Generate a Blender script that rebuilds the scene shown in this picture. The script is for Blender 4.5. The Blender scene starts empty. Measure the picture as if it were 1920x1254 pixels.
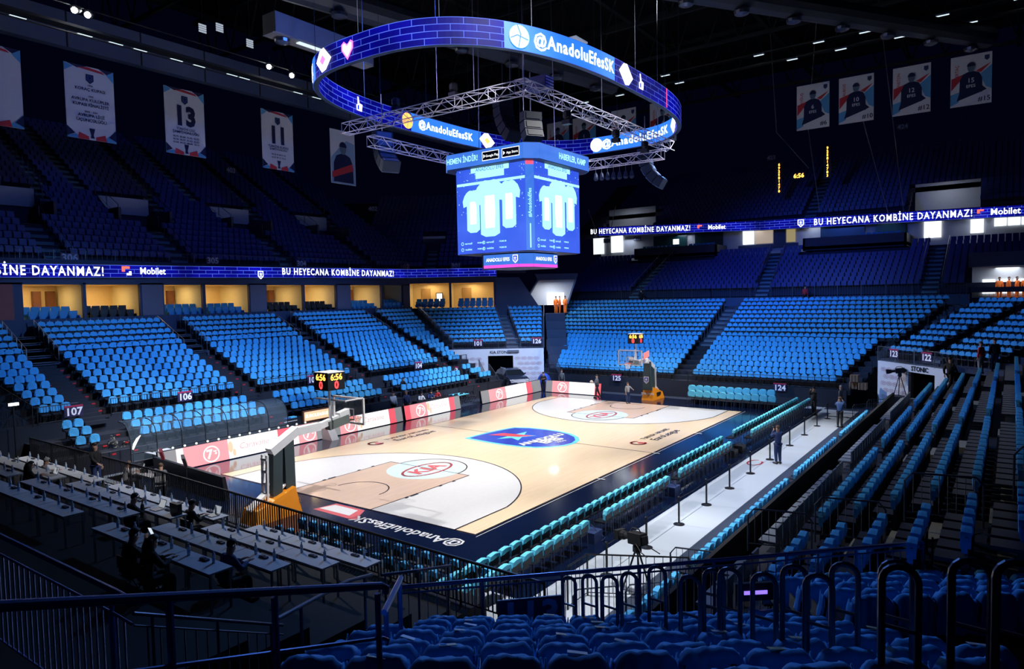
import bpy, math, random
import numpy as np
from mathutils import Vector, Matrix
random.seed(7)
PI = math.pi
SC = bpy.context.scene
# ---------------------------------------------------------------- camera
CAM = (21.8272, -31.4765, 7.8855)
YAW, PITCH, ROLL, FPX = -0.6271, -0.0544, -0.0201, 1295.35
def cam_axes():
    a, b, c = YAW, PITCH, ROLL
    f = Vector((math.sin(a)*math.cos(b), math.cos(a)*math.cos(b), math.sin(b)))
    r = Vector((math.cos(a), -math.sin(a), 0)); u = r.cross(f)
    return r*math.cos(c)+u*math.sin(c), -r*math.sin(c)+u*math.cos(c), f
CR, CU, CF = cam_axes()
cd = bpy.data.cameras.new('camera'); cam = bpy.data.objects.new('camera', cd); SC.collection.objects.link(cam)
cd.sensor_width = 36; cd.lens = FPX/1920*36; cd.clip_end = 400; cd.clip_start = .05
cam.matrix_world = Matrix(((CR.x, CU.x, -CF.x, CAM[0]), (CR.y, CU.y, -CF.y, CAM[1]), (CR.z, CU.z, -CF.z, CAM[2]), (0, 0, 0, 1)))
SC.camera = cam
# ---------------------------------------------------------------- world, light, exposure
w = bpy.data.worlds.new('world'); SC.world = w; w.use_nodes = True
w.node_tree.nodes['Background'].inputs[0].default_value = (.0002, .0006, .004, 1)
w.node_tree.nodes['Background'].inputs[1].default_value = 1.0
SC.view_settings.view_transform = 'Standard'; SC.view_settings.look = 'None'
SC.view_settings.gamma = 1; SC.view_settings.exposure = 0.0
def spot(name, loc, target, energy, col, deg, blend=.6, r=.3):
    l = bpy.data.lights.new(name, 'SPOT'); l.energy = energy; l.color = col
    l.spot_size = math.radians(deg); l.spot_blend = blend; l.shadow_soft_size = r
    o = bpy.data.objects.new(name, l); SC.collection.objects.link(o); o.location = loc
    o.rotation_euler = (Vector(target)-Vector(loc)).to_track_quat('-Z', 'Y').to_euler(); return o
WHT = (1.0, .98, .96); BLU = (.05, .16, 1.0); COOL = (.19, .45, 1.0)
for i, (x, y, z, tx, ty, e, dg) in enumerate([
        (13, -12, 26, -4, -9.5, 33000, 54), (13, 0, 26, -3.5, -.5, 14000, 50), (13, 13, 26, -3.5, 9.5, 36000, 54),
        (-21, -12.4, 25, 5, -10, 31000, 46), (-21, 1, 25, 5, 0, 17000, 44), (-21, 13, 25, 5, 10.5, 36000, 46)]):
    spot('court_floodlight', (x, y, z), (tx, ty, 0), e, WHT, dg, .75, .35)
for (x, y, tx, ty, e, dg) in ((15, -14, 12, -13.5, 26000, 30), (15, -4, 12.2, -4, 24000, 30), (15, 6, 12.4, 7, 24000, 30), (-12, -10, -9.5, -15.5, 11000, 36), (6, -11, -13.6, -11.5, 17000, 24), (6, 7, -13.6, 7, 14000, 24)):
    spot('white_fill_spot', (x, y, 26), (tx, ty, 0), e, WHT, dg, .7, .35)  # unseen spots added to brighten the walkway, near corner and courtside rows
# unseen added spots: cool light on the stands, blue wash on the upper bowl
for (x, y, z, tx, ty, tz, e, dg, c) in [
        (-5.1, -6.0, 15.6, -18, -11, 3, 11500, 74, COOL), (-5.1, 4.6, 15.6, -18, 5, 3, 10500, 72, COOL),
        (-5.1, 6.9, 15.6, -15, 19, 2.5, 11500, 48, COOL), (-2, 7.2, 15.6, -5.5, 24, 3, 12500, 62, COOL), (5.1, 7.2, 15.6, 7.5, 24, 3, 12500, 62, COOL),
        (-2.4, 7.2, 15.5, -14.5, 16.5, 1.2, 5200, 36, WHT), (5.2, 7.0, 15.6, 20, 21, 5, 6500, 52, (.16, .40, 1.0)), (5.2, -1, 15.6, 19.5, -4, 3, 4600, 70, (.12, .34, 1.0)),
        (5.2, -7.2, 15.6, 17.5, -24.5, 4, 6000, 48, (.12, .32, 1.0)), (2, -7.2, 15.6, 5, -22.5, 2, 3600, 58, COOL),
        (4, -8, 23, -32, -6, 11, 2500, 75, BLU), (-4, 9, 23, -22, 28, 11, 1100, 50, BLU), (2, 13, 20, 5, 40, 8, 9500, 58, BLU), (8, 13, 20, 26, 30, 12, 500, 60, BLU),
        (-14, -24, 24, 0, -3, 16.6, 2600, 34, (.5, .5, 1.0))]:
    spot('wash_fill_spot', (x, y, z), (tx, ty, tz), e, c, dg, 1.0, .3)

# ---------------------------------------------------------------- materials
MATS = {}
def mat(name, col, rough=.5, metal=0, emis=0, ecol=None, nz=.06, nscale=6, bump=0, spec=.5, trans=0, alpha=1, coat=0, ior=None):
    if name in MATS: return MATS[name]
    m = bpy.data.materials.new(name); m.use_nodes = True; nt = m.node_tree; b = nt.nodes['Principled BSDF']
    b.inputs['Roughness'].default_value = rough; b.inputs['Metallic'].default_value = metal
    b.inputs['Specular IOR Level'].default_value = spec; b.inputs['Coat Weight'].default_value = coat
    b.inputs['Coat Roughness'].default_value = .08
    b.inputs['Transmission Weight'].default_value = trans; b.inputs['Alpha'].default_value = alpha
    if emis:
        b.inputs['Emission Color'].default_value = (*(ecol or col), 1); b.inputs['Emission Strength'].default_value = emis
    tc = nt.nodes.new('ShaderNodeTexCoord'); n = nt.nodes.new('ShaderNodeTexNoise'); n.inputs['Scale'].default_value = nscale
    nt.links.new(tc.outputs['Object'], n.inputs['Vector'])
    mx = nt.nodes.new('ShaderNodeMix'); mx.data_type = 'RGBA'
    mx.inputs[6].default_value = (*[c*(1-nz) for c in col], 1); mx.inputs[7].default_value = (*[min(1, c*(1+nz)) for c in col], 1)
    nt.links.new(n.outputs['Fac'], mx.inputs[0]); nt.links.new(mx.outputs[2], b.inputs['Base Color'])
    if bump:
        bp = nt.nodes.new('ShaderNodeBump'); bp.inputs['Strength'].default_value = bump
        nt.links.new(n.outputs['Fac'], bp.inputs['Height']); nt.links.new(bp.outputs[0], b.inputs['Normal'])
    MATS[name] = m; return m
def emat(name, col, s):
    return mat(name, tuple(c*.2 for c in col), .6, 0, s, col)
def brick_screen(name, base, line, strength, bw=1.1, bh=.3, mort=.035):
    """LED screen showing a brick wall outlined in bright lines; driven by UV in metres"""
    m = bpy.data.materials.new(name); m.use_nodes = True; nt = m.node_tree; b = nt.nodes['Principled BSDF']
    uv = nt.nodes.new('ShaderNodeUVMap'); br = nt.nodes.new('ShaderNodeTexBrick')
    br.inputs['Color1'].default_value = (*base, 1); br.inputs['Color2'].default_value = (*[c*.55 for c in base], 1)
    br.inputs['Mortar'].default_value = (*line, 1); br.inputs['Scale'].default_value = 1
    br.inputs['Brick Width'].default_value = bw; br.inputs['Row Height'].default_value = bh
    br.inputs['Mortar Size'].default_value = mort/2; br.inputs['Mortar Smooth'].default_value = .4
    ns = nt.nodes.new('ShaderNodeTexNoise'); ns.inputs['Scale'].default_value = .35
    rp = nt.nodes.new('ShaderNodeMapRange'); rp.inputs[1].default_value = .35; rp.inputs[2].default_value = .7
    rp.inputs[3].default_value = .45*strength; rp.inputs[4].default_value = 1.6*strength
    nt.links.new(uv.outputs[0], br.inputs['Vector']); nt.links.new(uv.outputs[0], ns.inputs['Vector'])
    nt.links.new(ns.outputs['Fac'], rp.inputs[0]); nt.links.new(rp.outputs[0], b.inputs['Emission Strength'])
    nt.links.new(br.outputs['Color'], b.inputs['Emission Color'])
    b.inputs['Base Color'].default_value = (.002, .002, .006, 1); b.inputs['Roughness'].default_value = .6; b.inputs['Specular IOR Level'].default_value = .1
    MATS[name] = m; return m
def plank(name, c1, c2, rough=.30, coat=.16):
    m = bpy.data.materials.new(name); m.use_nodes = True; nt = m.node_tree; b = nt.nodes['Principled BSDF']
    tc = nt.nodes.new('ShaderNodeTexCoord'); mp = nt.nodes.new('ShaderNodeMapping'); mp.inputs['Rotation'].default_value = (0, 0, PI/2)
    br = nt.nodes.new('ShaderNodeTexBrick'); br.inputs['Scale'].default_value = 1
    br.inputs['Brick Width'].default_value = 1.6; br.inputs['Row Height'].default_value = .09; br.inputs['Mortar Size'].default_value = .002
    br.inputs['Color1'].default_value = (*c1, 1); br.inputs['Color2'].default_value = (*c2, 1); br.inputs['Mortar'].default_value = (*[c*.75 for c in c2], 1)
    nt.links.new(tc.outputs['Object'], mp.inputs[0]); nt.links.new(mp.outputs[0], br.inputs['Vector'])
    nt.links.new(br.outputs['Color'], b.inputs['Base Color'])
    b.inputs['Roughness'].default_value = rough; b.inputs['Coat Weight'].default_value = coat; b.inputs['Coat Roughness'].default_value = .06
    MATS[name] = m; return m
M_steel = mat('brushed steel', (.35, .37, .42), .32, .9, nz=.1)
M_rail = mat('dark painted rail', (.07, .09, .14), .35, .3)
M_railblk = mat('black painted rail', (.012, .014, .02), .4, .2)
M_black = mat('black plastic', (.012, .013, .018), .45)
M_blk2 = mat('matte black cloth', (.008, .009, .014), .85, nz=.2)
M_navy = mat('navy painted wall', (.018, .035, .11), .6)
M_riser = mat('dark riser carpet', (.015, .018, .032), .8, nz=.25, nscale=20)
M_conc = mat('concrete steps', (.13, .15, .2), .75, nz=.2, nscale=3, bump=.1)
M_conc2 = mat('dark blue concrete', (.05, .06, .11), .8, nz=.15, nscale=2)
M_white = mat('white paint', (.8, .8, .82), .5)
M_wmet = mat('white metal', (.82, .83, .85), .35, .1)
M_shirt = mat('light blue shirt', (.070, .46, .90), .75, nz=.12, nscale=9, bump=.25)
M_teal = mat('turquoise shirt', (.15, .70, .95), .75, nz=.12, nscale=9, bump=.25)
M_seat = mat('black seat shell', (.018, .022, .035), .4)
M_navyseat = mat('dark blue seat', (.012, .03, .26), .45)
M_greyseat = mat('grey seat shell', (.16, .19, .25), .45)
M_skin = mat('skin', (.55, .33, .24), .55, bump=.02)
M_hair = mat('dark hair', (.012, .009, .008), .6, nz=.3, nscale=40)
M_red = mat('small red sign', (.6, .02, .03), .5)
M_glass = mat('clear plastic', (.35, .5, .65), .08, trans=.0, alpha=.10, spec=.8)
M_orange = mat('orange padding', (.9, .30, .01), .5, bump=.03)
M_table = mat('pale table laminate', (.62, .66, .74), .4)
L_white = emat('lit white', (.85, .95, 1), 1.6)
L_white2 = emat('white lettering light', (.75, .88, 1), 3.5)

# ---------------------------------------------------------------- mesh builder
COL = SC.collection
def V(*a): return Vector(a)
_txt = {}
def text_geo(s, bold=.012, shear=0, space=1.0):
    k = (s, bold, shear, space)
    if k not in _txt:
        c = bpy.data.curves.new('t', 'FONT'); c.body = s; c.size = 1; c.align_x = 'CENTER'; c.align_y = 'CENTER'
        c.offset = bold; c.space_character = space; c.shear = shear; c.resolution_u = 2
        o = bpy.data.objects.new('t', c); COL.objects.link(o)
        me = bpy.data.meshes.new_from_object(o.evaluated_get(bpy.context.evaluated_depsgraph_get()))
        bpy.data.objects.remove(o)
        vs = [(v.co.x, v.co.y) for v in me.vertices]; fs = [tuple(p.vertices) for p in me.polygons]
        bpy.data.meshes.remove(me); _txt[k] = (vs, fs)
    return _txt[k]
class MB:
    def __init__(s): s.v = []; s.f = []; s.m = []; s.c = 0; s.M = None; s.uv = {}
    def add(s, vs, fs):
        o = len(s.v)
        if s.M is not None: vs = [tuple(s.M @ Vector(p)) for p in vs]
        s.v += [tuple(p) for p in vs]; s.f += [tuple(o+i for i in f) for f in fs]; s.m += [s.c]*len(fs); return s
    def mi(s, i): s.c = i; return s
    def box(s, x0, x1, y0, y1, z0, z1):
        return s.add([(x0, y0, z0), (x1, y0, z0), (x1, y1, z0), (x0, y1, z0), (x0, y0, z1), (x1, y0, z1), (x1, y1, z1), (x0, y1, z1)],
                     [(0, 3, 2, 1), (4, 5, 6, 7), (0, 1, 5, 4), (1, 2, 6, 5), (2, 3, 7, 6), (3, 0, 4, 7)])
    def hexa(s, p): return s.add(p, [(0, 3, 2, 1), (4, 5, 6, 7), (0, 1, 5, 4), (1, 2, 6, 5), (2, 3, 7, 6), (3, 0, 4, 7)])
    def bar(s, a, b, w, h, up=(0, 0, 1)):
        a, b = Vector(a), Vector(b); d = (b-a).normalized(); u = Vector(up)
        if abs(d.dot(u)) > .98: u = Vector((1, 0, 0))
        r = d.cross(u).normalized()*w/2; u = r.cross(d).normalized()*h/2
        return s.hexa([a-r-u, a+r-u, b+r-u, b-r-u, a-r+u, a+r+u, b+r+u, b-r+u])
    def tube(s, pts, r, n=6, caps=True):
        P = [Vector(p) for p in pts]; k = len(P); vs = []; fs = []; pr = None
        rr = r if isinstance(r, (list, tuple)) else [r]*k
        for i, q in enumerate(P):
            d = (P[min(i+1, k-1)]-P[max(i-1, 0)]).normalized()
            if pr is None:
                u = Vector((0, 0, 1)) if abs(d.z) < .95 else Vector((1, 0, 0)); a = d.cross(u).normalized()
            else: a = (pr-d*pr.dot(d)).normalized()
            pr = a; b = d.cross(a)
            for j in range(n):
                t = 2*PI*j/n; vs.append(q+(a*math.cos(t)+b*math.sin(t))*rr[i])
        for i in range(k-1):
            for j in range(n): fs.append((i*n+j, i*n+(j+1) % n, (i+1)*n+(j+1) % n, (i+1)*n+j))
        if caps: fs += [tuple(range(n))[::-1], tuple((k-1)*n+j for j in range(n))]
        return s.add(vs, fs)
    def lathe(s, c, prof, n=12):
        vs = []; fs = []; k = len(prof)
        for r, z in prof:
            for j in range(n): t = 2*PI*j/n; vs.append((c[0]+r*math.cos(t), c[1]+r*math.sin(t), c[2]+z))
        for i in range(k-1):
            for j in range(n): fs.append((i*n+j, i*n+(j+1) % n, (i+1)*n+(j+1) % n, (i+1)*n+j))
        fs += [tuple(range(n))[::-1], tuple((k-1)*n+j for j in range(n))]
        return s.add(vs, fs)
    def sph(s, c, r, n=8, sc=(1, 1, 1)):
        vs = []; fs = []; m = n//2+1
        for i in range(m+1):
            a = -PI/2+PI*i/m
            for j in range(n):
                t = 2*PI*j/n; vs.append((c[0]+r*sc[0]*math.cos(a)*math.cos(t), c[1]+r*sc[1]*math.cos(a)*math.sin(t), c[2]+r*sc[2]*math.sin(a)))
        for i in range(m):
            for j in range(n): fs.append((i*n+j, i*n+(j+1) % n, (i+1)*n+(j+1) % n, (i+1)*n+j))
        return s.add(vs, fs)
    def grid(s, fn, nu, nv, uvfn=None):
        vs = [fn(i/nu, j/nv) for j in range(nv+1) for i in range(nu+1)]
        o = len(s.v); fs = [(j*(nu+1)+i, j*(nu+1)+i+1, (j+1)*(nu+1)+i+1, (j+1)*(nu+1)+i) for j in range(nv) for i in range(nu)]
        s.add(vs, fs)
        if uvfn:
            for j in range(nv+1):
                for i in range(nu+1): s.uv[o+j*(nu+1)+i] = uvfn(i/nu, j/nv)
        return s
    def pris(s, poly, T, h):
        """extrude polygon (2-D) by h; T maps (x,y,z) to space"""
        n = len(poly); vs = [T(x, y, 0) for x, y in poly]+[T(x, y, h) for x, y in poly]
        return s.add(vs, [tuple(range(n))[::-1], tuple(range(n, 2*n))]+[(i, (i+1) % n, n+(i+1) % n, n+i) for i in range(n)])
    def flat(s, poly, T, z=0): return s.add([T(x, y, z) for x, y in poly], [tuple(range(len(poly)))])
    def text(s, t, size, T, z=0, bold=.012, shear=0, wide=1, space=1.0):
        vs, fs = text_geo(t, bold, shear, space)
        return s.add([T(x*size*wide, y*size, z) for x, y in vs], fs)
    def build(s, name, mats, parent=None, smooth=False, **kw):
        me = bpy.data.meshes.new(name); me.from_pydata(s.v, [], s.f)
        ms = mats if isinstance(mats, (list, tuple)) else [mats]
        for m in ms: me.materials.append(m)
        if len(ms) > 1: me.polygons.foreach_set('material_index', s.m)
        if smooth: me.polygons.foreach_set('use_smooth', [True]*len(s.f))
        if s.uv:
            L = me.uv_layers.new(name='UVMap')
            for lp in me.loops:
                if lp.vertex_index in s.uv: L.data[lp.index].uv = s.uv[lp.vertex_index]
        me.update()
        o = bpy.data.objects.new(name, me); COL.objects.link(o)
        if parent is not None: o.parent = parent
        return tag(o, **kw)
def tag(o, label=None, cat=None, group=None, kind=None):
    if label: o['label'] = label
    if cat: o['category'] = cat
    if group: o['group'] = group
    if kind: o['kind'] = kind
    return o
def empty(name, loc=(0, 0, 0), rz=0, **kw):
    o = bpy.data.objects.new(name, None); COL.objects.link(o); o.location = loc; o.rotation_euler = (0, 0, rz); o.empty_display_size = .1
    return tag(o, **kw)
def copytree(o, loc=None, rz=None, label=None, group=None):
    c = o.copy(); COL.objects.link(c)
    for ch in o.children:
        d = ch.copy(); COL.objects.link(d); d.parent = c
        for g in ch.children: e = g.copy(); COL.objects.link(e); e.parent = d
    if loc is not None: c.location = loc
    if rz is not None: c.rotation_euler = (0, 0, rz)
    if label: c['label'] = label
    if group: c['group'] = group
    return c
def frame(o, ex, ey, ez=None):
    o = Vector(o); ex = Vector(ex).normalized(); ey = Vector(ey).normalized(); ez = ex.cross(ey) if ez is None else Vector(ez)
    return lambda x, y, z=0: o+ex*x+ey*y+ez*z
# view-facing corner frame used for the two corner stands (bowl is symmetric): s along the rows, d across them
FH = Vector((-.58681, .80972)); RH = Vector((.80972, .58681)); C0 = Vector((21.8272, -31.4765))
def sd(s, d, z=0): q = C0+FH*d+RH*s; return Vector((q.x, q.y, z))
ORD = 'first second third fourth fifth sixth seventh eighth ninth tenth eleventh twelfth thirteenth fourteenth fifteenth sixteenth seventeenth eighteenth nineteenth'.split()
TENS = 'twent thirt fort fift sixt sevent eight ninet'.split()
def ordn(i):
    if i < 19: return ORD[i]
    n = i+1
    if n > 99: return '%dth' % n
    return TENS[n//10-2]+('ieth' if n % 10 == 0 else 'y-'+ORD[n % 10-1])
ORANGE_T = emat('amber digits', (1, .42, .05), 5)
RED_T = emat('red digits', (1, .03, .03), 5)
# ================================================================ the floor and the court
f = MB(); f.box(-34, 40, -34, 48, -.3, 0)
f.build('floor', mat('dark hall floor', (.03, .04, .07), .5, nz=.15), kind='structure')
f = MB(); f.box(-11.6, 11.75, -17.2, 17.4, 0, .012)
f.build('floor_apron', mat('navy court apron', (.004, .010, .040), .16, coat=.4, nz=.12), kind='structure')
f = MB(); f.box(11.75, 13.85, -24, 17.6, 0, .012); f.box(9.0, 11.75, -24, -17.2, 0, .012); f.box(3.4, 11.75, 17.4, 18.4, 0, .012); f.box(-15.5, -10.3, -6.1, -4.9, 0, .012); f.box(-15.5, -9.9, -18, -13, 0, .012)
f.build('floor_walkway', mat('pale grey walkway floor', (.55, .62, .72), .3, coat=.2, nz=.05, nscale=1), kind='structure')
f = MB(); f.box(-11.6, -10.3, -4.9, 18, .012, .02); f.box(13.85, 16.3, -24, 15.5, 0, .012)
f.build('floor_strip', mat('slate floor strip', (.045, .06, .10), .4), kind='structure')
WOOD = plank('court maple planks', (.84, .66, .46), (.78, .60, .41)); KEYW = plank('key maple planks', (.68, .50, .40), (.62, .45, .36))
f = MB(); f.box(-7.5, 7.5, -14, 14, .012, .02); court = f.build('floor_court', WOOD, kind='structure')
XY = lambda x, y, z=0: Vector((x, y, z))
PT = mat('white court paint', (.70, .70, .72), .3, coat=.15); LN = mat('black court line', (.02, .02, .03), .25); CIR = mat('pale blue court paint', (.60, .76, .82), .3, coat=.15)
def arc(cx, cy, r, a0, a1, n=32): return [(cx+r*math.cos(a0+(a1-a0)*i/n), cy+r*math.sin(a0+(a1-a0)*i/n)) for i in range(n+1)]
def stroke(mb, pts, wd, z, T=XY):
    for a, b in zip(pts, pts[1:]):
        a, b = Vector(a), Vector(b); d = (b-a); L = d.length
        if L < 1e-6: continue
        n = Vector((-d.y, d.x))/L*wd/2; e = d/L*wd*.3
        mb.flat([(a-n-e), (b-n+e), (b+n+e), (a+n-e)], T, z)
thr = math.asin(6.6/6.75)
for s in (-1, 1):   # both ends; s=-1 is the near end
    m = MB(); pts = arc(0, 12.425, 6.75, -PI/2-thr, -PI/2+thr, 48)
    Ts = (lambda s: (lambda x, y, z=0: Vector((x, s*y, z))))(s)
    poly = [(6.6, 14), ]+pts[::-1]+[(-6.6, 14)]
    m.flat(poly if s < 0 else poly[::-1], Ts, .024); m.build('court_paint', PT, court)
    m = MB(); m.flat([(-2.45, 8.2), (2.45, 8.2), (2.45, 14), (-2.45, 14)], Ts, .028); m.build('key_paint', KEYW, court)
    m = MB(); m.flat(arc(0, 8.35, 1.8, 0, 2*PI, 40)[:-1], Ts, .032); m.build('circle_paint', CIR, court)
    m = MB(); stroke(m, [(6.6, 14), (6.6, 11.0)]+pts[::-1]+[(-6.6, 11.0), (-6.6, 14)], .05, .037, Ts)
    stroke(m, [(-2.45, 14), (-2.45, 8.2), (2.45, 8.2), (2.45, 14)], .04, .037, Ts)
    stroke(m, arc(0, 8.2, 1.8, PI, 2*PI, 24), .05, .037, Ts); stroke(m, arc(0, 12.425, 1.25, PI, 2*PI, 20), .05, .037, Ts)
    for sx in (-1, 1):
        for yy, ln in ((12.2, .1), (11.9, .35), (10.2, .1), (9.35, .1)): stroke(m, [(sx*2.5, yy), (sx*2.5, yy-ln)], .12, .038, Ts)
    m.build('court_line', LN, court)
m = MB(); stroke(m, [(-7.5, -14), (7.5, -14), (7.5, 14), (-7.5, 14), (-7.5, -14)], .05, .030); stroke(m, [(-7.5, 0), (-2.8, .0)], .04, .03); stroke(m, [(2.9, 0), (7.5, 0)], .04, .03)
m.build('boundary_line', LN, court)
m = MB()
for y in (-5.675, 0, 5.675): stroke(m, [(7.5, y), (7.85, y)], .08, .033)
stroke(m, [(7.66, -14.16), (7.66, 14.16)], .03, .032); m.build('sideline_mark', PT, court)
# emblem in the middle of the court: blue crest, star, lettering
LB = mat('sky blue court paint', (.18, .70, .90), .2, coat=.3); DB = mat('royal blue court paint', (.03, .06, .48), .2, coat=.3); RD = mat('red court paint', (.75, .07, .08), .2, coat=.3); RD2 = mat('faded red court paint', (.62, .12, .14), .3)
ax = Vector((.93, .30)).normalized()   # crest axis runs from its top edge (left) to its tip (right)
crest0 = [(-2.95, -2.05), (-2.95, -1.0), (-2.85, .1), (-2.7, 1.1), (-2.45, 2.05), (-1.6, 2.4), (-.5, 2.5), (.6, 2.4), (1.6, 2.05), (2.4, 1.45), (2.9, .7), (3.1, -.05), (3.0, -.8), (2.6, -1.5), (1.9, -2.05), (1.0, -2.3), (0, -2.38), (-1.0, -2.33), (-2.0, -2.22)]
m = MB(); m.flat(crest0[::-1], XY, .028); m.build('emblem_border', LB, court)
m = MB(); m.flat([(x*.92, y*.9) for x, y in crest0[::-1]], XY, .033); m.build('emblem', DB, court)
star = [(-.75+1.35*(1 if i % 2 == 0 else .42)*math.cos(PI*i/5+.5)*.8, -.1+1.35*(1 if i % 2 == 0 else .42)*math.sin(PI*i/5+.5)) for i in range(10)]
m = MB(); m.flat(star, XY, .038); m.build('emblem_star', LB, court)
m = MB(); m.flat([(-2.3, -.7), (-1.9, .2), (.1, .45), (-.5, -.25)], XY, .043); m.build('emblem_stripe', RD, court)
TV = frame((0, 0, 0), (0, 1, 0), (-1, 0, 0))
m = MB(); T = frame((1.0, -.1, .046), (.10, 1, 0), (-1, .10, 0)); m.text('ANADOLU', .74, T, 0, .05)
T = frame((1.62, -.15, .046), (.10, 1, 0), (-1, .10, 0)); m.text('EFES', .85, T, 0, .06)
T = frame((2.2, -.1, .046), (.10, 1, 0), (-1, .1, 0)); m.text('1976', .4, T, 0, .02); m.build('emblem_lettering', PT, court)
for s, cy in ((-1, -8.35), (1, 8.35)):
    T = frame((.1, cy, .040), (0, 1, 0), (-1, 0, 0)); m = MB(); m.text('KIA', 1.1, T, 0, .03, wide=1.1)
    stroke(m, [(1.42*math.cos(a), .78*math.sin(a)) for a in np.linspace(0, 2*PI, 41)], .12, 0, T); m.build('sponsor_lettering', RD2, court)
for (x, y) in ((6.0, 3.9), (-6.2, -3.4)):
    T = frame((x, y, .031), (0, 1, 0), (-1, 0, 0)); m = MB(); m.text('TURKISH AIRLINES', .42, lambda a, b, c=0: T(a+.5, b+.32, c), 0, .008); m.text('EuroLeague', .68, lambda a, b, c=0: T(a+.5, b-.28, c), 0, .01); m.build('league_lettering', LN, court)
    m = MB(); stroke(m, [(-2.2+.38*math.cos(a), .1+.38*math.sin(a)) for a in np.linspace(.6, 5.6, 20)], .14, 0, T); m.sph(T(-2.1, 0, 0), .2, 8, (1, 1, .02)); m.build('league_emblem', RD, court)
m = MB(); T = frame((5.15, -14.95, .016), (-1, 0, 0), (0, -1, 0)); m.text('@AnadoluEfesSK', .72, T, .002, .018); m.build('apron_lettering', PT, court)
m = MB(); m.flat([(2.3, -14.15), (2.9, -15.15), (.5, -15.1), (.7, -14.15)][::-1], XY, .016); m.build('floor_mark', RD2, court)
m = MB(); m.flat([(2.1, -14.3), (2.3, -14.9), (.6, -14.9), (.8, -14.3)][::-1], XY, .019); m.build('floor_mark_inner', PT, court)
m = MB(); T = frame((12.3, .6, .015), (0, 1, 0), (-1, 0, 0)); stroke(m, [(.55*math.cos(a), .3*math.sin(a)) for a in np.linspace(0, 5.4, 24)], .09, 0, T); m.build('walkway_mark', RD, court)

# ================================================================ seats
SEATS = {'bleacher_seat': [], 'side_seat': [], 'tier_seat': [], 'upper_seat': [], 'bare_seat': [], 'front_seat': []}
def proj(p):
    d = Vector(p)-Vector(CAM); z = d.dot(CF)
    if z < .3: return None
    return 960+FPX*d.dot(CR)/z, 627-FPX*d.dot(CU)/z, z
def add_seat(kind, p, ang, label):
    q = proj((p[0], p[1], p[2]+.7))
    if q is None or not (-25 < q[0] < 1945 and -40 < q[1] < 1300): return
    SEATS[kind].append((tuple(p), ang, label, q))
def row(kind, a, b, z, ang, pitch, where, skip=()):
    """seats from plan point a to plan point b"""
    a, b = Vector(a), Vector(b); L = (b-a).length; n = max(1, int(L/pitch+.6))
    for i in range(n):
        if i in skip: continue
        q = a+(b-a)*((i+.5)/n); add_seat(kind, (q.x, q.y, z), ang+random.uniform(-.02, .02), 'blue-shirted seat, %s from the left, %s' % (ordn(i), where))
    return n
XL = lambda i: -16-.73*i
ZL = lambda i: 2.25+.313*i
SECL = [('107', -18.2, -16.75), ('106', -15.05, -7.85), ('105', -6.3, 1.1), ('104', 2.75, 10.3), ('103', 11.7, 13.0)]
r1 = MB(); r2 = MB(); st = MB()
for i in range(9):
    zz = ZL(i); r1.box(XL(i)-.28, XL(i)+.45, -26, 14.6, zz-.33, zz)
    for nm, y0, y1 in SECL:
        if nm == '103': y1 = 13.0+.2*i
        if nm == '107': y0 -= .1*i
        row('bleacher_seat', (XL(i), y0), (XL(i), y1), zz, 0, .54, '%s row up, section %s' % (ordn(i), nm))
    for y in (-15.9, -7.1, 1.9, 11.0): r1.box(XL(i)+.45, XL(i)+.75, y-.55, y+.55, zz-.33, zz-.15)
for j in range(5):
    zz = 4.76+.34*j; x = -21.7-.67*j
    r2.box(x-.25, x+.42, -26, 17.0+.15*j, zz-.36, zz)
    for nm, y0, y1 in SECL:
        if nm == '103': y1 = 15.0+.25*j
        if nm == '107': y0 -= 1.5+.2*j
        row('tier_seat', (x, y0), (x, y1), zz, 0, .455, '%s concrete-tier row above section %s' % (ordn(j), nm))
    for y in (-15.9, -7.1, 1.9, 11.0):
        for k in range(2): st.box(x+.42-.28*k-.28, x+.42-.28*k, y-.72, y+.72, zz-.36, zz-.12+.12*k+.01*k)
        st.box(x-.25, x+.42, y-.72, y+.72, zz-.05, zz+.012)
r1.box(-21.95, -15.55, -26, 14.6, 0, 1.9) if False else None
for a_, b_ in ((-26, 14.6),): r1.box(-15.57, -15.52, a_, b_, .0, 2.25)
r1.build('floor_left_stand', M_riser, kind='structure'); r2.build('floor_left_tier', M_conc2, kind='structure'); st.build('floor_left_stairs', M_conc, kind='structure')
r = MB()
for k, (x, z) in enumerate(((-12.5, 1.05), (-13.38, 1.33), (-14.26, 1.6))):
    r.box(x-.43, x+.45, -19, 14.2, z-.3, z)
    for nm, y0, y1 in SECL:
        if nm == '107': y0 = -18.1+.1*k; y1 = -16.9
        elif nm == '103': y0 = 11.3; y1 = 12.4+.2*(2-k)
        else: y0 -= .15; y1 -= .3
        row('bleacher_seat', (x, y0), (x, y1), z, 0, .54, '%s courtside row below section %s' % (ordn(k), nm))
r.box(-12.06, -12.02, -19, 14.2, 0, 1.05); r.box(-15.52, -14.69, -19, 14.2, 1.0, 1.5)
r.build('floor_courtside_riser', M_riser, kind='structure')
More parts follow.
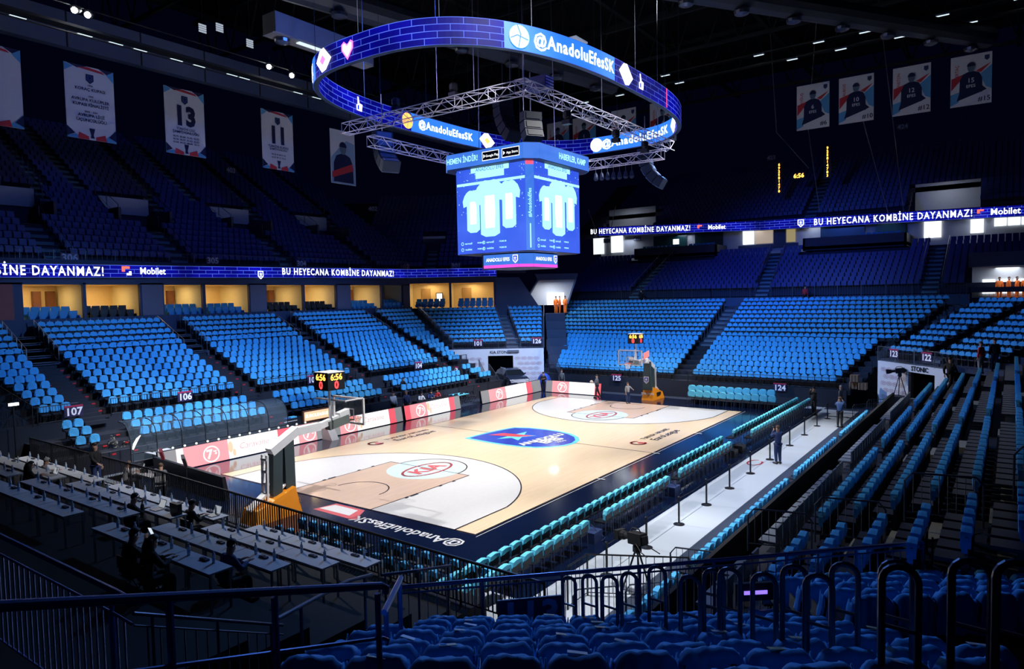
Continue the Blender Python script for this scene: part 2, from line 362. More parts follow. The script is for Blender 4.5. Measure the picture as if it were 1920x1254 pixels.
# far stand
r1 = MB(); r2 = MB(); st = MB()
YF = lambda i: 18.9+.73*i
for i in range(8):
    zz = 1.25+.32*i; xl = -10.0-.28*i-(.9 if i > 1 else 0)*0; xr = 12.3+.25*i
    r1.box(-11.2-.35*i, 13.2+.25*i, YF(i)-.42, YF(i)+.31, zz-.33, zz)
    row('bleacher_seat', (xl, YF(i)), (.75, YF(i)), zz, -PI/2, .468, '%s row up in section 125' % ordn(i))
    row('bleacher_seat', (2.25, YF(i)), (xr, YF(i)), zz, -PI/2, .468, '%s row up in section 124' % ordn(i))
r1.box(-10.6, 13, 18.44, 18.48, 0, 1.25)
for j in range(9):
    y = 25.0+.74*j; zz = 3.77+.34*j
    r2.box(-13.7-.37*j, 15.4+.42*j, y-.45, y+.29, zz-.36, zz)
    row('tier_seat', (-12.8-.45*j, y), (.7, y), zz, -PI/2, .468, '%s concrete-tier row of section 125' % ordn(j))
    row('tier_seat', (2.3, y), (15.3+.33*j, y), zz, -PI/2, .468, '%s concrete-tier row of section 124' % ordn(j))
    st.box(.85, 2.15, y-.45, y+.29, zz-.05, zz+.012); st.box(.85, 2.15, y-.75, y-.45, zz-.36, zz-.16)
r2.box(-16.9, 19, 31.2, 33.0, 6.1, 6.6)
r1.build('floor_far_stand', M_riser, kind='structure'); r2.build('floor_far_tier', M_conc2, kind='structure'); st.build('floor_far_stairs', M_conc, kind='structure')
# far-left corner tier, sections 101 and 126
ANG_C = math.atan2(-FH.y, -FH.x)
def sdbox(m, s0, s1, d0, d1, z0, z1): m.hexa([sd(s0, d0, z0), sd(s1, d0, z0), sd(s1, d1, z0), sd(s0, d1, z0), sd(s0, d0, z1), sd(s1, d0, z1), sd(s1, d1, z1), sd(s0, d1, z1)])
r = MB(); st = MB()
for j in range(9):
    d = 61+.67*j; zz = 3.4+.34*j; t = j/8
    sdbox(r, -5.35-3.7*t, 2.8+.3*t, d-.42, d+.25, zz-.36, zz)
    for nm, s0, s1 in (('101', -5.2-3.6*t, -.55-.95*t), ('126', .72-1.1*t, 2.6+.3*t)):
        a, b = sd(s0, d), sd(s1, d); row('tier_seat', a.xy, b.xy, zz, ANG_C, .455, '%s row of corner section %s' % (ordn(j), nm))
    c = .08-1.02*t; sdbox(st, c-.5, c+.5, d-.42, d+.25, zz-.05, zz+.015); sdbox(st, c-.5, c+.5, d-.7, d-.42, zz-.36, zz-.17)
r.build('floor_corner_tier', M_conc2, kind='structure'); st.build('floor_corner_stairs', M_conc, kind='structure')
# far-right corner, sections 123 and 122
UR = Vector((.77, -.64)).normalized(); NR = Vector((.64, .77)).normalized(); ANG_R = math.atan2(-NR.y, -NR.x)
r = MB(); st = MB()
def rc(p, z): return Vector((p.x, p.y, z))
for j in range(10):
    L = Vector((15.35, 20.3))+NR*.67*j+UR*.12*j; zz = 3.3+.34*j
    a = L-UR*.4-NR*.42; b = L+UR*11-NR*.42; c = L+UR*11+NR*.25; e = L-UR*.4+NR*.25
    r.hexa([rc(a, zz-.36), rc(b, zz-.36), rc(c, zz-.36), rc(e, zz-.36), rc(a, zz), rc(b, zz), rc(c, zz), rc(e, zz)])
    w1 = 2.6+.06*j
    row('tier_seat', L, L+UR*w1, zz, ANG_R, .455, '%s row of corner section 123' % ordn(j))
    row('tier_seat', L+UR*(w1+1.25), L+UR*(w1+5.2), zz, ANG_R, .455, '%s row of corner section 122' % ordn(j))
    a = L+UR*(w1+.1)-NR*.42; b = a+UR*1.05; st.hexa([rc(a, zz-.1), rc(b, zz-.1), rc(b+NR*.67, zz-.1), rc(a+NR*.67, zz-.1), rc(a, zz+.015), rc(b, zz+.015), rc(b+NR*.67, zz+.015), rc(a+NR*.67, zz+.015)])
    a = a-NR*.3; b = b-NR*.3; st.hexa([rc(a, zz-.36), rc(b, zz-.36), rc(b+NR*.3, zz-.36), rc(a+NR*.3, zz-.36), rc(a, zz-.17), rc(b, zz-.17), rc(b+NR*.3, zz-.17), rc(a+NR*.3, zz-.17)])
r.build('floor_right_corner_tier', M_conc2, kind='structure'); st.build('floor_right_corner_stairs', M_conc, kind='structure')
# right stand, seen from behind
r1 = MB(); st = MB()
SECR = [('116', -19.5, -16.9), ('117', -15.6, -8.0), ('118', -6.6, 1.0), ('119', 2.5, 9.6)]
def rseat(kind, x, z, lab, y1=9.6, pitch=.50):
    for nm, a, b in SECR:
        b = min(b, y1); row(kind, (x, b), (x, a), z, PI, pitch, '%s of section %s' % (lab, nm))
r1.box(14.75, 15.5, -19, 12.5, 0, .15); r1.box(15.5, 16.4, -19, 12.5, 0, .42)
for q_, (a, b) in enumerate(((-19, -15.5), (-14.6, -5.2), (-4.2, 3.4), (4.4, 12.2))): row('side_seat', (15.2, b), (15.2, a), .15, PI, .5, '%s stretch of the right floor row' % ('nearest', 'second', 'third', 'farthest')[q_])
row('bare_seat', (15.95, 12), (15.95, -19), .42, PI, .5, 'second courtside row')
r1.box(17.0, 18.1, -20, 11, 0, 1.75)
rseat('bare_seat', 17.55, 1.75, 'front row')
for k in range(5):
    x = 18.5+.7*k; z = 2.2+.3*k
    r1.box(x-.45, x+.25, -20, 11, 0 if k == 4 else z-.6, z)
    rseat('side_seat', x, z, '%s row' % ordn(k+1), 9.6-.2*k)
    for y in (-16.3, -7.3, 1.7): st.box(x-.7, x-.45, y-.55, y+.55, z-.3, z-.13)
st.box(21.70, 21.98, -20, 11, 3.6, 3.715)  # tread strip standing in for the warm light spilled on it
for k in range(4):
    x = 22.0+.72*k; z = 3.70+.33*k; r1.box(x-.45, x+.3, -20, 11, z-.6, z); rseat('side_seat', x, z, '%s row above the warm tread strip' % ordn(k), 9)
    for y in (-16.3, -7.3, 1.7): st.box(x-.45, x+.3, y-.5, y+.5, z-.05, z+.014)
r1.build('floor_right_stand', M_riser, kind='structure'); st.build('floor_right_stairs', mat('concrete with painted warm spill', (.36, .33, .25), .8, nz=.2, nscale=2), kind='structure')  # warm spill light is put into this concrete colour
w_ = MB(); w_.box(16.42, 16.52, -20, 12.6, 0, 2.05); w_.build('wall_right_stand', M_blk2, kind='structure')
# near-right corner, section 113 below the camera and 114 beside it
r = MB()
for k in range(8):
    d = 8.75-.68*k; z = 2.88+.275*k; d4 = 10.3-.68*k; z4 = 2.72+.22*k
    sdbox(r, -2.6, 3.55, d-.3, d+.38, z-.34, z)
    if k < 5: sdbox(r, 3.7, 9.5, d4-.3, d4+.38, z4-.3, z4)
    sdbox(r, 3.55, 4.2, d-.3, d+.38, z-.34, z+.02)
    for i in range(11):
        s = 3.2-.465*i-.04*(k % 2); p = sd(s, d, z)
        if s < -1.35-.1*k: continue
        add_seat('front_seat', p, ANG_C+PI, 'blue shirt on the %s seat from the aisle, %s row of section 113' % (ordn(i), ordn(k)))
    if k < 5:
        for i in range(12):
            p = sd(3.95+.465*i, d4, z4); add_seat('front_seat', p, ANG_C+PI, 'blue shirt on the %s seat past the looped handrails, %s row' % (ordn(i), ordn(k)))
r.build('floor_near_corner', M_riser, kind='structure')
# upper bowl, left: dark seats
r = MB(); st = MB()
VOMS = [(-11.6, 3), (-3.4, 3), (4.4, 3), (12, 3)]
for j in range(26):
    x = -26.6-.8*j; z = 10.75+.5*j
    if 6 <= j <= 10:
        e_ = [-34]+[v for vy in (-13.6, -5.6, 3.4, 12.2) for v in (vy-1.4, vy+2.4)]+[21-.1*j]
        for a_, b_ in zip(e_[0::2], e_[1::2]): r.box(x-.4, x+.4, a_, b_, z-.5, z)
    else: r.box(x-.4, x+.4, -34, 21-.1*j, z-.5, z)
    y = -30
    while y < 20:
        inv = False
        for k, (vy, wv) in enumerate(((-13.6, 1), (-5.6, 1), (3.4, 1), (12.2, 1))):
            yy = vy+.38*j*0
            if j < 6 and abs(y-yy-.6) < .75: inv = True
            if 6 <= j <= 10 and -1.7 < y-yy < 2.7: inv = True
            if j > 10 and (abs(y-yy-3.2) < .6 or abs(y-yy+2.0) < .5): inv = True
        if not inv: add_seat('upper_seat', (x, y, z), 0, 'unlit dark blue seat, %s along the %s row of the left upper bowl' % (ordn(int((y+30)/.5)), ordn(j)))
        y += .5
    for vy in (-13.6, -5.6, 3.4, 12.2):
        for q0, q1, ok in ((0, 1.2, j < 6), (2.6, 3.7, 4 < j), (-2.5, -1.5, 4 < j)):
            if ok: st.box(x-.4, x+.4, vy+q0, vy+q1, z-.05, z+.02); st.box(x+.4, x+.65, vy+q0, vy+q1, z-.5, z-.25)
for j in range(18):   # corner of the upper bowl
    d = 69+.8*j; z = 10.75+.5*j
    sdbox(r, -16-.4*j, 1.5, d-.4, d+.4, z-.5, z)
    s = -15.0
    while s < 1:
        if not (-8.6 < s < -7.3 and j < 5 or -9.4 < s < -6.6 and 5 <= j < 8):
            p = sd(s, d, z); add_seat('upper_seat', p, ANG_C, 'unlit dark blue seat, %s along the %s row of the corner bowl' % (ordn(int((s+15)/.5)), ordn(j)))
        s += .5
    if j < 5: sdbox(st, -8.5, -7.5, d-.4, d+.4, z-.05, z+.02); sdbox(st, -8.5, -7.5, d-.6, d-.4, z-.5, z-.25)
# middle tier and top tier at the far end
for j in range(11):
    y = 34.0+.82*j; z = 7.9+.38*j
    r.box(-19, 26, y-.42, y+.4, z-.4, z)
    x = -18.5
    while x < 25:
        if not (abs(x-3.2+.1*j) < .65 or abs(x+9.6) < .6 or abs(x-16.4) < .8 or (j > 7 and -13.8 < x < -3.9) or (j > 7 and 4.6 < x < 14.2) or (x > 18.6 and j < 5)):
            add_seat('upper_seat', (x, y, z), -PI/2, 'unlit dark blue seat, %s along the %s row of the far middle tier' % (ordn(int((x+18.5)/.5)), ordn(j)))
        x += .5
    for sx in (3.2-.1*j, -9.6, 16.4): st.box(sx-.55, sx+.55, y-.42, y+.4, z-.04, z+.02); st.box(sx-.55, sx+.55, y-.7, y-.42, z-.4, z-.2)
for j in range(16):
    y = 46.2+.8*j; z = 15.6+.5*j
    for a_, b_ in (((-24, -21), (-13.6, 13.5), (19.4, 34)) if j < 5 else ((-24, 34),)): r.box(a_, b_, y-.4, y+.4, z-.5, z)
    x = -20
    while x < 27:
        if not ((j < 5 and -21 < x < -13) or (j < 5 and 13.4 < x < 19.5) or abs(x-4.5) < .7):
            add_seat('upper_seat', (x, y, z), -PI/2, 'unlit dark blue seat, %s along the %s row of the far top tier' % (ordn(int((x+20)/.5)), ordn(j)))
        x += .5
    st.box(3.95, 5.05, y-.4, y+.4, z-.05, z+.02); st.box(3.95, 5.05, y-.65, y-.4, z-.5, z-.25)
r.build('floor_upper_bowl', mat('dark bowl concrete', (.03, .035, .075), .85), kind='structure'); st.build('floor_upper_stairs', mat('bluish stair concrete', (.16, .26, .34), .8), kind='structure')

# ---- seat models (facing +x, standing on z=0 under the backrest)
def seat_shell(m, arms=False):
    m.box(-.05, -.01, -.205, .205, .40, .80); m.box(-.02, .38, -.2, .2, .38, .44); m.box(-.06, .04, -.05, .05, 0, .4)
    if arms: m.box(-.05, .28, -.235, -.215, .42, .62); m.box(-.05, .28, .215, .235, .42, .62)
def shirt_geo(m, hw=.225, top=.88, bot=.45, seed=0):
    rr = random.Random(seed); j = lambda a: rr.uniform(-a, a)
    pf = [(-hw*.96, bot+j(.02)), (-hw*.3, bot-.015+j(.02)), (hw*.4, bot+j(.02)), (hw*.97, bot+j(.02)), (hw*1.04, top-.16), (hw*.82, top-.02), (hw*.3, top+.01), (-hw*.3, top+.01+j(.01)), (-hw*.82, top-.02), (-hw*1.04, top-.16)]
    n = len(pf); A = [(.045+j(.012)+.03*(z < .6), y, z) for y, z in pf]; B = [(.0+.0, y*.98, z+.005) for y, z in pf]; Cc = [(-.085+j(.015), y, z) for y, z in pf]
    fs = [tuple(range(n)), tuple(range(2*n, 3*n))[::-1]]
    for a in (0, n):
        for i in range(n): fs.append((a+i, a+n+i, a+n+(i+1) % n, a+(i+1) % n))
    m.add(A+B+Cc, fs)
    for sy in (-1, 1):   # hanging sleeves
        m.hexa([(-.05, sy*hw, top-.33+j(.03)), (.03, sy*hw, top-.33), (.03, sy*(hw+.03), top-.3+j(.03)), (-.05, sy*(hw+.03), top-.3), (-.05, sy*hw*.9, top-.05), (.03, sy*hw*.9, top-.05), (.03, sy*(hw+.02), top-.13), (-.05, sy*(hw+.02), top-.13)] if sy > 0 else
               [(-.05, -(hw+.04), top-.3), (.03, -(hw+.04), top-.3+j(.03)), (.03, -hw, top-.33), (-.05, -hw, top-.33), (-.05, -(hw+.02), top-.13), (.03, -(hw+.02), top-.13), (.03, -hw*.9, top-.05), (-.05, -hw*.9, top-.05)])
PIN = mat('pale seat tag', (.75, .75, .7), .5)
def seat_model(kind, seed=0):
    m = MB()
    if kind == 'upper_seat':
        m.box(-.05, .0, -.21, .21, .38, .8); m.box(.0, .1, -.2, .2, .40, .72); return m, [M_navyseat]
    if kind == 'bare_seat':
        m.box(-.05, -.01, -.2, .2, .40, .78); m.box(-.02, .38, -.2, .2, .38, .44); m.box(-.06, .04, -.05, .05, 0, .4); return m, [M_greyseat]
    seat_shell(m, kind == 'tier_seat'); m.mi(1)
    if kind == 'tier_seat': shirt_geo(m, .195, .84, .60, seed); m.mi(2); m.box(-.03, -.018, -.006, .006, .84, .93)
    elif kind == 'side_seat': shirt_geo(m, .205, .88, .64, seed)
    else: shirt_geo(m, .192, .88, .52, seed)
    return m, [M_seat, M_shirt, PIN]
for kind in ('bleacher_seat', 'side_seat', 'tier_seat', 'upper_seat', 'bare_seat'):
    L = sorted(SEATS[kind], key=lambda s: s[3][2])
    if not L: continue
    # nearest first, but the courtside rows of the left and far stands, seen face on, show larger than seats seen edge on
    L.sort(key=lambda s: s[3][2]*(1.6 if s[1] > 3 else 1))
    protos = []
    for v in range(3):
        mb, ms = seat_model(kind, v); protos.append((mb, ms))
    head, rest = L[:300], L[300:]
    pm = []
    for mb, ms in protos:
        o = mb.build(kind, ms); pm.append(o.data); bpy.data.objects.remove(o)
    grp = {'side_seat': 'shirt-covered seats on the right-hand stand', 'bleacher_seat': 'shirt-covered seats on the retractable stands', 'tier_seat': 'shirt-covered seats on the concrete tiers', 'upper_seat': 'dark blue seats of the upper bowl', 'bare_seat': 'bare seats on the right-hand stand'}[kind]
    for k, (p, a, lab, q) in enumerate(head):
        o = bpy.data.objects.new(kind, pm[k % 3]); COL.objects.link(o); o.location = p; o.rotation_euler = (0, 0, a)
        if kind == 'bare_seat': lab = lab.replace('blue-shirted seat,', 'bare grey seat,').replace('from the left,', 'from the far end,')
        tag(o, lab, 'seat', grp)
    if rest:
        vs = []; fs = []; mi = []; off = 0
        arr = [(np.array(mb.v), mb.f, mb.m) for mb, _ in protos]
        for k, (p, a, lab, q) in enumerate(rest):
            A, F_, M_ = arr[k % 3]; c, s = math.cos(a), math.sin(a)
            X = A[:, 0]*c-A[:, 1]*s+p[0]; Y = A[:, 0]*s+A[:, 1]*c+p[1]; Z = A[:, 2]+p[2]
            vs.append(np.stack([X, Y, Z], 1)); fs += [tuple(i+off for i in f_) for f_ in F_]; mi += M_; off += len(A)
        m = MB(); m.v = [tuple(x) for x in np.concatenate(vs)]; m.f = fs; m.m = mi
        m.build(kind+'_rows', protos[0][1], label={'side_seat': 'further rows of shirt-covered seats on the right-hand stand', 'bleacher_seat': 'further rows of shirt-covered seats on the retractable stands', 'tier_seat': 'further rows of shirt-covered seats on the concrete tiers', 'upper_seat': 'unlit dark blue seat rows filling the upper bowl', 'bare_seat': 'further bare seats'}[kind], cat='seats', kind='stuff', group=grp)
# foreground seats: shell and draped shirt are parts, shirts have folds
def fold_shirt(seed):
    rr = random.Random(seed); ph = [rr.uniform(0, 6) for _ in range(6)]; hw = .215
    prof = [(.075, .50), (.06, .62), (.05, .74), (.045, .82), (.02, .872), (-.03, .885), (-.085, .86), (-.10, .78), (-.105, .66), (-.11, .54), (-.115, .44)]
    def fn(u, v):
        t = v*(len(prof)-1); i = min(int(t), len(prof)-2); f_ = t-i
        x = prof[i][0]*(1-f_)+prof[i+1][0]*f_; z = prof[i][1]*(1-f_)+prof[i+1][1]*f_
        y = (u-.5)*2*hw*(1+.06*math.sin(3*z*4+ph[0])); e = abs(u-.5)*2
        z -= .22*max(0, e-.72)**1.2*3*(z-.4)
        wv = .008*math.sin(u*17+ph[1]+4*v)+.006*math.sin(u*31+ph[2]-6*v)+.007*math.sin(v*13+ph[3]+u*5)
        x += wv*(1 if x > 0 else -1)*1.3; z += .004*math.sin(u*23+ph[4])+.006*math.sin(u*9+ph[5])
        return (x, y, z)
    m = MB(); m.grid(fn, 16, 20)
    for sy in (-1, 1): m.grid(lambda u, v: (.05-.13*u+.01*math.sin(9*v+ph[1]), sy*(hw+.0+.05*v), .82-.30*v+.02*math.sin(8*u+ph[2])-.04*u), 4, 6)
    return m
fsh = []
for v in range(5):
    o = fold_shirt(v+3).build('shirt', M_shirt, smooth=True)
    sm = o.modifiers.new('t', 'SOLIDIFY'); sm.thickness = .012; fsh.append(o)
m = MB(); seat_shell(m, True); shell0 = m.build('seat_shell', M_seat); used = set()
for k, (p, a, lab, q) in enumerate(SEATS['front_seat']):
    t = empty('spectator_seat', p, a, label=lab, cat='seat', group='shirt-covered seats in the near corner')
    s_ = shell0.copy(); COL.objects.link(s_); s_.parent = t
    c = fsh[k % 5].copy(); COL.objects.link(c); c.parent = t; c.rotation_euler = (0, random.uniform(-.05, .05), random.uniform(-.04, .04))
for o in fsh+[shell0]: bpy.data.objects.remove(o)
PAPER = mat('printed paper', (.62, .62, .6), .45); GOLD = mat('gold printed paper', (.6, .5, .25), .4)
for k, (p, a, lab, q) in enumerate(SEATS['front_seat']):
    if k % 3 == 0 and 'looped' not in lab:
        m = MB(); m.bar((0, -.07, 0), (.01, .07, .01), .06, .004); o = m.build('leaflet', PAPER if k % 2 else GOLD)
        o.location = (p[0]+.0, p[1]+.0, p[2]+.875); o.rotation_euler = (.05, .2, a+random.uniform(-.5, .5))
        tag(o, 'leaflet on the '+lab.replace('blue shirt on the ', ''), 'leaflet', 'leaflets on the near seats')
# ================================================================ rails, signs
def polyrail(name, pts, h, label, group=None, mt=None, base_off=.08, step=.12, post_every=1.8, r=.022, bal=True, cat='railing', be=.007):
    """guard rail following the 3-D base points; parts: top_rail, bottom_rail, post, balusters"""
    mt = mt or M_rail; P = [Vector(p) for p in pts]; root = empty(name, P[0], label=label, cat=cat, group=group); o = P[0]
    up = Vector((0, 0, h)); m = MB(); m.tube([p-o+up for p in P], r, 6); m.build('top_rail', mt, root)
    m = MB(); m.tube([p-o+Vector((0, 0, base_off)) for p in P], r*.6, 5); m.build('bottom_rail', mt, root)
    b = MB(); np_ = 0
    for a, c in zip(P, P[1:]):
        L = (c-a).length; n = max(1, round(L/post_every))
        for i in range(n+(c is P[-1])):
            q = a+(c-a)*i/n-o; m = MB(); m.box(q.x-.02, q.x+.02, q.y-.02, q.y+.02, q.z, q.z+h)
            if np_ < 40: m.build('post', mt, root)
            np_ += 1
        if bal:
            k = int(L/step)
            for i in range(1, k):
                q = a+(c-a)*i/k-o; e = be; b.box(q.x-e, q.x+e, q.y-e, q.y+e, q.z+base_off, q.z+h)
    if bal and b.v: b.build('balusters', mt, root)
    return root
PURP = mat('dark purple sign plate', (.03, .02, .08), .5); LET = mat('white sign lettering', (.8, .8, .85), .5, 0, .25, (.7, .75, 1))
PINK = mat('crimson sign strip', (.5, .03, .10), .5)
def sign(txt, loc, nrm, size=1.0, where='', dim=False):
    """section number plate hanging on a rail, facing nrm (plan vector)"""
    n = Vector((nrm[0], nrm[1], 0)).normalized(); ex = Vector((-n.y, n.x, 0)); o = Vector(loc)
    root = empty('section_sign', o, label='dark plate reading %s %s' % (txt, where), cat='sign', group='section number signs')
    T = frame((0, 0, 0), ex, (0, 0, 1)); m = MB(); hw = .46*size; hh = .26*size
    m.pris([(-hw, -hh), (hw, -hh), (hw, hh), (-hw, hh)], lambda x, y, z: T(x, y, -z), .03); m.build('plate', PURP, root)
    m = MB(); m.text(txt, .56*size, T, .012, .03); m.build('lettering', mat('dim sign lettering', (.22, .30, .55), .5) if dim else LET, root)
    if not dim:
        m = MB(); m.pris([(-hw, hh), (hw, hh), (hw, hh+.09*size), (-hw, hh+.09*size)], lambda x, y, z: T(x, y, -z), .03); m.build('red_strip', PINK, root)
    return root
# left stand front rails
for nm, y0, y1 in (('106', -15.1, -7.7), ('105', -6.4, 1.2), ('104', 2.6, 10.4), ('103', 11.6, 13.4)):
    polyrail('guard_railing', [(-15.5, y0, 2.25), (-15.5, y1, 2.25)], .85, 'black railing along the front of section %s above the courtside rows' % nm, 'front railings of the left stand', M_railblk)
polyrail('guard_railing', [(-15.5, -18.4, 2.25), (-15.5, -16.6, 2.25)], .85, 'black railing along the front of section 107', 'front railings of the left stand', M_railblk)
polyrail('guard_railing', [(-15.5, -18.6, 2.25), (-18.4, -19.2, 3.3), (-21.9, -20, 4.75)], .95, 'dark sloping railing down the outer edge of section 107', None, M_railblk)
for t, y in (('107', -16.85), ('106', -11.2), ('105', -2.5), ('104', 7.5)): sign(t, (-15.45, y, 2.68), (1, 0), .92, 'on the front railing of section %s' % t)
polyrail('guard_railing', [(-12.03, -18.6, .35), (-12.03, 13.6, .35)], .72, 'black low fence in front of the courtside rows on the left', None, M_railblk, step=.16)
# aisle hand rails, left tier
for y in (-15.9, -7.1, 1.9, 11.0):
    for sgn in (-1, 1):
        polyrail('stair_railing', [(-21.4, y+.78*sgn, 4.7), (-24.6, y+.78*sgn, 6.2)], .9, 'thin grey rail on the %s side of the tier stairs %s' % ('near' if sgn < 0 else 'far', {-15.9: 'beside section 107', -7.1: 'between 106 and 105', 1.9: 'between 105 and 104', 11.0: 'beside section 103'}[y]), 'aisle hand rails of the left tier', M_steel, bal=False, post_every=.75, r=.014)
# row markers: small red plates at the aisle ends
m = MB(); m.box(0, .03, -.09, .09, 0, .07); mk = m.build('row_marker', M_red); first = True
for i in range(9):
    for nm, y0, y1 in SECL:
        for y in ((y0-.25) if nm != '107' else None, y1+.28):
            if y is None or y > 13: continue
            o = mk if first else mk.copy()
            if not first: COL.objects.link(o)
            first = False; o.location = (XL(i)+.45, y, ZL(i)-.16); tag(o, 'small red plate on the %s riser, at the %s end of section %s' % (ordn(i), 'near' if y == y0-.25 else 'far', nm), 'row marker', 'red row markers')
for k, (x, z) in enumerate(((-12.5, 1.05), (-13.38, 1.33), (-14.26, 1.6))):
    for q_, y in enumerate((-16.6, -15.6, -7.5, 1.5, 10.6)): o = mk.copy(); COL.objects.link(o); o.location = (x+.46, y, z-.15); tag(o, 'small red plate, %s from the near end of the %s courtside riser' % (ordn(q_), ordn(k)), 'row marker', 'red row markers')
# corner rails and tunnel walls
polyrail('guard_railing', [sd(-5.2, 60.5, 3.4), sd(2.75, 60.5, 3.4)], .85, 'grey railing above the tunnel, front of corner sections 101 and 126', None, M_steel, r=.016)
polyrail('guard_railing', [sd(-5.25, 60.5, 3.4), sd(-8.9, 66.3, 6.2)], .95, 'grey sloping railing on the left edge of section 101', None, M_steel, r=.016)
polyrail('guard_railing', [sd(2.8, 60.5, 3.4), sd(3.1, 66.3, 6.2)], .95, 'grey sloping railing on the right edge of section 126', None, M_steel, r=.016)
for sg in (-1, 1): polyrail('stair_railing', [sd(.08+.6*sg, 60.6, 3.5), sd(-.95+.6*sg, 66.3, 6.3)], .85, 'thin hand rail %s the corner stairs between 101 and 126' % ('left of' if sg < 0 else 'right of'), 'corner stair hand rails', M_steel, bal=False, post_every=.7, r=.014)
sign('101', sd(-3.0, 60.4, 3.85), -FH, .95, 'on the railing above the left tunnel'); sign('126', sd(2.15, 60.4, 3.95), -FH, .95, 'on the railing right of the left tunnel')
M_back = mat('white sponsor wall', (.72, .73, .80), .55)
CW = lambda s, h, z=0: sd(s, 60.45-z, h)
def wall_hole(name, T, x0, x1, z0, z1, hx0, hx1, hz, m_, mats):
    m = MB()
    for a, b, c, d in ((x0, hx0, z0, z1), (hx1, x1, z0, z1), (hx0, hx1, hz, z1)):
        m.hexa([T(a, c, 0), T(b, c, 0), T(b, c, -.2), T(a, c, -.2), T(a, d, 0), T(b, d, 0), T(b, d, -.2), T(a, d, -.2)])
    return m.build(name, mats, kind='structure')
wl = wall_hole('wall_tunnel_left', CW, -8.5, 2.75, 0, 3.35, -2.15, .05, 2.75, None, M_back)
m = MB(); m.text('THE NEW SPORTAGE', .3, CW, .03, .012) if False else m.text('KIA STONIC', .34, lambda a, b, c=0: CW(a-1.05, b+3.05, c), .03, .02); m.build('wall_lettering', M_black, wl)
def kia_pattern(m, T, xs, zs):
    for i, x in enumerate(xs):
        for j, z in enumerate(zs):
            xx = x+(.25 if j % 2 else 0); m.text('KIA', .17, lambda a, b, c=0: T(a+xx, b+z, c), .03, .005)
            stroke(m, [(xx+.24*math.cos(a), z+.12*math.sin(a)) for a in np.linspace(0, 2*PI, 13)], .02, .03, T)
FR = mat('faint red print', (.45, .22, .3), .6)
m = MB(); kia_pattern(m, CW, [.45, 1.0, 1.55, 2.1], [.7, 1.15, 1.6, 2.05, 2.5]); kia_pattern(m, CW, [-4.6, -4.05, -3.5, -2.95], [.7, 1.15, 1.6, 2.05, 2.5]); m.build('wall_print', FR, wl)
m = MB(); sdbox(m, -2.3, .2, 60.8, 66, 0, 3.2); m.build('wall_tunnel_shade', mat('unlit tunnel', (.001, .001, .002), 1, spec=0), kind='structure')  # black block stands in for the shade inside the tunnel
# right corner wall
P0 = Vector((14.75, 19.5)); U2 = (Vector((18.9, 15.2))-P0).normalized(); N2 = Vector((-U2.y, U2.x))
if N2.y > 0: N2 = -N2
RW = lambda x, y, z=0: Vector((P0.x+U2.x*x+N2.x*z, P0.y+U2.y*x+N2.y*z, y))
wr = wall_hole('wall_tunnel_right', RW, -.1, 6.2, 0, 3.2, 2.75, 4.95, 2.75, None, M_back)
m = MB(); m.text('STONIC', .40, lambda a, b, c=0: RW(a+3.75, b+2.98, c), .03, .03); m.build('wall_lettering', M_black, wr)
m = MB(); kia_pattern(m, RW, [.5, 1.05, 1.6, 2.15], [.9, 1.35, 1.8, 2.25, 2.7]); m.build('wall_print', FR, wr)
m = MB(); m.hexa([RW(2.6, 0, -.5), RW(5.1, 0, -.5), RW(5.1, 0, -4), RW(2.6, 0, -4), RW(2.6, 3, -.5), RW(5.1, 3, -.5), RW(5.1, 3, -4), RW(2.6, 3, -4)]); m.build('wall_tunnel_shade_right', MATS['unlit tunnel'], kind='structure')  # same black block for the shade in the right tunnel
polyrail('guard_railing', [RW(-.1, 3.2, 0), RW(6.6, 3.2, 0)], .95, 'grey railing above the right tunnel, front of sections 123 and 122', None, M_steel, r=.016)
sign('123', RW(1.5, 3.75, .06), N2, .95, 'on the railing above the right tunnel'); sign('122', RW(4.35, 3.75, .06), N2, .95, 'on the railing right of the 123 plate')
sign('125', (-3.95, 18.35, 1.15), (0, -1), .95, 'below the front railing behind the far basket'); sign('124', (8.75, 18.35, 1.15), (0, -1), .95, 'below the front railing behind the turquoise bench')
polyrail('guard_railing', [(-10.4, 18.45, 1.25), (.9, 18.45, 1.25)], .75, 'black railing along the front of section 125 behind the far basket', None, M_railblk)
polyrail('guard_railing', [(2.0, 18.45, 1.25), (12.8, 18.45, 1.25)], .75, 'black railing along the front of section 124, behind the turquoise bench', None, M_railblk)
for sg in (-1, 1): polyrail('stair_railing', [(1.5+.72*sg, 24.6, 3.7), (1.5+.72*sg, 31, 6.6)], .8, 'thin hand rail %s the far stairs between 125 and 124' % ('left of' if sg < 0 else 'right of'), 'far stair hand rails', M_rail, bal=False, post_every=.8, r=.014)
polyrail('guard_railing', [(13.6, 19.5, 1.3), (15.0, 24.8, 3.6), (18.6, 31, 6.5)], .95, 'dark sloping railing between section 124 and the right corner', None, M_rail, r=.018, step=.16)
polyrail('guard_railing', [(-18.5, 33.2, 7.35), (-1.5, 33.2, 7.35)], .95, 'thin railing above the far cross aisle, left part', 'far cross aisle railings', M_rail, r=.014, step=.2)
polyrail('guard_railing', [(-1.5, 33.2, 7.35), (18.9, 33.2, 7.35)], .95, 'thin railing above the far cross aisle, right part', 'far cross aisle railings', M_rail, r=.014, step=.2)
m = MB(); m.box(-19, 19.1, 33.1, 33.5, 6.3, 7.4); m.build('wall_cross_aisle', mat('blue grey wall', (.05, .09, .2), .7), kind='structure')
for x in (-7.8, -4.2, 8, 12.7):
    m = MB(); m.box(x-.35, x+.35, 33.0, 33.1, 6.7, 7.0); m.build('wall_vent', M_black, kind='structure')
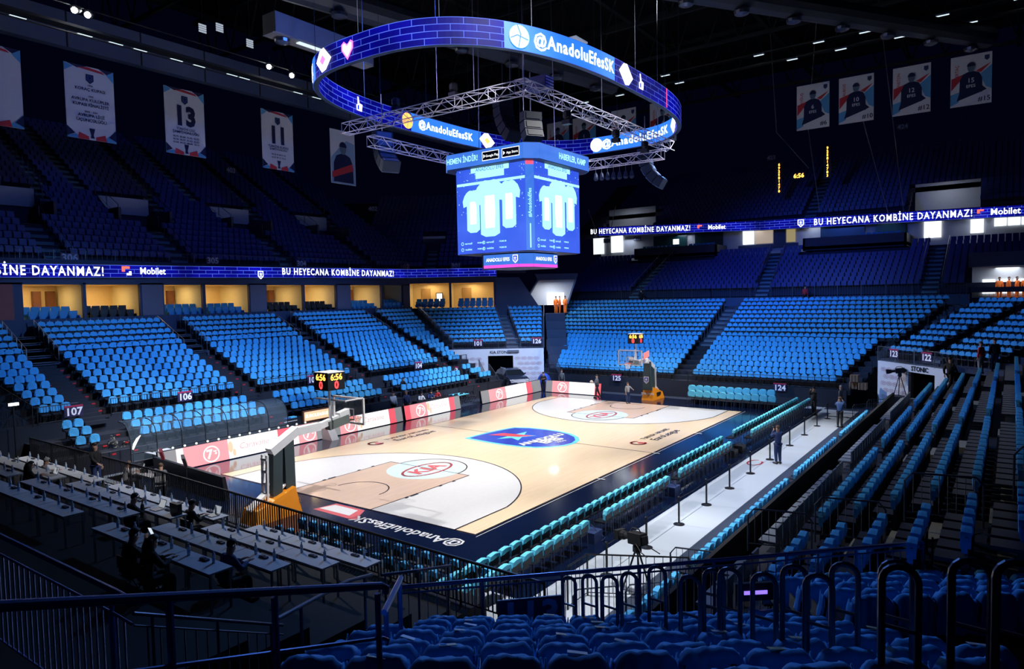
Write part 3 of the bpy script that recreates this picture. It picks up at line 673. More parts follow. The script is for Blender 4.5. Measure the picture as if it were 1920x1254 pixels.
# ================================================================ ribbon boards
BRK = brick_screen('blue brick screen', (.003, .003, .34), (.10, .18, 1.0), 1.05, 1.0, .26)
BRK2 = brick_screen('bright blue brick screen', (.012, .03, .75), (.12, .30, 1.0), 1.5)
LW = emat('ribbon white letters', (.88, .93, 1), 2.6); LR = emat('ribbon red mark', (1, .10, .06), 2.2)
def ribbon(name, path, h, label, texts, back=M_navy):
    """path: list of (x,y,ztop). texts: (string, distance along, size, material)"""
    P = [Vector(p) for p in path]; Ls = [0]
    for a, b in zip(P, P[1:]): Ls.append(Ls[-1]+(b-a).length)
    def at(t, z, out=0):
        t = max(0, min(t, Ls[-1]-1e-4)); i = max(k for k in range(len(Ls)-1) if Ls[k] <= t); a, b = P[i], P[i+1]; d = (b-a).normalized(); n = Vector((d.y, -d.x, 0)).normalized()
        return a+d*(t-Ls[i])+n*out+Vector((0, 0, z-h))
    root = empty(name, P[0], label=label, cat='led board'); o = P[0]
    m = MB(); n = int(Ls[-1]/2)
    m.grid(lambda u, v: at(u*Ls[-1], v*h, .085)-o, n, 1, lambda u, v: (u*Ls[-1], v*h)); m.build('screen', BRK, root)
    m = MB()
    for a, b in zip(P, P[1:]): m.bar(a-o-Vector((0, 0, h/2)), b-o-Vector((0, 0, h/2)), .14, h+.12)
    m.build('housing', M_black, root)
    for s, t, sz, mt in texts:
        m = MB(); m.text(s, sz, lambda x, y, z=0: at(t+x, y+h/2, .06)-o, 0, .022); m.build('lettering', mt, root)
        if s == 'Mobilet':
            m = MB(); T = lambda x, y, z=0: at(t+x, y+h/2, .06)-o; q = sz*.32
            m.flat([(-sz*2.5, -.02), (-sz*2.5+q, -.02), (-sz*2.5+q, q), (-sz*2.5, q)], T); m.flat([(-sz*2.5, q), (-sz*2.5+2*q, q), (-sz*2.5+2*q, q*1.5), (-sz*2.5, q*1.5)], T); m.build('red_mark', LR, root)
            m = MB(); m.flat([(-sz*2.0, -q), (-sz*2.0+q, -q), (-sz*2.0+q, 0), (-sz*2.0, 0)], T); m.build('white_mark', LW, root)
        if s == 'U':
            pass
    return root
def crest(root, T, sz, m1, m2):
    m = MB(); m.flat([(-.4*sz, .5*sz), (-.4*sz, -.2*sz), (0, -.55*sz), (.4*sz, -.2*sz), (.4*sz, .5*sz)], T); m.build('crest', m1, root)
    m = MB(); m.flat([(-.3*sz, .4*sz), (-.3*sz, -.14*sz), (0, -.4*sz), (.3*sz, -.14*sz), (.3*sz, .4*sz)], T, .012); m.build('crest_field', m2, root)
    m = MB(); m.flat([(.22*sz*(1 if i % 2 == 0 else .42)*math.sin(2*PI*i/10)-.0, .1*sz+.22*sz*(1 if i % 2 == 0 else .42)*math.cos(2*PI*i/10)) for i in range(10)][::-1], T, .02); m.text('EFES', .16*sz, lambda a, b, c=0: T(a, b-.17*sz, c), .02); m.build('crest_star', m1, root)
SLOG = 'BU HEYECANA KOMBİNE DAYANMAZ!'
RB = ribbon('ribbon_board', [(-25.2, -24, 10.32), (-25.2, 16.8, 10.72)] + [tuple(sd(-1.4, 67.0, 10.72))], .80, 'long blue screen strip above the suites of the left stand', [])
def rbx(yq): return yq+24
for s, y, sz in ((SLOG, -17.1, .80), ('Mobilet', -7.8, .62), (SLOG, 8.5, .74), ('Mobilet', 18.9, .66)):
    T = (lambda y: (lambda a, b, c=0: Vector((.12+c, y+24+a, -.40+b+.01*(y+24)))))(y); m = MB()
    m.text(s, sz, T, 0, .014, wide=((.80 if y > 0 else .75) if len(s) > 10 else .9), space=(1.22 if len(s) > 10 else 1)); m.build('lettering', LW, RB)
    if s == 'Mobilet':
        m = MB(); m.flat([(-2.0, -.05), (-1.8, -.05), (-1.8, .15), (-1.5, .15), (-1.5, .3), (-2.0, .3)], T); m.build('red_mark', LR, RB)
        m = MB(); m.flat([(-1.7, -.28), (-1.4, -.28), (-1.4, -.02), (-1.55, -.02), (-1.55, -.14), (-1.7, -.14)], T); m.build('white_mark', LW, RB)
DBL = emat('ribbon blue', (.02, .06, .8), 1.2)
crest(RB, lambda a, b, c=0: Vector((.12+c, .45+24+a, -.36+b)), .6, LW, DBL)
FB = ribbon('ribbon_board', [(-18.5, 42.4, 15.95), (-9.5, 43.3, 15.7), (0, 44.3, 15.42), (22, 45.3, 15.12), (30, 46, 14.9)], .95, 'long blue screen strip above the far boxes', [])
def far_T(xc):
    pts = [(-18.5, 42.4, 15.95), (-9.5, 43.3, 15.7), (0, 44.3, 15.42), (22, 45.3, 15.12), (30, 46, 14.9)]
    def T(a, b, c=0):
        x = xc+a
        for p, q in zip(pts, pts[1:]):
            if p[0] <= x <= q[0] or (q is pts[-1]) or (x < pts[0][0]):
                t = (x-p[0])/(q[0]-p[0]); break
        return Vector((x, p[1]+(q[1]-p[1])*t-.14-c, p[2]+(q[2]-p[2])*t-.48+b))-Vector((-18.5, 42.4, 15.95))
    return T
for s, x, sz in ((SLOG, -13.5, .82), ('Mobilet', -4.6, .68), (SLOG, 12.0, .92), ('Mobilet', 21.2, .80)):
    T = far_T(x); m = MB(); m.text(s, sz, T, 0, .010, wide=(.72 if len(s) > 10 else .9), space=(1.2 if len(s) > 10 else 1)); m.build('lettering', LW, FB)
    if s == 'Mobilet':
        m = MB(); m.flat([(-2.1, -.05), (-1.9, -.05), (-1.9, .15), (-1.6, .15), (-1.6, .3), (-2.1, .3)], T); m.build('red_mark', LR, FB)
crest(FB, far_T(4.0), .75, LW, DBL)
# ================================================================ suites on the left
M_suite = mat('warm cream suite wall', (.80, .62, .34), .7); M_wood = mat('dark wood cupboard', (.16, .06, .03), .5, nz=.3); M_jamb = mat('pale suite jamb', (.72, .66, .45), .7)
M_graypan = mat('grey violet panel', (.12, .12, .2), .6); M_redpan = mat('dark red panel', (.25, .05, .05), .6)
WARM = (1.0, .72, .34)
def suite_or_fill_light(loc, e, col=WARM, size=1.0, up=False):
    l = bpy.data.lights.new('suite_or_fill_light', 'AREA'); l.energy = e; l.color = col; l.size = size
    o = bpy.data.objects.new('suite_or_fill_light', l); COL.objects.link(o); o.location = loc; return o
wl = MB(); X0 = -25.3
OPEN = [(-20.4, -17.0), (-15.36, -12.1), (-11.92, -8.62), (-7.0, -4.2), (-3.98, -.46), (1.07, 4.5), (4.66, 7.91), (9.51, 13.2), (13.4, 16.0)]
ys = [-24]+[v for o in OPEN for v in o]+[16.9]
for a, b in zip(ys[0::2], ys[1::2]): wl.box(X0-.25, X0, a, b, 6.9, 9.3)
wl.box(X0-.25, X0, -24, 16.9, 9.2, 10.4); wl.box(X0-.05, X0+.25, -24, 16.9, 6.0, 7.12)
wl.build('wall_left_suites', M_navy, kind='structure')
m = MB(); m.box(X0, X0+.04, -8.5, -7.1, 7.13, 9.2); m.box(X0, X0+.04, -.4, 1.0, 7.13, 9.2); m.box(X0, X0+.04, 8.0, 9.45, 7.13, 9.2); m.build('wall_panel', M_graypan, kind='structure')
m = MB(); m.box(X0, X0+.04, -16.95, -15.85, 7.13, 9.2); m.build('wall_red_panel', M_redpan, kind='structure')
SB = MB(); JB = MB()
for a, b in OPEN: SB.box(-29.5, -29.3, a-.05, b+.05, 6.7, 9.3); SB.box(-29.3, X0-.25, a-.05, b+.05, 9.2, 9.28); JB.box(-29.3, X0-.1, a-.10, a-.02, 6.8, 9.25); JB.box(-29.3, X0-.1, b+.02, b+.10, 6.8, 9.25); SB.box(-29.3, X0-.2, a, b, 6.6, 6.75)
SB.build('wall_suite_back', M_suite, kind='structure'); JB.build('wall_suite_side', M_jamb, kind='structure')
for k, (a, b) in enumerate(OPEN):
    if k < 8: suite_or_fill_light((-27.6, (a+b)/2, 9.15), 48 if k else 10, size=1.4)
    if k in (1, 3, 5, 7):
        for q, (y, wd) in enumerate(((a+.9*(b-a)-.9, .45), (a+.9*(b-a)-.1, .5))):
            t = empty('cupboard', (-28.95, y, 6.75), label='dark wood cupboard door unit, %s at the back of the %s lit suite' % (('left one', 'right one')[q], ordn(k-1)), cat='cupboard', group='suite cupboards')
            m = MB(); m.box(-.3, 0, -wd/2, wd/2, 0, 2.1); m.build('body', M_wood, t); m = MB(); m.box(0, .03, -wd/2+.03, wd/2-.03, .05, 2.05); m.build('door', M_wood, t)
        t = empty('suite_door', (-29.25, a+.5, 6.75), label='plain door at the back of the %s lit suite' % ordn(k-1), cat='door'); m = MB(); m.box(0, .05, -.4, .4, 0, 2.05); m.build('door_leaf', mat('tan door', (.45, .28, .12), .5), t); m = MB(); m.sph((.09, .3, 1), .04); m.build('handle', M_steel, t)
# suite seating boxes
def bal_seat(col):
    m = MB(); m.box(-.08, 0, -.23, .23, .35, .9); m.box(0, .42, -.22, .22, .32, .45); m.box(-.05, .3, -.27, -.23, .4, .62); m.box(-.05, .3, .23, .27, .4, .62); m.box(0, .35, -.05, .05, 0, .34); return m
M_armb = mat('blue cushioned armchair', (.05, .30, .62), .6); M_armk = mat('black cushioned armchair', (.012, .012, .016), .5)
pb = bal_seat(0).build('suite_seat', M_armb); pk = bal_seat(0).build('suite_seat', M_armk)
cnt = 0
def suite_seats(pos, ang, blk, lab, grp):
    o = (pk if blk else pb).copy(); COL.objects.link(o); o.location = pos; o.rotation_euler = (0, 0, ang)
    tag(o, ('black' if blk else 'blue')+' cushioned seat, '+lab, 'seat', grp)
for k, (a, b) in enumerate(OPEN):
    n = 5; blk = k in (2, 5, 6)
    for rr in range(2):
        for i in range(n): suite_seats((-26.4+.8*rr, a+.45+.55*i+.12*rr, 6.95-.28*rr), 0, blk, '%s from the left in the %s row of the %s suite' % (ordn(i), ('back', 'front')[rr], ordn(k)), 'seats on the suite balconies')
    m = MB(); m.box(-27.0, -26.9, a+.1, a+3.1, 6.75, 7.75); m.build('wall_suite_counter', mat('white counter', (.7, .7, .66), .5), kind='structure')
# corner suites
WF = lambda s, h, z=0: sd(s, 67.6-z, h)
m = MB()
OC = [(-10.0, -6.05), (-5.85, -1.7)]
for a, b, c, d in ((-11.2, -10.0, 6.0, 9.4), (-6.05, -5.85, 6.9, 9.4), (-1.7, -1.35, 6.0, 9.4), (-11.2, -1.35, 9.35, 10.6), (-10, -1.7, 5.9, 6.95)):
    m.hexa([WF(a, c, 0), WF(b, c, 0), WF(b, c, -.25), WF(a, c, -.25), WF(a, d, 0), WF(b, d, 0), WF(b, d, -.25), WF(a, d, -.25)])
m.hexa([sd(-1.5, 67.3, 6.0), sd(3.3, 67.6, 6.0), sd(3.3, 68, 6.0), sd(-1.5, 68, 6.0), sd(-1.5, 67.3, 9.8), sd(.8, 67.6, 9.8), sd(.8, 68, 9.8), sd(-1.5, 68, 9.8)])
m.build('wall_corner_suites', M_navy, kind='structure')
for a, b in OC:
    m = MB(); sdbox(m, a-.1, b+.1, 70.6, 70.8, 6.5, 9.5); sdbox(m, a-.1, b+.1, 67.9, 70.6, 9.36, 9.46); sdbox(m, a-.1, b+.1, 67.9, 70.6, 6.5, 6.7); m.build('wall_corner_back', M_suite, kind='structure')
    m = MB(); sdbox(m, a-.12, a-.02, 67.9, 70.6, 6.5, 9.45); sdbox(m, b+.02, b+.12, 67.9, 70.6, 6.5, 9.45); m.build('wall_corner_side', M_jamb, kind='structure')
    c = sd((a+b)/2, 69.4, 9.3); suite_or_fill_light(c, 50, size=1.4)
    for rr in range(2):
        for i in range(5+(a > -6)): suite_seats(sd(a+.9+.58*i, 68.3-.7*rr+(.0), 6.95-.25*rr), ANG_C, False, '%s from the left, %s row of the %s corner suite' % (ordn(i), ('back', 'front')[rr], 'left' if a < -6 else 'right'), 'seats in the corner suites')
    m = MB(); m.pris([(a+.9, 6.7), (a+1.8, 6.7), (a+1.8, 8.9), (a+.9, 8.9)], lambda x, y, z: sd(x, 70.55-z, y), .06); m.build('door_1' if a < -6 else 'door_2', mat('tan door', (.45, .28, .12), .5), kind='structure')
t = empty('wall_screen', sd(-7.3, 70.4, 8.0), label='small lit screen on the back wall of the left corner suite', cat='screen'); m = MB(); m.pris([(-.35, -.45), (.35, -.45), (.35, .45), (-.35, .45)], lambda x, y, z: RH.to_3d()*x+Vector((0, 0, y))-FH.to_3d()*z, .05); m.build('bezel', M_black, t)
m = MB(); m.flat([(-.28, -.38), (.28, -.38), (.28, .38), (-.28, .38)], lambda x, y, z=0: RH.to_3d()*x+Vector((0, 0, y))-FH.to_3d()*.06); m.build('screen', emat('cream lit screen', (1, .95, .8), 1.3), t)
bpy.data.objects.remove(pb); bpy.data.objects.remove(pk)
# white entrance behind section 126 and its far twin on the right
def portal(name, pts, T, depth, mt):
    m = MB(); m.pris(pts, T, depth); return m.build(name, mt, kind='structure')
M_por = mat('white portal plaster', (.66, .70, .76), .7); L_por = emat('daylit window glass', (.95, 1, 1), 1.5)
TP = lambda x, y, z=0: sd(x, 69.4+z, y)
portal('wall_portal_left', [(1.3, 7.0), (5.5, 7.0), (6.4, 9.5), (2.8, 9.5)], TP, .2, M_por)
m = MB(); m.pris([(3.6, 7.0), (5.3, 7.0), (5.3, 8.2), (3.6, 8.2)], lambda x, y, z: sd(x, 69.3+z, y), .05); m.build('window_1', L_por, kind='structure')
m = MB(); m.pris([(2.7, 9.5), (6.5, 9.5), (6.7, 10.1), (2.4, 10.1)], lambda x, y, z: sd(x, 68.9+z, y), .3); m.build('wall_portal_lintel', M_navy, kind='structure')
m = MB(); m.tube([sd(1.2, 68.6, 7.1), sd(2.75, 69.0, 9.6)], .09); m.tube([sd(5.6, 68.6, 7.1), sd(6.5, 69, 9.6)], .09); m.build('trim_1', M_rail, kind='structure')
suite_or_fill_light(sd(3.9, 67.5, 9.3), 120, (.9, .95, 1), .8)
m = MB(); m.box(19.2, 26, 34.8, 35.0, 7.1, 9.6); m.build('wall_portal_right', M_por, kind='structure')
for k, x in enumerate((19.9, 20.9, 21.9, 22.9)):
    t = MB(); t.box(x, x+.82, 34.7, 34.78, 7.4, 8.5); t.build('window_%d' % (k+2), L_por, kind='structure')
m = MB(); m.box(19.0, 26, 33.6, 35.0, 9.5, 10.6); m.build('wall_portal_top', M_navy, kind='structure'); suite_or_fill_light((21.5, 34.2, 9.4), 30, (.9, .95, 1), 1.5)
polyrail('guard_railing', [(19.1, 33.9, 7.1), (25, 33.9, 7.1)], .55, 'dark railing in front of the bright entrance at the far right', None, M_railblk, step=.25)
# far boxes under the far ribbon
m = MB()
m.box(-20, 26, 45.6, 45.9, 12.0, 15.0); m.build('wall_far_boxes', mat('grey white plaster', (.42, .45, .52), .7), kind='structure')
def lit(x0, x1, z0, z1, y=45.5, s=1.0, col=(.95, 1, 1), nm='window'):
    global NW; m = MB(); m.box(x0, x1, y-.05, y, z0, z1); m.build('window_%d' % NW, emat('lit window %.1f %.1f' % (s, col[2]), col, s), kind='structure'); NW += 1
NW = 10
lit(-21, -19.5, 13.0, 15); lit(-18.5, -16.9, 13.1, 15.1, s=1.5); lit(-2.3, -1.1, 13.1, 14.8, s=1.4); lit(-1.0, .9, 13.1, 14.8, s=.35, col=(1, .8, .6)); lit(2.3, 3.2, 13.1, 14.6, s=.3, col=(1, .8, .35))
lit(14.9, 16.3, 12.7, 14.7, s=1.6); lit(18.6, 19.6, 12.9, 14.6, s=1.5)
for k in range(4): lit(20.4+1.0*k, 21.3+1.0*k, 13.4, 14.6, s=1.5)
m = MB(); m.box(-2.8, 3.5, 45.42, 45.5, 12.6, 13.0); m.box(1.0, 2.2, 45.4, 45.5, 13.0, 14.9); m.build('wall_box_frame', M_navy, kind='structure')
for (x0, x1, lab) in ((-13.8, -4.1, 'left'), (4.7, 13.8, 'right')):
    m = MB(); m.box(x0, x1, 42.2, 42.4, 11.9, 13.15); m.box(x0, x0+.2, 42.2, 45.5, 11.9, 13.1); m.box(x1-.2, x1, 42.2, 45.5, 11.9, 13.1); m.box(x0, x1, 42.2, 45.5, 12.0, 12.3); m.build('wall_box_front_'+lab, mat('deep navy panel', (.012, .02, .06), .6), kind='structure')
    m = MB(); m.box(x0+1, x0+5.1, 45.3, 45.56, 13.2, 14.7); m.box(x0+6.1, x1-.4, 45.3, 45.56, 13.2, 14.7); m.build('wall_box_opening_'+lab, mat('dark green glass', (.01, .04, .05), .2), kind='structure')
lit(-10.3, -9.6, 13.6, 14.2, y=45.25, s=1.4)
for (x0, n) in ((-13, 9), (-7.4, 6), (10.0, 7)):
    for i in range(n):
        m = MB(); m.box(-.2, .2, -.08, 0, .3, .8); m.box(-.2, .2, -.35, 0, .3, .4); o = m.build('box_seat', M_armb, label='blue seat, %s in the %s of the far boxes' % (ordn(i), {-13: 'left half', -7.4: 'middle', 10.0: 'right box'}[x0]), cat='seat', group='seats of the far boxes'); o.location = (x0+.5*i, 43.3, 12.6)
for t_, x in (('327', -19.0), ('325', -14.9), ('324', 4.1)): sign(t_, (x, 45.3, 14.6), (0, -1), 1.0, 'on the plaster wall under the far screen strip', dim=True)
# white sloped stairwell walls of the upper bowl
M_sw = mat('pale stairwell wall', (.5, .56, .68), .7)
for k, y in enumerate((-13.6, -5.6, 3.4, 12.2)):
    m = MB(); T = lambda a, b, c=0: Vector((-34.4-c, y+a, b))
    m.pris([(-1.4, 16.2), (2.4, 16.2), (2.4, 14.9), (-.5, 14.9)][::-1], T, .2); m.build('wall_stairwell', M_sw, kind='structure')
    m = MB(); m.box(-35, -31.0, y-1.5, y-1.3, 12.6, 15.0); m.box(-35, -31.0, y+2.3, y+2.5, 12.6, 15.0); m.box(-35, -34.6, y-1.4, y+2.4, 12, 15); m.build('wall_stairwell_side', M_conc2, kind='structure')
    polyrail('guard_railing', [(-31.2, y-1.4, 14.3), (-34.7, y-1.4, 16.3), (-34.7, y+2.4, 16.3), (-31.2, y+2.4, 14.3)], .9, 'thin rail round the stairwell of the upper bowl, %s from the left' % ordn(k), 'upper stairwell rails', M_rail, bal=False, r=.02)
sdm = MB(); sdm.pris([(-9.3, 13.0), (-6.9, 13.0), (-6.9, 14.5), (-9.3, 14.5)], lambda x, y, z: sd(x, 74.2+z, y), .2); sdm.build('wall_stairwell_corner', MATS['pale stairwell wall'], kind='structure')
m = MB(); m.box(13.7, 19.2, 49.8, 50, 15.2, 18.4); m.box(-21, -14.5, 49.8, 50, 15.2, 18.9); m.build('wall_stairwell_far', MATS['pale stairwell wall'], kind='structure')
suite_or_fill_light((16.5, 47.5, 18.6), 45, (.95, .95, 1), 1.5); suite_or_fill_light((-17.5, 47.5, 19.0), 36, (.95, .95, 1), 1.2)  # fill lights added to brighten the far stairwell walls
for x_ in (-16, -9, -1, 5, 12, 19): suite_or_fill_light((x_, 44.6, 14.6), 34, (.8, .86, 1), 1.6)  # unseen area lights added to lift the plaster wall of the far boxes
m = MB(); m.box(-25.95, -25.6, -30, 17, 10.3, 10.75); m.build('wall_upper_front', M_navy, kind='structure')
polyrail('guard_railing', [(-25.75, -26, 10.5), (-25.75, 17, 10.75)], .75, 'long pale rail in front of the upper bowl, above the left screen strip', None, M_rail, r=.02, step=.3)
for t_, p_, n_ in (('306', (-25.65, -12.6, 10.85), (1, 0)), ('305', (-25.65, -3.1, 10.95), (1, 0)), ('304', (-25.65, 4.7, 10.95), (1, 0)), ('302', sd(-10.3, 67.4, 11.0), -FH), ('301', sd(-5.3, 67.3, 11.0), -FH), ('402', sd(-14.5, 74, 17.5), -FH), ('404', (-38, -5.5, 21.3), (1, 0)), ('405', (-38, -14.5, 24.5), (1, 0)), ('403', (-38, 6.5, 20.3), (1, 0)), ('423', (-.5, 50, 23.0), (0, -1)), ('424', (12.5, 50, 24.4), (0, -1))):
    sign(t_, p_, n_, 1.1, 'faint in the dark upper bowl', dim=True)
for y in (-13.0, -5.0, 4.0, 12.8):
    polyrail('stair_railing', [(-26.2, y+.8, 10.75), (-31, y+.8, 13.7)], .9, 'thin hand rail of the lower upper-bowl stairs, the stairs nearest Y %s' % '' if False else 'thin lower hand rail of the %s upper-bowl stairs from the left' % ordn((-13.0, -5.0, 4.0, 12.8).index(y)), 'upper bowl stair rails', M_rail, bal=False, post_every=.95, r=.016)
    polyrail('stair_railing', [(-35, y+2.8, 16), (-41, y+2.8, 19.8)], .9, 'thin upper hand rail of the %s upper-bowl stairs from the left' % ordn((-13.0, -5.0, 4.0, 12.8).index(y)), 'upper bowl stair rails', M_rail, bal=False, post_every=1.2, r=.016)
for x in (3.9, 2.5, -9.0, -10.2, 15.6, 17.2):
    polyrail('stair_railing', [(x, 33.8, 7.9), (x-(.9 if 0 < x < 5 else 0), 42, 11.7)], .9, 'thin far middle-tier stair rail, %s from the left' % ordn(sorted((3.9, 2.5, -9.0, -10.2, 15.6, 17.2)).index(x)), 'far middle tier stair rails', M_rail, bal=False, post_every=1.1, r=.016)

t = empty('small_floodlight', (-15.0, -19.5, 3.45), label='small bright white lamp in the dark below section 107 at the left edge', cat='lamp'); m = MB(); m.box(-.1, 0, -.22, .22, -.08, .08); m.tube([(-.05, 0, -.08), (-.05, 0, -3.3)], .03, 5); m.build('housing', M_black, t); m = MB(); m.box(0, .02, -.2, .2, -.06, .06); m.build('lens', emat('small flood lens', (.9, 1, .9), 8), t)
# ================================================================ hanging screen cube
JX, JY, JH, JZ0, JZ1, CH = -.24, -.17, 2.55, 10.2, 14.72, .33
def screen_mat(name, c0, c1, s):
    m = bpy.data.materials.new(name); m.use_nodes = True; nt = m.node_tree; b = nt.nodes['Principled BSDF']
    tc = nt.nodes.new('ShaderNodeTexCoord'); n = nt.nodes.new('ShaderNodeTexNoise'); n.inputs['Scale'].default_value = .5
    mx = nt.nodes.new('ShaderNodeMix'); mx.data_type = 'RGBA'; mx.inputs[6].default_value = (*c0, 1); mx.inputs[7].default_value = (*c1, 1)
    nt.links.new(tc.outputs['Object'], n.inputs['Vector']); nt.links.new(n.outputs['Fac'], mx.inputs[0]); nt.links.new(mx.outputs[2], b.inputs['Emission Color'])
    b.inputs['Emission Strength'].default_value = s; b.inputs['Base Color'].default_value = (.01, .01, .03, 1); MATS[name] = m; return m
S_blue = screen_mat('blue screen picture', (.015, .045, .72), (.07, .20, 1.0), 1.0)
S_band = screen_mat('band screen picture', (.03, .15, .80), (.09, .30, .95), .95)
S_cyan = emat('pale cyan screen shape', (.42, .95, 1), 1.25); S_wht = emat('white screen shape', (.97, 1, 1), 1.6); S_pink = emat('magenta screen strip', (.9, .10, .75), 1.1)
S_dark = mat('dark screen badge', (.01, .01, .04), .5); S_red = emat('red screen mark', (1, .08, .15), 1.6)
J = empty('scoreboard_cube', (JX, JY, JZ0), label='large four-sided blue screen cube hanging over mid court, showing three white shirts', cat='scoreboard')
def octo(h, c): return [(h-c, -h), (h, -h+c), (h, h-c), (h-c, h), (-h+c, h), (-h, h-c), (-h, -h+c), (-h+c, -h)]
def ring_prism(mb, h, c, z0, z1): mb.pris(octo(h, c), lambda x, y, z: Vector((x, y, z0+z)), z1-z0)
H = JZ1-JZ0
m = MB(); ring_prism(m, JH-.05, CH, 0, H+.1); m.build('body', M_black, J)
for k, (n, ex) in enumerate((((0, -1, 0), (1, 0, 0)), ((1, 0, 0), (0, 1, 0)), ((0, 1, 0), (-1, 0, 0)), ((-1, 0, 0), (0, -1, 0)))):
    T = frame(Vector(n)*JH, ex, (0, 0, 1), n); hw = JH-CH
    scr = MB().pris([(-hw, .02), (hw, .02), (hw, H), (-hw, H)], lambda x, y, z: T(x, y, -z), .05).build('screen', S_blue, J)
    if k > 1: continue
    m = MB(); m.flat([(-hw, H*.80), (hw, H*.80), (hw, H*.83), (-hw, H*.83)], T, .01)
    m.pris([(-hw*.55, H-.02), (-hw*.55, H*.95), (-hw*.42, H*.95), (-hw*.42, H*.87), (hw*.42, H*.87), (hw*.42, H*.94), (hw*.55, H*.94), (hw*.55, H-.02)][::-1], lambda x, y, z: T(x, y, .01), .0) if False else None
    m.flat([(-hw*.42, H*.865), (hw*.42, H*.865), (hw*.42, H*.935), (-hw*.42, H*.935)], T, .01); m.flat([(-hw*.56, H*.935), (hw*.56, H*.935), (hw*.56, H*1.0), (-hw*.56, H*1.0)], T, .012); m.build('caption_bar', S_cyan, scr)
    m = MB(); m.text('ANADOLU EFES', .26, lambda a, b, c=0: T(a, b+H*.965, c), .02, .01); m.build('caption_lettering', S_blue, scr)
    for q, (cx, cz, sx, sy, zz) in enumerate(((-1.13, .27*H, 1.12, .98, .02), (1.22, .29*H, 1.12, 1.06, .025), (0, .21*H, 1.62, 1.30, .04))):
        W = .62*sx
        sh = [(-W*.62, .04), (-W*.3, -.10), (W*.3, -.10), (W*.62, .04), (W*.62, 1.35*sy), (W*.95, 1.28*sy), (W*1.02, 1.62*sy), (W*.82, 1.92*sy), (W*.5, 2.12*sy), (W*.3, 2.17*sy), (0, 2.14*sy), (-W*.3, 2.17*sy), (-W*.5, 2.12*sy), (-W*.82, 1.92*sy), (-W*1.02, 1.62*sy), (-W*.95, 1.28*sy), (-W*.62, 1.35*sy)]
        m = MB(); m.flat([(cx+x, cz+z) for x, z in sh], T, zz); m.build('shirt_picture', S_cyan, scr)
        m = MB(); m.flat([(cx+x, cz+z) for x, z in ((-W*.3, .35), (W*.3, .35), (W*.34, .9*sy), (W*.3, 1.55*sy), (-W*.3, 1.55*sy), (-W*.34, .9*sy))], T, zz+.006); m.build('shirt_highlight', S_wht, scr)
    m = MB(); rr = random.Random(k+5)
    for i in range(90):
        x = rr.uniform(-hw, hw); z = rr.uniform(.25*H, .98*H); e = rr.uniform(.008, .025); m.flat([(x-e, z-e), (x+e, z-e), (x+e, z+e), (x-e, z+e)], T, .008)
    m.build('star_dots', S_cyan, scr)
    m = MB()
    for cx in (-1.5, -.05):
        for j, z in enumerate((.125*H, .055*H)):
            m.text('eurocell' if j == 0 else 'mobilet', .15, lambda a, b, c=0: T(a+cx, b+z, c), .012, .015); m.text('PREMIUM', .11, lambda a, b, c=0: T(a+cx+.82, b+z, c), .012, .01)
            stroke(m, [(cx-.42+.08*math.cos(a), z+.08*math.sin(a)) for a in np.linspace(0, 2*PI, 9)], .025, .012, T)
    m.build('small_lettering', S_cyan, scr)
c = JH-CH/2; n = Vector((1, -1, 0)).normalized(); T = frame(Vector((c, -c, 0))+n*.012, (1, 1, 0), (0, 0, 1), n)
m = MB(); m.flat([(-.22, .02), (.22, .02), (.22, H), (-.22, H)], T); m.build('corner_screen', S_band, J)
m = MB(); m.flat([(-.03, .15), (.03, .15), (.03, H*.3), (-.03, H*.3)], T, .01); m.text('#AnadoluEfes', .26, lambda a, b, c=0: T(-b, a+H*.53, c), .01, .015); m.build('corner_lettering', S_cyan, J)
m = MB(); m.flat([(-.2, H-.22), (.2, H-.22), (.2, H-.05), (-.2, H-.05)], T, .012); m.build('corner_red_mark', S_red, J)
# top band
B0 = JH+.5
m = MB(); ring_prism(m, B0-.03, .6, H-.05, H+.78); m.build('band_housing', M_navy, J)
for k, (n, ex) in enumerate((((0, -1, 0), (1, 0, 0)), ((1, 0, 0), (0, 1, 0)), ((0, 1, 0), (-1, 0, 0)), ((-1, 0, 0), (0, -1, 0)))):
    T = frame(Vector(n)*B0, ex, (0, 0, 1), n); hw = B0-.6; m = MB(); m.flat([(-hw, H-.03), (hw, H-.03), (hw, H+.74), (-hw, H+.74)], T); b = m.build('band_screen', S_band, J)
    nn = (Vector(n)+Vector(ex)).normalized(); e2 = (Vector(ex)-Vector(n)).normalized(); T2 = frame(Vector(n)*(B0-.3)+Vector(ex)*(B0-.3)+nn*.005, e2, (0, 0, 1), nn)
    m = MB(); m.flat([(-.42, H-.03), (.42, H-.03), (.42, H+.74), (-.42, H+.74)], T2); m.build('band_corner_screen', S_band, J)
    if k == 0:
        m = MB(); m.text('HEMEN İNDİR!', .40, lambda a, c_, z=0: T(a-1.42, c_+H+.36, z), .01, .02, wide=.78); m.build('band_lettering', S_cyan, b)
        for x, tx in ((.47, 'Google Play'), (1.73, 'App Store')):
            m = MB(); m.flat([(x-.54, H+.14), (x+.54, H+.14), (x+.54, H+.6), (x-.54, H+.6)], T, .01); m.build('badge_border', S_wht, b)
            m = MB(); m.flat([(x-.51, H+.17), (x+.51, H+.17), (x+.51, H+.57), (x-.51, H+.57)], T, .014); m.build('badge', S_dark, b)
            m = MB(); m.text(tx, .17, lambda a, c_, z=0: T(a+x+.1, c_+H+.36, z), .02, .005); m.flat([(x-.45, H+.27), (x-.33, H+.37), (x-.45, H+.47)], T, .02); m.build('badge_lettering', S_wht, b)
    if k == 1:
        m = MB(); m.text('HABERLER, KAMP', .44, lambda a, c_, z=0: T(a+.72, c_+H+.36, z), .01, .02, wide=.80); m.build('band_lettering', S_cyan, b)
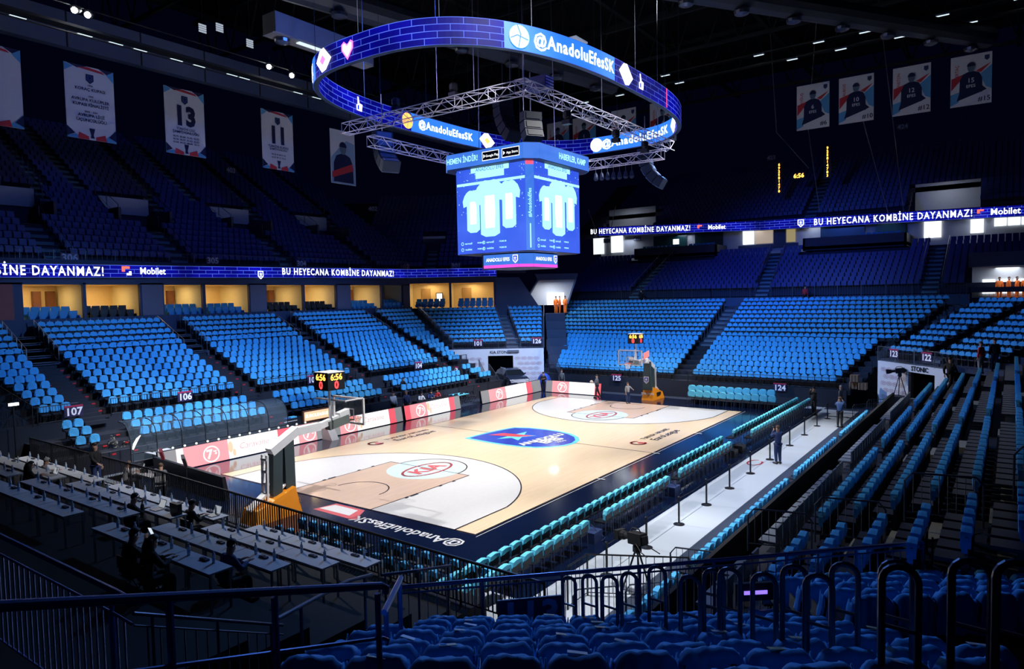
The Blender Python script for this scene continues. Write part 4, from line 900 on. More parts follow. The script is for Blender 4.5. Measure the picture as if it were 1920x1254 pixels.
# lower band
h2 = 1.72
m = MB(); ring_prism(m, h2, .55, -.78, -.02); m.build('lower_housing', M_navy, J)
for k, (n, ex) in enumerate((((0, -1, 0), (1, 0, 0)), ((1, 0, 0), (0, 1, 0)))):
    T = frame(Vector(n)*(h2+.01), ex, (0, 0, 1), n); hw = h2-.55
    m = MB(); m.flat([(-hw, -.6), (hw, -.6), (hw, -.05), (-hw, -.05)], T); b = m.build('lower_screen', S_band, J)
    m = MB(); m.flat([(-hw, -.76), (hw, -.76), (hw, -.6), (-hw, -.6)], T); m.build('lower_strip', S_pink, J)
    m = MB(); m.text('ANADOLU EFES', .26, lambda a, c_, z=0: T(a-.2, c_-.33, z), .01, .02, wide=.85); m.build('lower_lettering', S_wht, b)
    crest(b, (lambda T: (lambda a, c_, z=0: T(a+.95, c_-.32, z+.01)))(T), .42, S_wht, DBL)
nn = Vector((1, -1, 0)).normalized(); T = frame(Vector((h2-.275, -h2+.275, 0))+nn*.01, (1, 1, 0), (0, 0, 1), nn)
m = MB(); m.flat([(-.39, -.6), (.39, -.6), (.39, -.05), (-.39, -.05)], T); m.build('lower_corner_screen', S_band, J)
m = MB(); m.flat([(-.39, -.76), (.39, -.76), (.39, -.6), (-.39, -.6)], T); m.build('lower_corner_strip', S_pink, J)
for (x, y) in ((-1.5, -1.5), (1.5, -1.5), (1.5, 1.5), (-1.5, 1.5)):
    m = MB(); m.tube([(x, y, H+.7), (x*.9, y*.9, 20.0)], .02, 5); m.build('hanging_cable', M_steel, J)
# ================================================================ LED ring
RX, RY, NE, RZ0, RZ1 = 6.85, 11.45, 2.78, 17.65, 18.7
rp = []
for i in range(361):
    t = 2*PI*i/360; c, s = math.cos(t), math.sin(t); rp.append(Vector((RX*abs(c)**(2/NE)*(1 if c >= 0 else -1), -.2+RY*abs(s)**(2/NE)*(1 if s >= 0 else -1), 0)))
rl = [0]
for a, b in zip(rp, rp[1:]): rl.append(rl[-1]+(b-a).length)
RL = rl[-1]
def rat(t, out, z):
    t %= RL; i = int(np.searchsorted(rl, t, side='right'))-1; i = max(0, min(i, 359)); a, b = rp[i], rp[i+1]; d = b-a
    if d.length < 1e-6: d = Vector((0, 1, 0))
    n = Vector((d.y, -d.x, 0)).normalized(); return a+d*((t-rl[i])/max(1e-6, d.length))+n*out+Vector((0, 0, z))
RH_ = RZ1-RZ0
RG = empty('led_ring', (0, 0, RZ0), label='huge oval ring of blue screens with a brick pattern above the cube', cat='led board')
m = MB(); m.grid(lambda u, v: rat(u*RL, .12, v*RH_), 240, 1, lambda u, v: (u*RL, v*RH_)); m.build('outer_screen', BRK, RG)
m = MB(); m.grid(lambda u, v: rat(-u*RL, -.12, v*RH_), 240, 1, lambda u, v: (u*RL, v*RH_)); m.build('inner_screen', BRK, RG)
m = MB(); m.grid(lambda u, v: rat(u*RL, .12-.24*v, -.005), 240, 1); m.grid(lambda u, v: rat(u*RL, -.12+.24*v, RH_+.005), 240, 1); m.build('rim', mat('dark ring rim', (.03, .06, .14), .5), RG)
RBL = emat('ring blue panel', (.03, .20, 1.0), 1.25); IC1 = emat('ring icon white', (1, .97, 1), 2.6); IC2 = emat('ring icon pale', (.75, 1, .98), 1.9); IC3 = emat('ring icon orange', (1, .45, .1), 2.0); IC4 = emat('ring icon pink', (1, .15, .5), 2.2); IC5 = emat('ring icon teal', (.4, .95, 1), 1.3)
def near_t(px, py, side):
    """ring position whose projection on that side lies nearest the given plan angle"""
    best = None
    for i in range(0, 3600):
        t = RL*i/3600; q = rat(t, 0, RZ0+RH_/2)
        P_ = proj(q)
        if P_ is None: continue
        near = (q.xy-Vector((CAM[0], CAM[1]))).length < 38.0
        if near != side: continue
        e = abs(P_[0]-px)+abs(P_[1]-py)*.5
        if best is None or e < best[0]: best = (e, t)
    return best[1]
def RTo(t0, out=.15, flip=False): return (lambda x, y, z=0: rat(t0+(x if not flip else -x), (out+z) if not flip else -(out+z), y+RH_/2))
def ringpanel(t0, w_, flip):
    T = RTo(t0, .13, flip); m = MB(); m.grid(lambda u, v: T((u-.5)*w_, (v-.5)*RH_*.98), 24, 1); m.build('panel', RBL, RG)
def ringtext(t0, s, sz, flip, mt=LW, wide=1.0, space=1.12):
    T = RTo(t0, .16, flip); m = MB(); m.text(s, sz, T, 0, .025, wide=wide, space=space); m.build('lettering', mt, RG)
def rsq(t0, flip, mt, mt2, r=.5, sh=1.25):
    T = RTo(t0, .17, flip); m = MB(); m.flat([(-r*1.1*sh, .05), (-.1, -r), (.25, -r*.9), (r*1.1*sh, -.05), (.1, r), (-.25, r*.92)], T); m.build('icon', mt, RG)
    T = RTo(t0, .185, flip); m = MB(); m.flat([(-.26, .02), (0, -.22), (.26, -.02), (0, .22)], T); m.build('icon_centre', mt2, RG)
def rball(t0, flip, mt, mt2):
    T = RTo(t0, .17, flip); m = MB(); m.flat([(.45*math.cos(a), .45*math.sin(a)) for a in np.linspace(0, 2*PI, 25)[:-1]], T); m.build('ball_icon', mt, RG)
    T = RTo(t0, .185, flip); m = MB(); stroke(m, [(-.4, -.1), (-.1, .05), (.38, -.08)], .03, 0, T); stroke(m, [(-.1, .44), (.05, .1), (-.05, -.42)], .03, 0, T); m.build('ball_seam', mt2, RG)
def hand(t0, flip):
    T = RTo(t0, .17, flip); m = MB(); m.flat([(-.2, -.32), (.24, -.32), (.3, .05), (.05, .08), (-.03, .4), (-.12, .4), (-.1, .02), (-.22, -.05)], T); m.build('hand_icon', IC1, RG)
    T = RTo(t0, .185, flip); m = MB(); m.flat([(-.15, -.27), (0, -.27), (0, -.02), (-.15, -.06)], T); m.build('hand_icon_inner', DBL, RG)
# near side, read from outside
tb = near_t(970, 68, True); ringpanel(tb+2.7, 6.7, False); rball(tb, False, IC5, DBL); ringtext(near_t(1082, 103, True), '@AnadoluEfesSK', .74, False, wide=.9); rsq(near_t(1168, 143, True), False, IC1, IC2); hand(near_t(1196, 155, True), False)
th = near_t(657, 87, True); T = RTo(th, .17); m = MB()
m.flat([(0, -.42), (.36, .02), (.36, .26), (.2, .36), (0, .2), (-.2, .36), (-.36, .26), (-.36, .02)], T); m.build('heart_icon', IC4, RG)
m = MB(); T = RTo(th, .185); m.flat([(0, -.30), (.27, .02), (.27, .22), (.17, .27), (0, .12), (-.17, .27), (-.27, .22), (-.27, .02)], T); m.build('heart_icon_inner', IC1, RG)
rsq(near_t(612, 105, True), False, IC1, IC4, .5, 1.25); ringpanel(near_t(588, 125, True)-.9, 2.4, False); ringtext(near_t(586, 128, True)-1.2, 'EfesSK', .74, False)
# far side, read from inside
t0 = near_t(760, 222, False); rball(t0, True, IC3, LR); ringpanel(near_t(835, 243, False), 6.3, True); ringtext(near_t(833, 243, False), '@AnadoluEfesSK', .62, True, wide=1.0); rsq(near_t(910, 262, False), True, IC1, IC3)
hand(near_t(600, 165, False), True); rball(near_t(1120, 268, False), True, IC1, IC2); ringpanel(near_t(1205, 257, False), 7.4, True); ringtext(near_t(1200, 258, False), '@AnadoluEfesSK', .72, True); rsq(near_t(1268, 232, False), True, IC1, IC2)
m = MB(); T = RTo(near_t(1284, 220, True), .17); m.flat([(-.06, -.5), (.06, -.5), (.06, .5), (-.06, .5)], T); m.build('red_mark', S_red, RG)
for i in range(16):
    q = rat(RL*i/16, 0, RH_); m = MB(); m.tube([q, (q.x, q.y, 12.5)], .014, 4); m.build('hanging_cable', M_rail, RG)
# ================================================================ square truss and speakers
TRM = mat('silver truss tube', (.75, .74, .95), .4, .2)
def truss(name, a, b, w_, label, up=Vector((0, 0, 1)), seg=.62, grp='square lighting truss', root=None, mt=TRM, r=.026):
    a, b = Vector(a), Vector(b); d = (b-a); L = d.length; d.normalize(); s = d.cross(up).normalized(); t = root or empty(name, a, label=label, cat='truss', group=grp)
    cs = [s*w_/2*i+up*w_/2*j for i, j in ((-1, -1), (1, -1), (1, 1), (-1, 1))]
    m = MB()
    for c in cs: m.tube([c, c+d*L], r, 5)
    m.build('chord', mt, t); m = MB(); n = int(L/seg)
    for i in range(n+1):
        p0 = d*(L*i/n)
        for k in range(4):
            m.tube([cs[k]+p0, cs[(k+1) % 4]+p0], r*.6, 4, False) if i % 3 == 0 else None
            if i < n: q = d*(L*(i+1)/n); (m.tube([cs[k]+p0, cs[(k+1) % 4]+q], r*.62, 4, False) if (i+k) % 2 else m.tube([cs[(k+1) % 4]+p0, cs[k]+q], r*.62, 4, False))
    m.build('lacing', mt, t); return t
zt = 16.75
truss('lighting_truss', (-6.4, -6.9, zt), (5.1, -6.9, zt), .52, 'near silver truss beam passing behind the ring toward the left')
truss('lighting_truss', (4.9, -7.2, zt+.02), (4.9, 8.6, zt+.02), .52, 'right silver truss beam running from the near corner to the far right')
truss('lighting_truss', (-4.9, -6.6, zt-.75), (-4.9, 6.6, zt-.75), .52, 'left silver truss beam running back behind the screen cube')
truss('lighting_truss', (-4.6, 6.8, zt-.75), (5.2, 6.8, zt-.75), .52, 'far silver truss beam behind the screen cube')
for k, (x, y) in enumerate(((-4.9, -6.9), (4.9, -6.9), (4.9, 6.8), (-4.9, 6.8), (0, -6.9), (4.9, 0), (2.2, -6.9))):
    m = MB(); m.tube([(0, 0, 0), (0, 0, 13)], .018, 5); o = m.build('hoist_cable', M_steel); o.location = (x, y, zt+.3); tag(o, 'thin cable holding the %s' % ('near left truss corner', 'near truss corner', 'far right truss corner', 'far left truss corner', 'middle of the near truss beam', 'middle of the right truss beam', 'near truss beam beside the rack box')[k], 'cable')
def speaker_array(loc, ang, n, lab, mt2, cv=.2):
    t = empty('speaker_array', loc, ang, label=lab, cat='loudspeaker', group='curved loudspeaker arrays')
    p = Vector((0, 0, 0)); m_ = MB(); m_.tube([(0, 0, 0), (0, 0, 2)], .03, 5); m_.build('hanging_rod', M_steel, t)
    for i in range(n):
        R = Matrix.Rotation(cv*i, 4, 'Y'); m = MB(); m.M = Matrix.Translation(p) @ R
        m.hexa([(-.3, -.5, -.46), (.3, -.5, -.5), (.3, .5, -.5), (-.3, .5, -.46), (-.3, -.5, -.04), (.3, -.5, 0), (.3, .5, 0), (-.3, .5, -.04)]); m.build('cabinet', mat('blue black speaker shell', (.02, .035, .08), .5), t)
        m = MB(); m.M = Matrix.Translation(p) @ R; m.box(.3, .34, -.47, .47, -.46, -.04); m.box(-.34, -.3, -.4, .4, -.4, -.1); m.build('grille', mt2, t)
        p = p+(R @ Vector((0, 0, -.52)))
    return t
GR = mat('blue grey speaker grille', (.12, .2, .42), .5)
speaker_array((-6.1, -4.6, 17.0), 2.75, 5, 'curved black speaker array under the left end of the truss', GR, .26)
speaker_array((3.7, 7.6, 16.6), 3.3, 5, 'curved black speaker array hanging at the right end of the truss', GR, .24)
speaker_array((-1.6, .4, 19.0), 2.9, 5, 'black speaker array above the screen cube', mat('dark speaker grille', (.02, .03, .05), .5)); speaker_array((1.5, -1.4, 17.4), 2.6, 3, 'black speaker array just above the corner of the screen cube', MATS['dark speaker grille'])
m = MB(); m.box(-.5, .5, -.35, .35, 0, .55); o = m.build('rack_box', mat('indigo rack box', (.05, .05, .2), .4)); o.location = (4.6, -5.2, zt+.3)
for i in range(4): m = MB(); m.box(.5, .53, -.3, .3, .06+.13*i, .12+.13*i); m.build('shelf_panel', TRM, o)
tag(o, 'small slatted rack box standing on the near truss corner', 'rack box')
for k, (x, y) in enumerate(((1.0, -6.9), (-2.7, -6.9), (4.9, -3.4), (4.9, 1.5), (4.9, 5.0))):
    t = empty('moving_light', (x, y, zt+(.3 if k < 2 else -.9)), label='black stage lamp %s' % ('on the near truss beam', 'on the near truss beam toward the left', 'under the right truss beam near the corner', 'under the middle of the right truss beam', 'under the right truss beam toward its far end')[k], cat='stage lamp', group='stage lamps')
    m = MB(); m.box(-.2, .2, -.15, .15, 0, .2); m.build('base', M_black, t); m = MB(); m.lathe((0, 0, .22), [(.13, 0), (.2, .1), (.2, .35), (.12, .42)], 10); m.build('lamp_head', M_black, t)
# small lamps hanging in a row under the far beam
for i in range(7):
    t = empty('row_lamp', (.1+.42*i, 8.0, 15.2-.02*i), label='small dark lamp, %s in the row hanging by the right end of the truss' % ordn(i), cat='stage lamp', group='row of small lamps'); m = MB(); m.lathe((0, 0, 0), [(.1, 0), (.16, .1), (.1, .4), (.03, .5)], 8); m.build('lamp_head', M_navy, t); m = MB(); m.tube([(0, 0, .5), (0, 0, 1.0)], .012, 4); m.build('rod', M_steel, t)
# ================================================================ banners
CLB = mat('white banner cloth', (.82, .88, 1.0), .8, nz=.04); BN = mat('banner navy print', (.01, .02, .10), .8); BR_ = mat('banner red print', (.65, .05, .08), .8); BS = mat('banner sky print', (.12, .45, .85), .8)
BG = mat('banner shade print', (.05, .10, .22), .8)
def banner(y, w_, h_, lines, lab, x=-25.0, z=22.7):
    t = empty('banner', (x, y, z), label=lab, cat='banner', group='hanging banners on the left')
    T = lambda a, b, c=0: Vector((c+.02*math.sin(a*2), a, b))
    m = MB(); m.grid(lambda u, v: T((u-.5)*w_, -h_*v, 0), 8, 1); m.grid(lambda u, v: T((.5-u)*w_, -h_*v, -.03), 8, 1); m.build('cloth', CLB, t)
    hw = w_/2
    m = MB(); m.flat([(-hw, 0), (-hw+.5, -.15), (-hw, -.5)][::-1], T, .03); m.flat([(hw, 0), (hw, -.75), (hw-.45, -.3)][::-1], T, .03); m.flat([(-hw, -h_), (-hw+.9, -h_), (-hw+.5, -h_+.25), (-hw, -h_+.1)], T, .03); m.flat([(hw, -h_), (hw, -h_+.1), (hw-.45, -h_+.35), (hw-.9, -h_)], T, .03); m.build('sky_print', BS, t)
    m = MB(); m.flat([(-hw+.1, 0), (-.1, 0), (-hw+.75, -.2)][::-1], T, .028); m.flat([(hw-.9, 0), (hw, 0), (hw-.35, -.32)][::-1], T, .028); m.flat([(-hw, -h_+.1), (-hw+.45, -h_+.3), (-hw, -h_+.7)], T, .032); m.flat([(hw, -h_+.1), (hw, -h_+.8), (hw-.45, -h_+.3)], T, .032); m.build('navy_print', BN, t)
    m = MB(); m.flat([(-.75, -.16), (-.1, -.04), (.75, -.16), (.9, -.3)][::-1], T, .034); m.flat([(-.85, -h_), (-.2, -h_), (-.2, -h_+.2), (-.75, -h_+.4)], T, .034); m.flat([(.2, -h_), (.85, -h_), (.75, -h_+.4), (.2, -h_+.2)], T, .034); m.build('red_print', BR_, t)
    crest(t, lambda a, b, c=0: T(a, b-.75, c+.04), .55, BN, mat('banner crest field', (.03, .08, .3), .8))
    m = MB()
    for s, sz, zz in lines: m.text(s, sz, lambda a, b, c=0: T(a, b+zz, .04), 0, .055 if len(s) < 3 else .02, wide=(.82 if len(s) < 3 else 1), space=(1.1 if len(s) < 3 else 1))
    m.build('lettering', BN, t)
    m = MB(); m.flat([(-.12, -h_+.1), (.12, -h_+.1), (.06, -h_+.3), (.16, -h_+.7), (-.16, -h_+.7), (-.06, -h_+.3)], T, .05); m.build('cup_print', BN, t); return t
banner(-11.2, 2.85, 4.5, [('1996', .16, -1.18), ('KORAÇ KUPASI', .25, -1.42), ('1993', .16, -1.85), ('AVRUPA KULÜPLER', .25, -2.08), ('KUPASI FİNALİSTİ', .25, -2.38), ('2000 - 2001', .16, -2.8), ('AVRUPA LİGİ', .25, -3.03), ('ÜÇÜNCÜLÜĞÜ', .25, -3.33)], 'white banner with many lines of dark lettering, second from the left edge')
banner(-5.1, 2.85, 4.5, [('13', 1.75, -1.9), ('TÜRKİYE LİGİ', .2, -2.75), ('ŞAMPİYONLUĞU', .24, -2.98), ('78-79  83-84  91-92  92-93', .17, -3.3), ('95-96  96-97  01-02  02-03', .17, -3.5), ('03-04  04-05  08-09  18-19', .17, -3.7)], 'white banner with a large number 13')
banner(2.4, 2.85, 4.5, [('11', 1.75, -1.9), ('TÜRKİYE KUPASI', .24, -2.75), ('ŞAMPİYONLUĞU', .2, -2.95), ('94 96 97 98 01 02', .17, -3.35), ('06 07 09 15 18 22', .17, -3.58)], 'white banner with a large number 11')
banner(-16.35, 2.9, 4.5, [('1', 1.75, -1.9)], 'white banner cut off by the left edge of the view')
def figprint(t, T, cx, z0, sc, jersey, num=None, team=True):
    """flat printed bust on a banner"""
    m = MB(); m.flat([(cx-.52*sc, z0), (cx-.50*sc, z0+.75*sc), (cx-.36*sc, z0+1.05*sc), (cx-.12*sc, z0+1.15*sc), (cx+.12*sc, z0+1.15*sc), (cx+.36*sc, z0+1.05*sc), (cx+.50*sc, z0+.75*sc), (cx+.52*sc, z0)][::-1] if False else [(cx-.52*sc, z0), (cx+.52*sc, z0), (cx+.50*sc, z0+.75*sc), (cx+.36*sc, z0+1.05*sc), (cx+.12*sc, z0+1.15*sc), (cx-.12*sc, z0+1.15*sc), (cx-.36*sc, z0+1.05*sc), (cx-.50*sc, z0+.75*sc)], T, .03); m.build('figure_print', jersey, t)
    m = MB(); m.flat([(cx+.17*sc*math.cos(a), z0+1.36*sc+.24*sc*math.sin(a)) for a in np.linspace(0, 2*PI, 17)[:-1]], T, .034); m.build('head_print', mat('banner face print', (.14, .22, .34), .8), t)
    m = MB(); m.flat([(cx+.19*sc*math.cos(a), z0+1.42*sc+.22*sc*math.sin(a)) for a in np.linspace(0, PI, 12)], T, .038); m.build('hair_print', BN, t)
t = empty('banner', (-25.0, 8.9, 22.4), label='tall white banner with a printed man in a blue and red shirt, beside the truss', cat='banner', group='hanging banners on the left')
T = lambda a, b, c=0: Vector((c, a, b))
m = MB(); m.box(-.03, 0, -1.35, 1.35, -4.55, 0); m.build('cloth', CLB, t); m = MB(); m.flat([(-1.3, -4.5), (1.3, -4.5), (1.3, -1.0), (.4, -.8), (-.5, -1.6), (-1.3, -2.4)], T, .015); m.build('sky_print', mat('pale sky print', (.35, .55, .8), .8), t)
figprint(t, T, 0, -4.4, 2.1, BN); m = MB(); m.flat([(-1.25, -3.6), (1.0, -2.7), (1.1, -3.3), (-1.25, -4.1)], T, .045); m.build('red_print', BR_, t)
for k, (x, num, nm) in enumerate(((8.4, '#6', 'DOĞUŞ'), (11.6, '#10', 'BEAUBOIS'), (15.4, '#12', 'DUNSTON'), (19.15, '#15', 'SERTAÇ'), (-9.2, '#4', 'LARKIN'), (-4.6, '#0', 'MICIC'), (-12.6, '#1', 'PLEISS'), (-7.2, '#9', 'SIMON'))):
    y = 29.5 if k < 4 else 40; z = 24.7 if k < 4 else 27.2-.5*(k-4); s = 1.0 if k < 4 else 1.15
    if k >= 4: x = (-7.45, -11.9, -16.7, -20.1)[k-4]; y = 36; z = 27.5
    t = empty('player_banner', (x, y, z), label='white and blue banner with a printed player and the number %s' % num, cat='banner', group='player banners')
    T = lambda a, b, c=0, s=s: Vector((a*s, -c, b*s))
    m = MB(); m.box(-1.25*s, 1.25*s, 0, .03, -3.6*s, 0); m.build('cloth', CLB, t)
    m = MB(); m.flat([(-1.2, -2.4), (-.6, -1.7), (-.4, -1.3), (-1.2, -1.55)], T, .01); m.flat([(.3, -1.2), (1.2, -.75), (.6, -1.35)], T, .01); m.build('red_print', BR_, t)
    m = MB(); m.flat([(.5, -1.5), (1.25, -.9), (1.25, -2.6), (.9, -2.4)], T, .01); m.flat([(-1.25, -3.5), (-.75, -3.3), (-.5, -2.5), (-1.25, -2.7)], T, .01); m.build('sky_print', BS, t)
    figprint(t, T, 0, -2.75, 1.35, BN); m = MB(); m.flat([(-.85, -3.2), (.6, -2.75), (.95, -2.6), (.5, -2.1), (-.6, -2.3)], T, .02); m.build('navy_print', BN, t)
    m = MB(); m.text(num, .48, lambda a, b, c=0: T(a+.82, b-3.25, .02), 0, .012); m.build('number_print', BN, t); m = MB(); m.text(num[1:], .45, lambda a, b, c=0: T(a, b-1.85, .06), 0, .01); m.text('EFES', .3, lambda a, b, c=0: T(a, b-2.25, .06), 0, .01); m.build('jersey_lettering', CLB, t)
    m = MB(); m.text(nm, .28, lambda a, b, c=0: T(-b-.85, a-1.1, .02), 0, .01); m.build('name_print', BR_, t); crest(t, (lambda T: (lambda a, b, c=0: T(a+.95, b-.38, c+.02)))(T), .36, BN, MATS['banner crest field'])
# ================================================================ roof
RT = mat('dark roof steel', (.02, .026, .032), .7); DUCT = mat('blue grey duct', (.15, .20, .34), .6)
m = MB(); m.box(-44, 40, -34, 64, 36.5, 37); m.build('ceiling', mat('black roof deck', (.006, .008, .012), .9), kind='structure')
for i in range(9):
    y = -20+9*i; m = MB(); m.box(-44, 40, y-.15, y+.15, 35.2, 35.6); m.box(-44, 40, y-.12, y+.12, 31.2, 31.5)
    for k in range(28): x = -44+3*k; m.tube([(x, y, 31.4), (x+1.5, y, 35.3), (x+3, y, 31.4)], .09, 4)
    m.build('ceiling_truss', RT, kind='structure')
for i in range(8): x = -38+10*i; m = MB(); m.box(x-.2, x+.2, -30, 62, 33.6, 34.0); m.build('ceiling_beam', RT, kind='structure')
m = MB(); m.box(-31.6, -30.9, -30, 40, 25.6, 28.0); m.build('ceiling_duct_left', DUCT, kind='structure')
for i in range(14): m = MB(); m.box(-30.9, -30.86, -30+5*i, -29.9+5*i, 25.6, 28); m.build('trim_%d' % (i+2), RT, kind='structure')
m = MB(); m.box(-23.2, -22.4, -30, 36, 24.0, 24.15); m.tube([(-22.4, -30, 25.2), (-22.4, 36, 25.2)], .04); m.tube([(-22.4, -30, 23.6), (-22.4, 36, 23.6)], .05); m.build('ceiling_catwalk', RT, kind='structure')
m = MB(); m.tube([(-18, 34, 29.6), (26, 34, 29.6)], .08); m.tube([(-18, 34, 28.6), (26, 34, 28.6)], .08); m.build('ceiling_rail_far', RT, kind='structure')
m = MB(); m.box(-.55, .55, -3.4, 3.4, 0, 1.05); m.box(-.45, .45, -3.5, 3.5, -.05, 0); dct = m.build('air_duct', mat('pale duct metal', (.40, .42, .44), .5, .3)); dct.location = (-9.9, -5.4, 21.9); dct.rotation_euler = (0, 0, .0); tag(dct, 'pale rectangular air duct hanging left of the ring', 'duct')
for y in (-2.6, 1.2): m = MB(); m.lathe((0, y, -.35), [(.1, 0), (.4, .1), (.42, .25), (.2, .35)], 12); m.build('outlet', M_steel, dct)
m = MB(); m.box(.1, .4, -1.8, .6, -.1, -.05); m.build('lit_panel', emat('cool tube light', (.8, .95, 1), 1.0), dct)
m = MB(); m.box(-.6, .6, -.6, .6, 0, .08); o = m.build('ceiling_panel', emat('dim panel light', (.6, .7, 1), .35)); o.location = (3.2, 0, 20.9); tag(o, 'square pale panel hanging above the ring', 'lamp')
BIG = mat('steel roof duct', (.10, .12, .16), .5, .4)
m = MB(); m.tube([(-16, -14, 27), (-8, 26, 27)], .9, 12); m.build('ceiling_round_duct', BIG, kind='structure')
for i in range(8):
    a = i/7; m = MB(); m.lathe((0, 0, -.45), [(.15, 0), (.5, .12), (.55, .3), (.2, .45)], 12); o = m.build('duct_outlet', M_steel); o.location = (-15.6+7*a+.5, -11+34*a, 26.2); tag(o, 'round steel outlet, %s along the big roof duct' % ordn(i), 'duct outlet', 'round duct outlets')
m = MB(); m.tube([(4, 10, 27), (20, 34, 27)], .8, 12); m.build('ceiling_round_duct_right', BIG, kind='structure')
for i in range(7):
    a = i/6; m = MB(); m.lathe((0, 0, -.45), [(.15, 0), (.45, .12), (.5, .3), (.2, .45)], 12); o = m.build('duct_outlet', M_steel); o.location = (5+14*a, 11+21.6*a, 26.2); tag(o, 'round steel outlet, %s along the right roof duct' % ordn(i), 'duct outlet', 'round duct outlets')
truss('roof_truss', (-15.8, -11.0, 26.9), (-10.5, -9.3, 28.0), .8, 'short silver truss piece hanging near the top left', grp='roof trusses', seg=.9)
m = MB(); m.box(-24.3, -24.1, -30, 20, 24.42, 24.5); m.build('ceiling_lamp_rail', RT, kind='structure')
# lamps of the roof
FLB = emat('floodlight lens', (1, 1, 1), 60); DIM = emat('dim lamp slot', (.75, .9, 1), 1.2); DIM2 = mat('grey lamp louvre', (.3, .36, .45), .5)
def flood(loc, lit_, lab):
    loc = (-22.4, loc[1]-.15, loc[2]+.1)
    t = empty('floodlight', loc, label=lab, cat='floodlight', group='floodlights on the catwalks'); m = MB(); m.lathe((0, 0, -.1), [(.18, 0), (.3, .12), (.3, .3), (.1, .4)], 12); m.build('housing', M_black, t)
    m = MB(); m.sph((.16, -.16, -.06), .17, 10); m.build('lens', FLB if lit_ else DIM2, t); m = MB(); m.tube([(0, 0, .3), (0, 0, .8)], .03, 5); m.build('bracket', M_rail, t)
for k, (y, z) in enumerate(((-12.7, 24.85), (-12.0, 24.8), (.19, 24.9), (2.15, 24.75))): flood((-22, y, z), True, 'glaring white floodlight, %s of the four on the left catwalk' % ordn(k))
def slot(loc, rz, lab, w_=.9, d_=.35, mt=None):
    t = empty('slot_lamp', loc, rz, label=lab, cat='lamp', group='long lamps under the roof'); m = MB(); m.box(-w_/2, w_/2, -d_/2, d_/2, 0, .12); m.build('housing', DIM2, t); m = MB(); m.box(-w_/2+.04, w_/2-.04, -d_/2+.05, d_/2-.05, -.02, 0); m.build('tube', mt or DIM, t)
for k, y in enumerate((-18, -15.2, -11.7, -9.9, -8.4, -6.0, -4.4, -1.9, -.9, 3.8, 5.6, 7.4, 9.3, 11.0)): slot((-24.2, y, 24.3), PI/2, 'pale long lamp, %s along the left catwalk' % ordn(k))
for k, x in enumerate((-14, -12.4, -10, -5.2, -3.8, 3.5, 6.3, 8.4, 10.1, 11.9, 14.4, 17.2, 19.0, 22)): slot((21.8+(x-21.8)*1.04, 34.0, 28.4+1.0*(k % 2)), 0, 'pale long lamp, %s along the far roof rail' % ordn(k), .95, .3)
for k, (y, z) in enumerate(((-10.9, 25.9), (-6.2, 25.2), (-5.0, 25.6), (-2.8, 25.2))):
    t = empty('louvre_lamp', (-20.5, y, z), label='small grey louvred lamp, %s on the left catwalk' % ordn(k), cat='lamp', group='louvred lamps'); m = MB()
    for i in range(4): m.box(-.03, .03, -.25, .25, .14*i, .14*i+.09)
    r_ = MB(); r_.tube([(0, 0, .5), (0, 0, 31.3-z)], .015, 4); r_.build('rod', RT, t); m.build('louvre', emat('pale louvre', (.7, .8, .95), .5), t)
# far clock and score columns
m = MB(); m.box(-.7, .7, 0, .2, -.35, .35); o = m.build('far_clock', M_black); o.location = (3.4, 46, 20.0); tag(o, 'small far clock reading 6:56 in amber digits', 'clock')
m = MB(); m.text('6:56', .62, frame((0, -.02, 0), (1, 0, 0), (0, 0, 1), (0, -1, 0)), 0, .02); m.build('digits', ORANGE_T, o)
for k, (x, z0) in enumerate(((1.4, 18.5), (6.2, 19.6))):
    o = empty('score_column', (x, 46, z0), label='tall thin column of amber figures, %s of the far clock' % ('left', 'right')[k], cat='scoreboard'); m = MB(); m.box(-.35, .35, .02, .2, -.2, 3.2); m.build('panel', M_black, o)
    for i in range(9): m = MB(); m.text('%d' % ((7*i+3*k) % 10 or 8), .36, lambda a, b, c=0: Vector((a, -.02, b+.1+.35*i)), 0, .02); m.build('digit', ORANGE_T, o)
for k, (a, b) in enumerate((((1.2, 42, 40), (2.2, 42, 24)), ((2.2, 42, 24), (5.3, 42, 20)), ((6.4, 42, 40), (5.2, 42, 24)), ((5.2, 42, 24), (6.3, 42, 15.8)), ((10.3, 40, 24), (12.6, 40, 14.6)), ((11.6, 40, 34), (13.8, 40, 14.8)), ((-18.6, 40, 18), (-17.6, 40, 15.4)), ((-15.0, 40, 18), (-15.6, 40, 15.6)))):
    a, b = Vector(a), Vector(b); m = MB(); m.tube([(0, 0, 0), b-a], .035, 4); o = m.build('rigging_rope', mat('pale rope', (.3, .3, .34), .7)); o.location = a; tag(o, 'thin pale rigging rope hanging before the dark far bowl, %s from the left' % ordn(k), 'rope', 'rigging ropes')
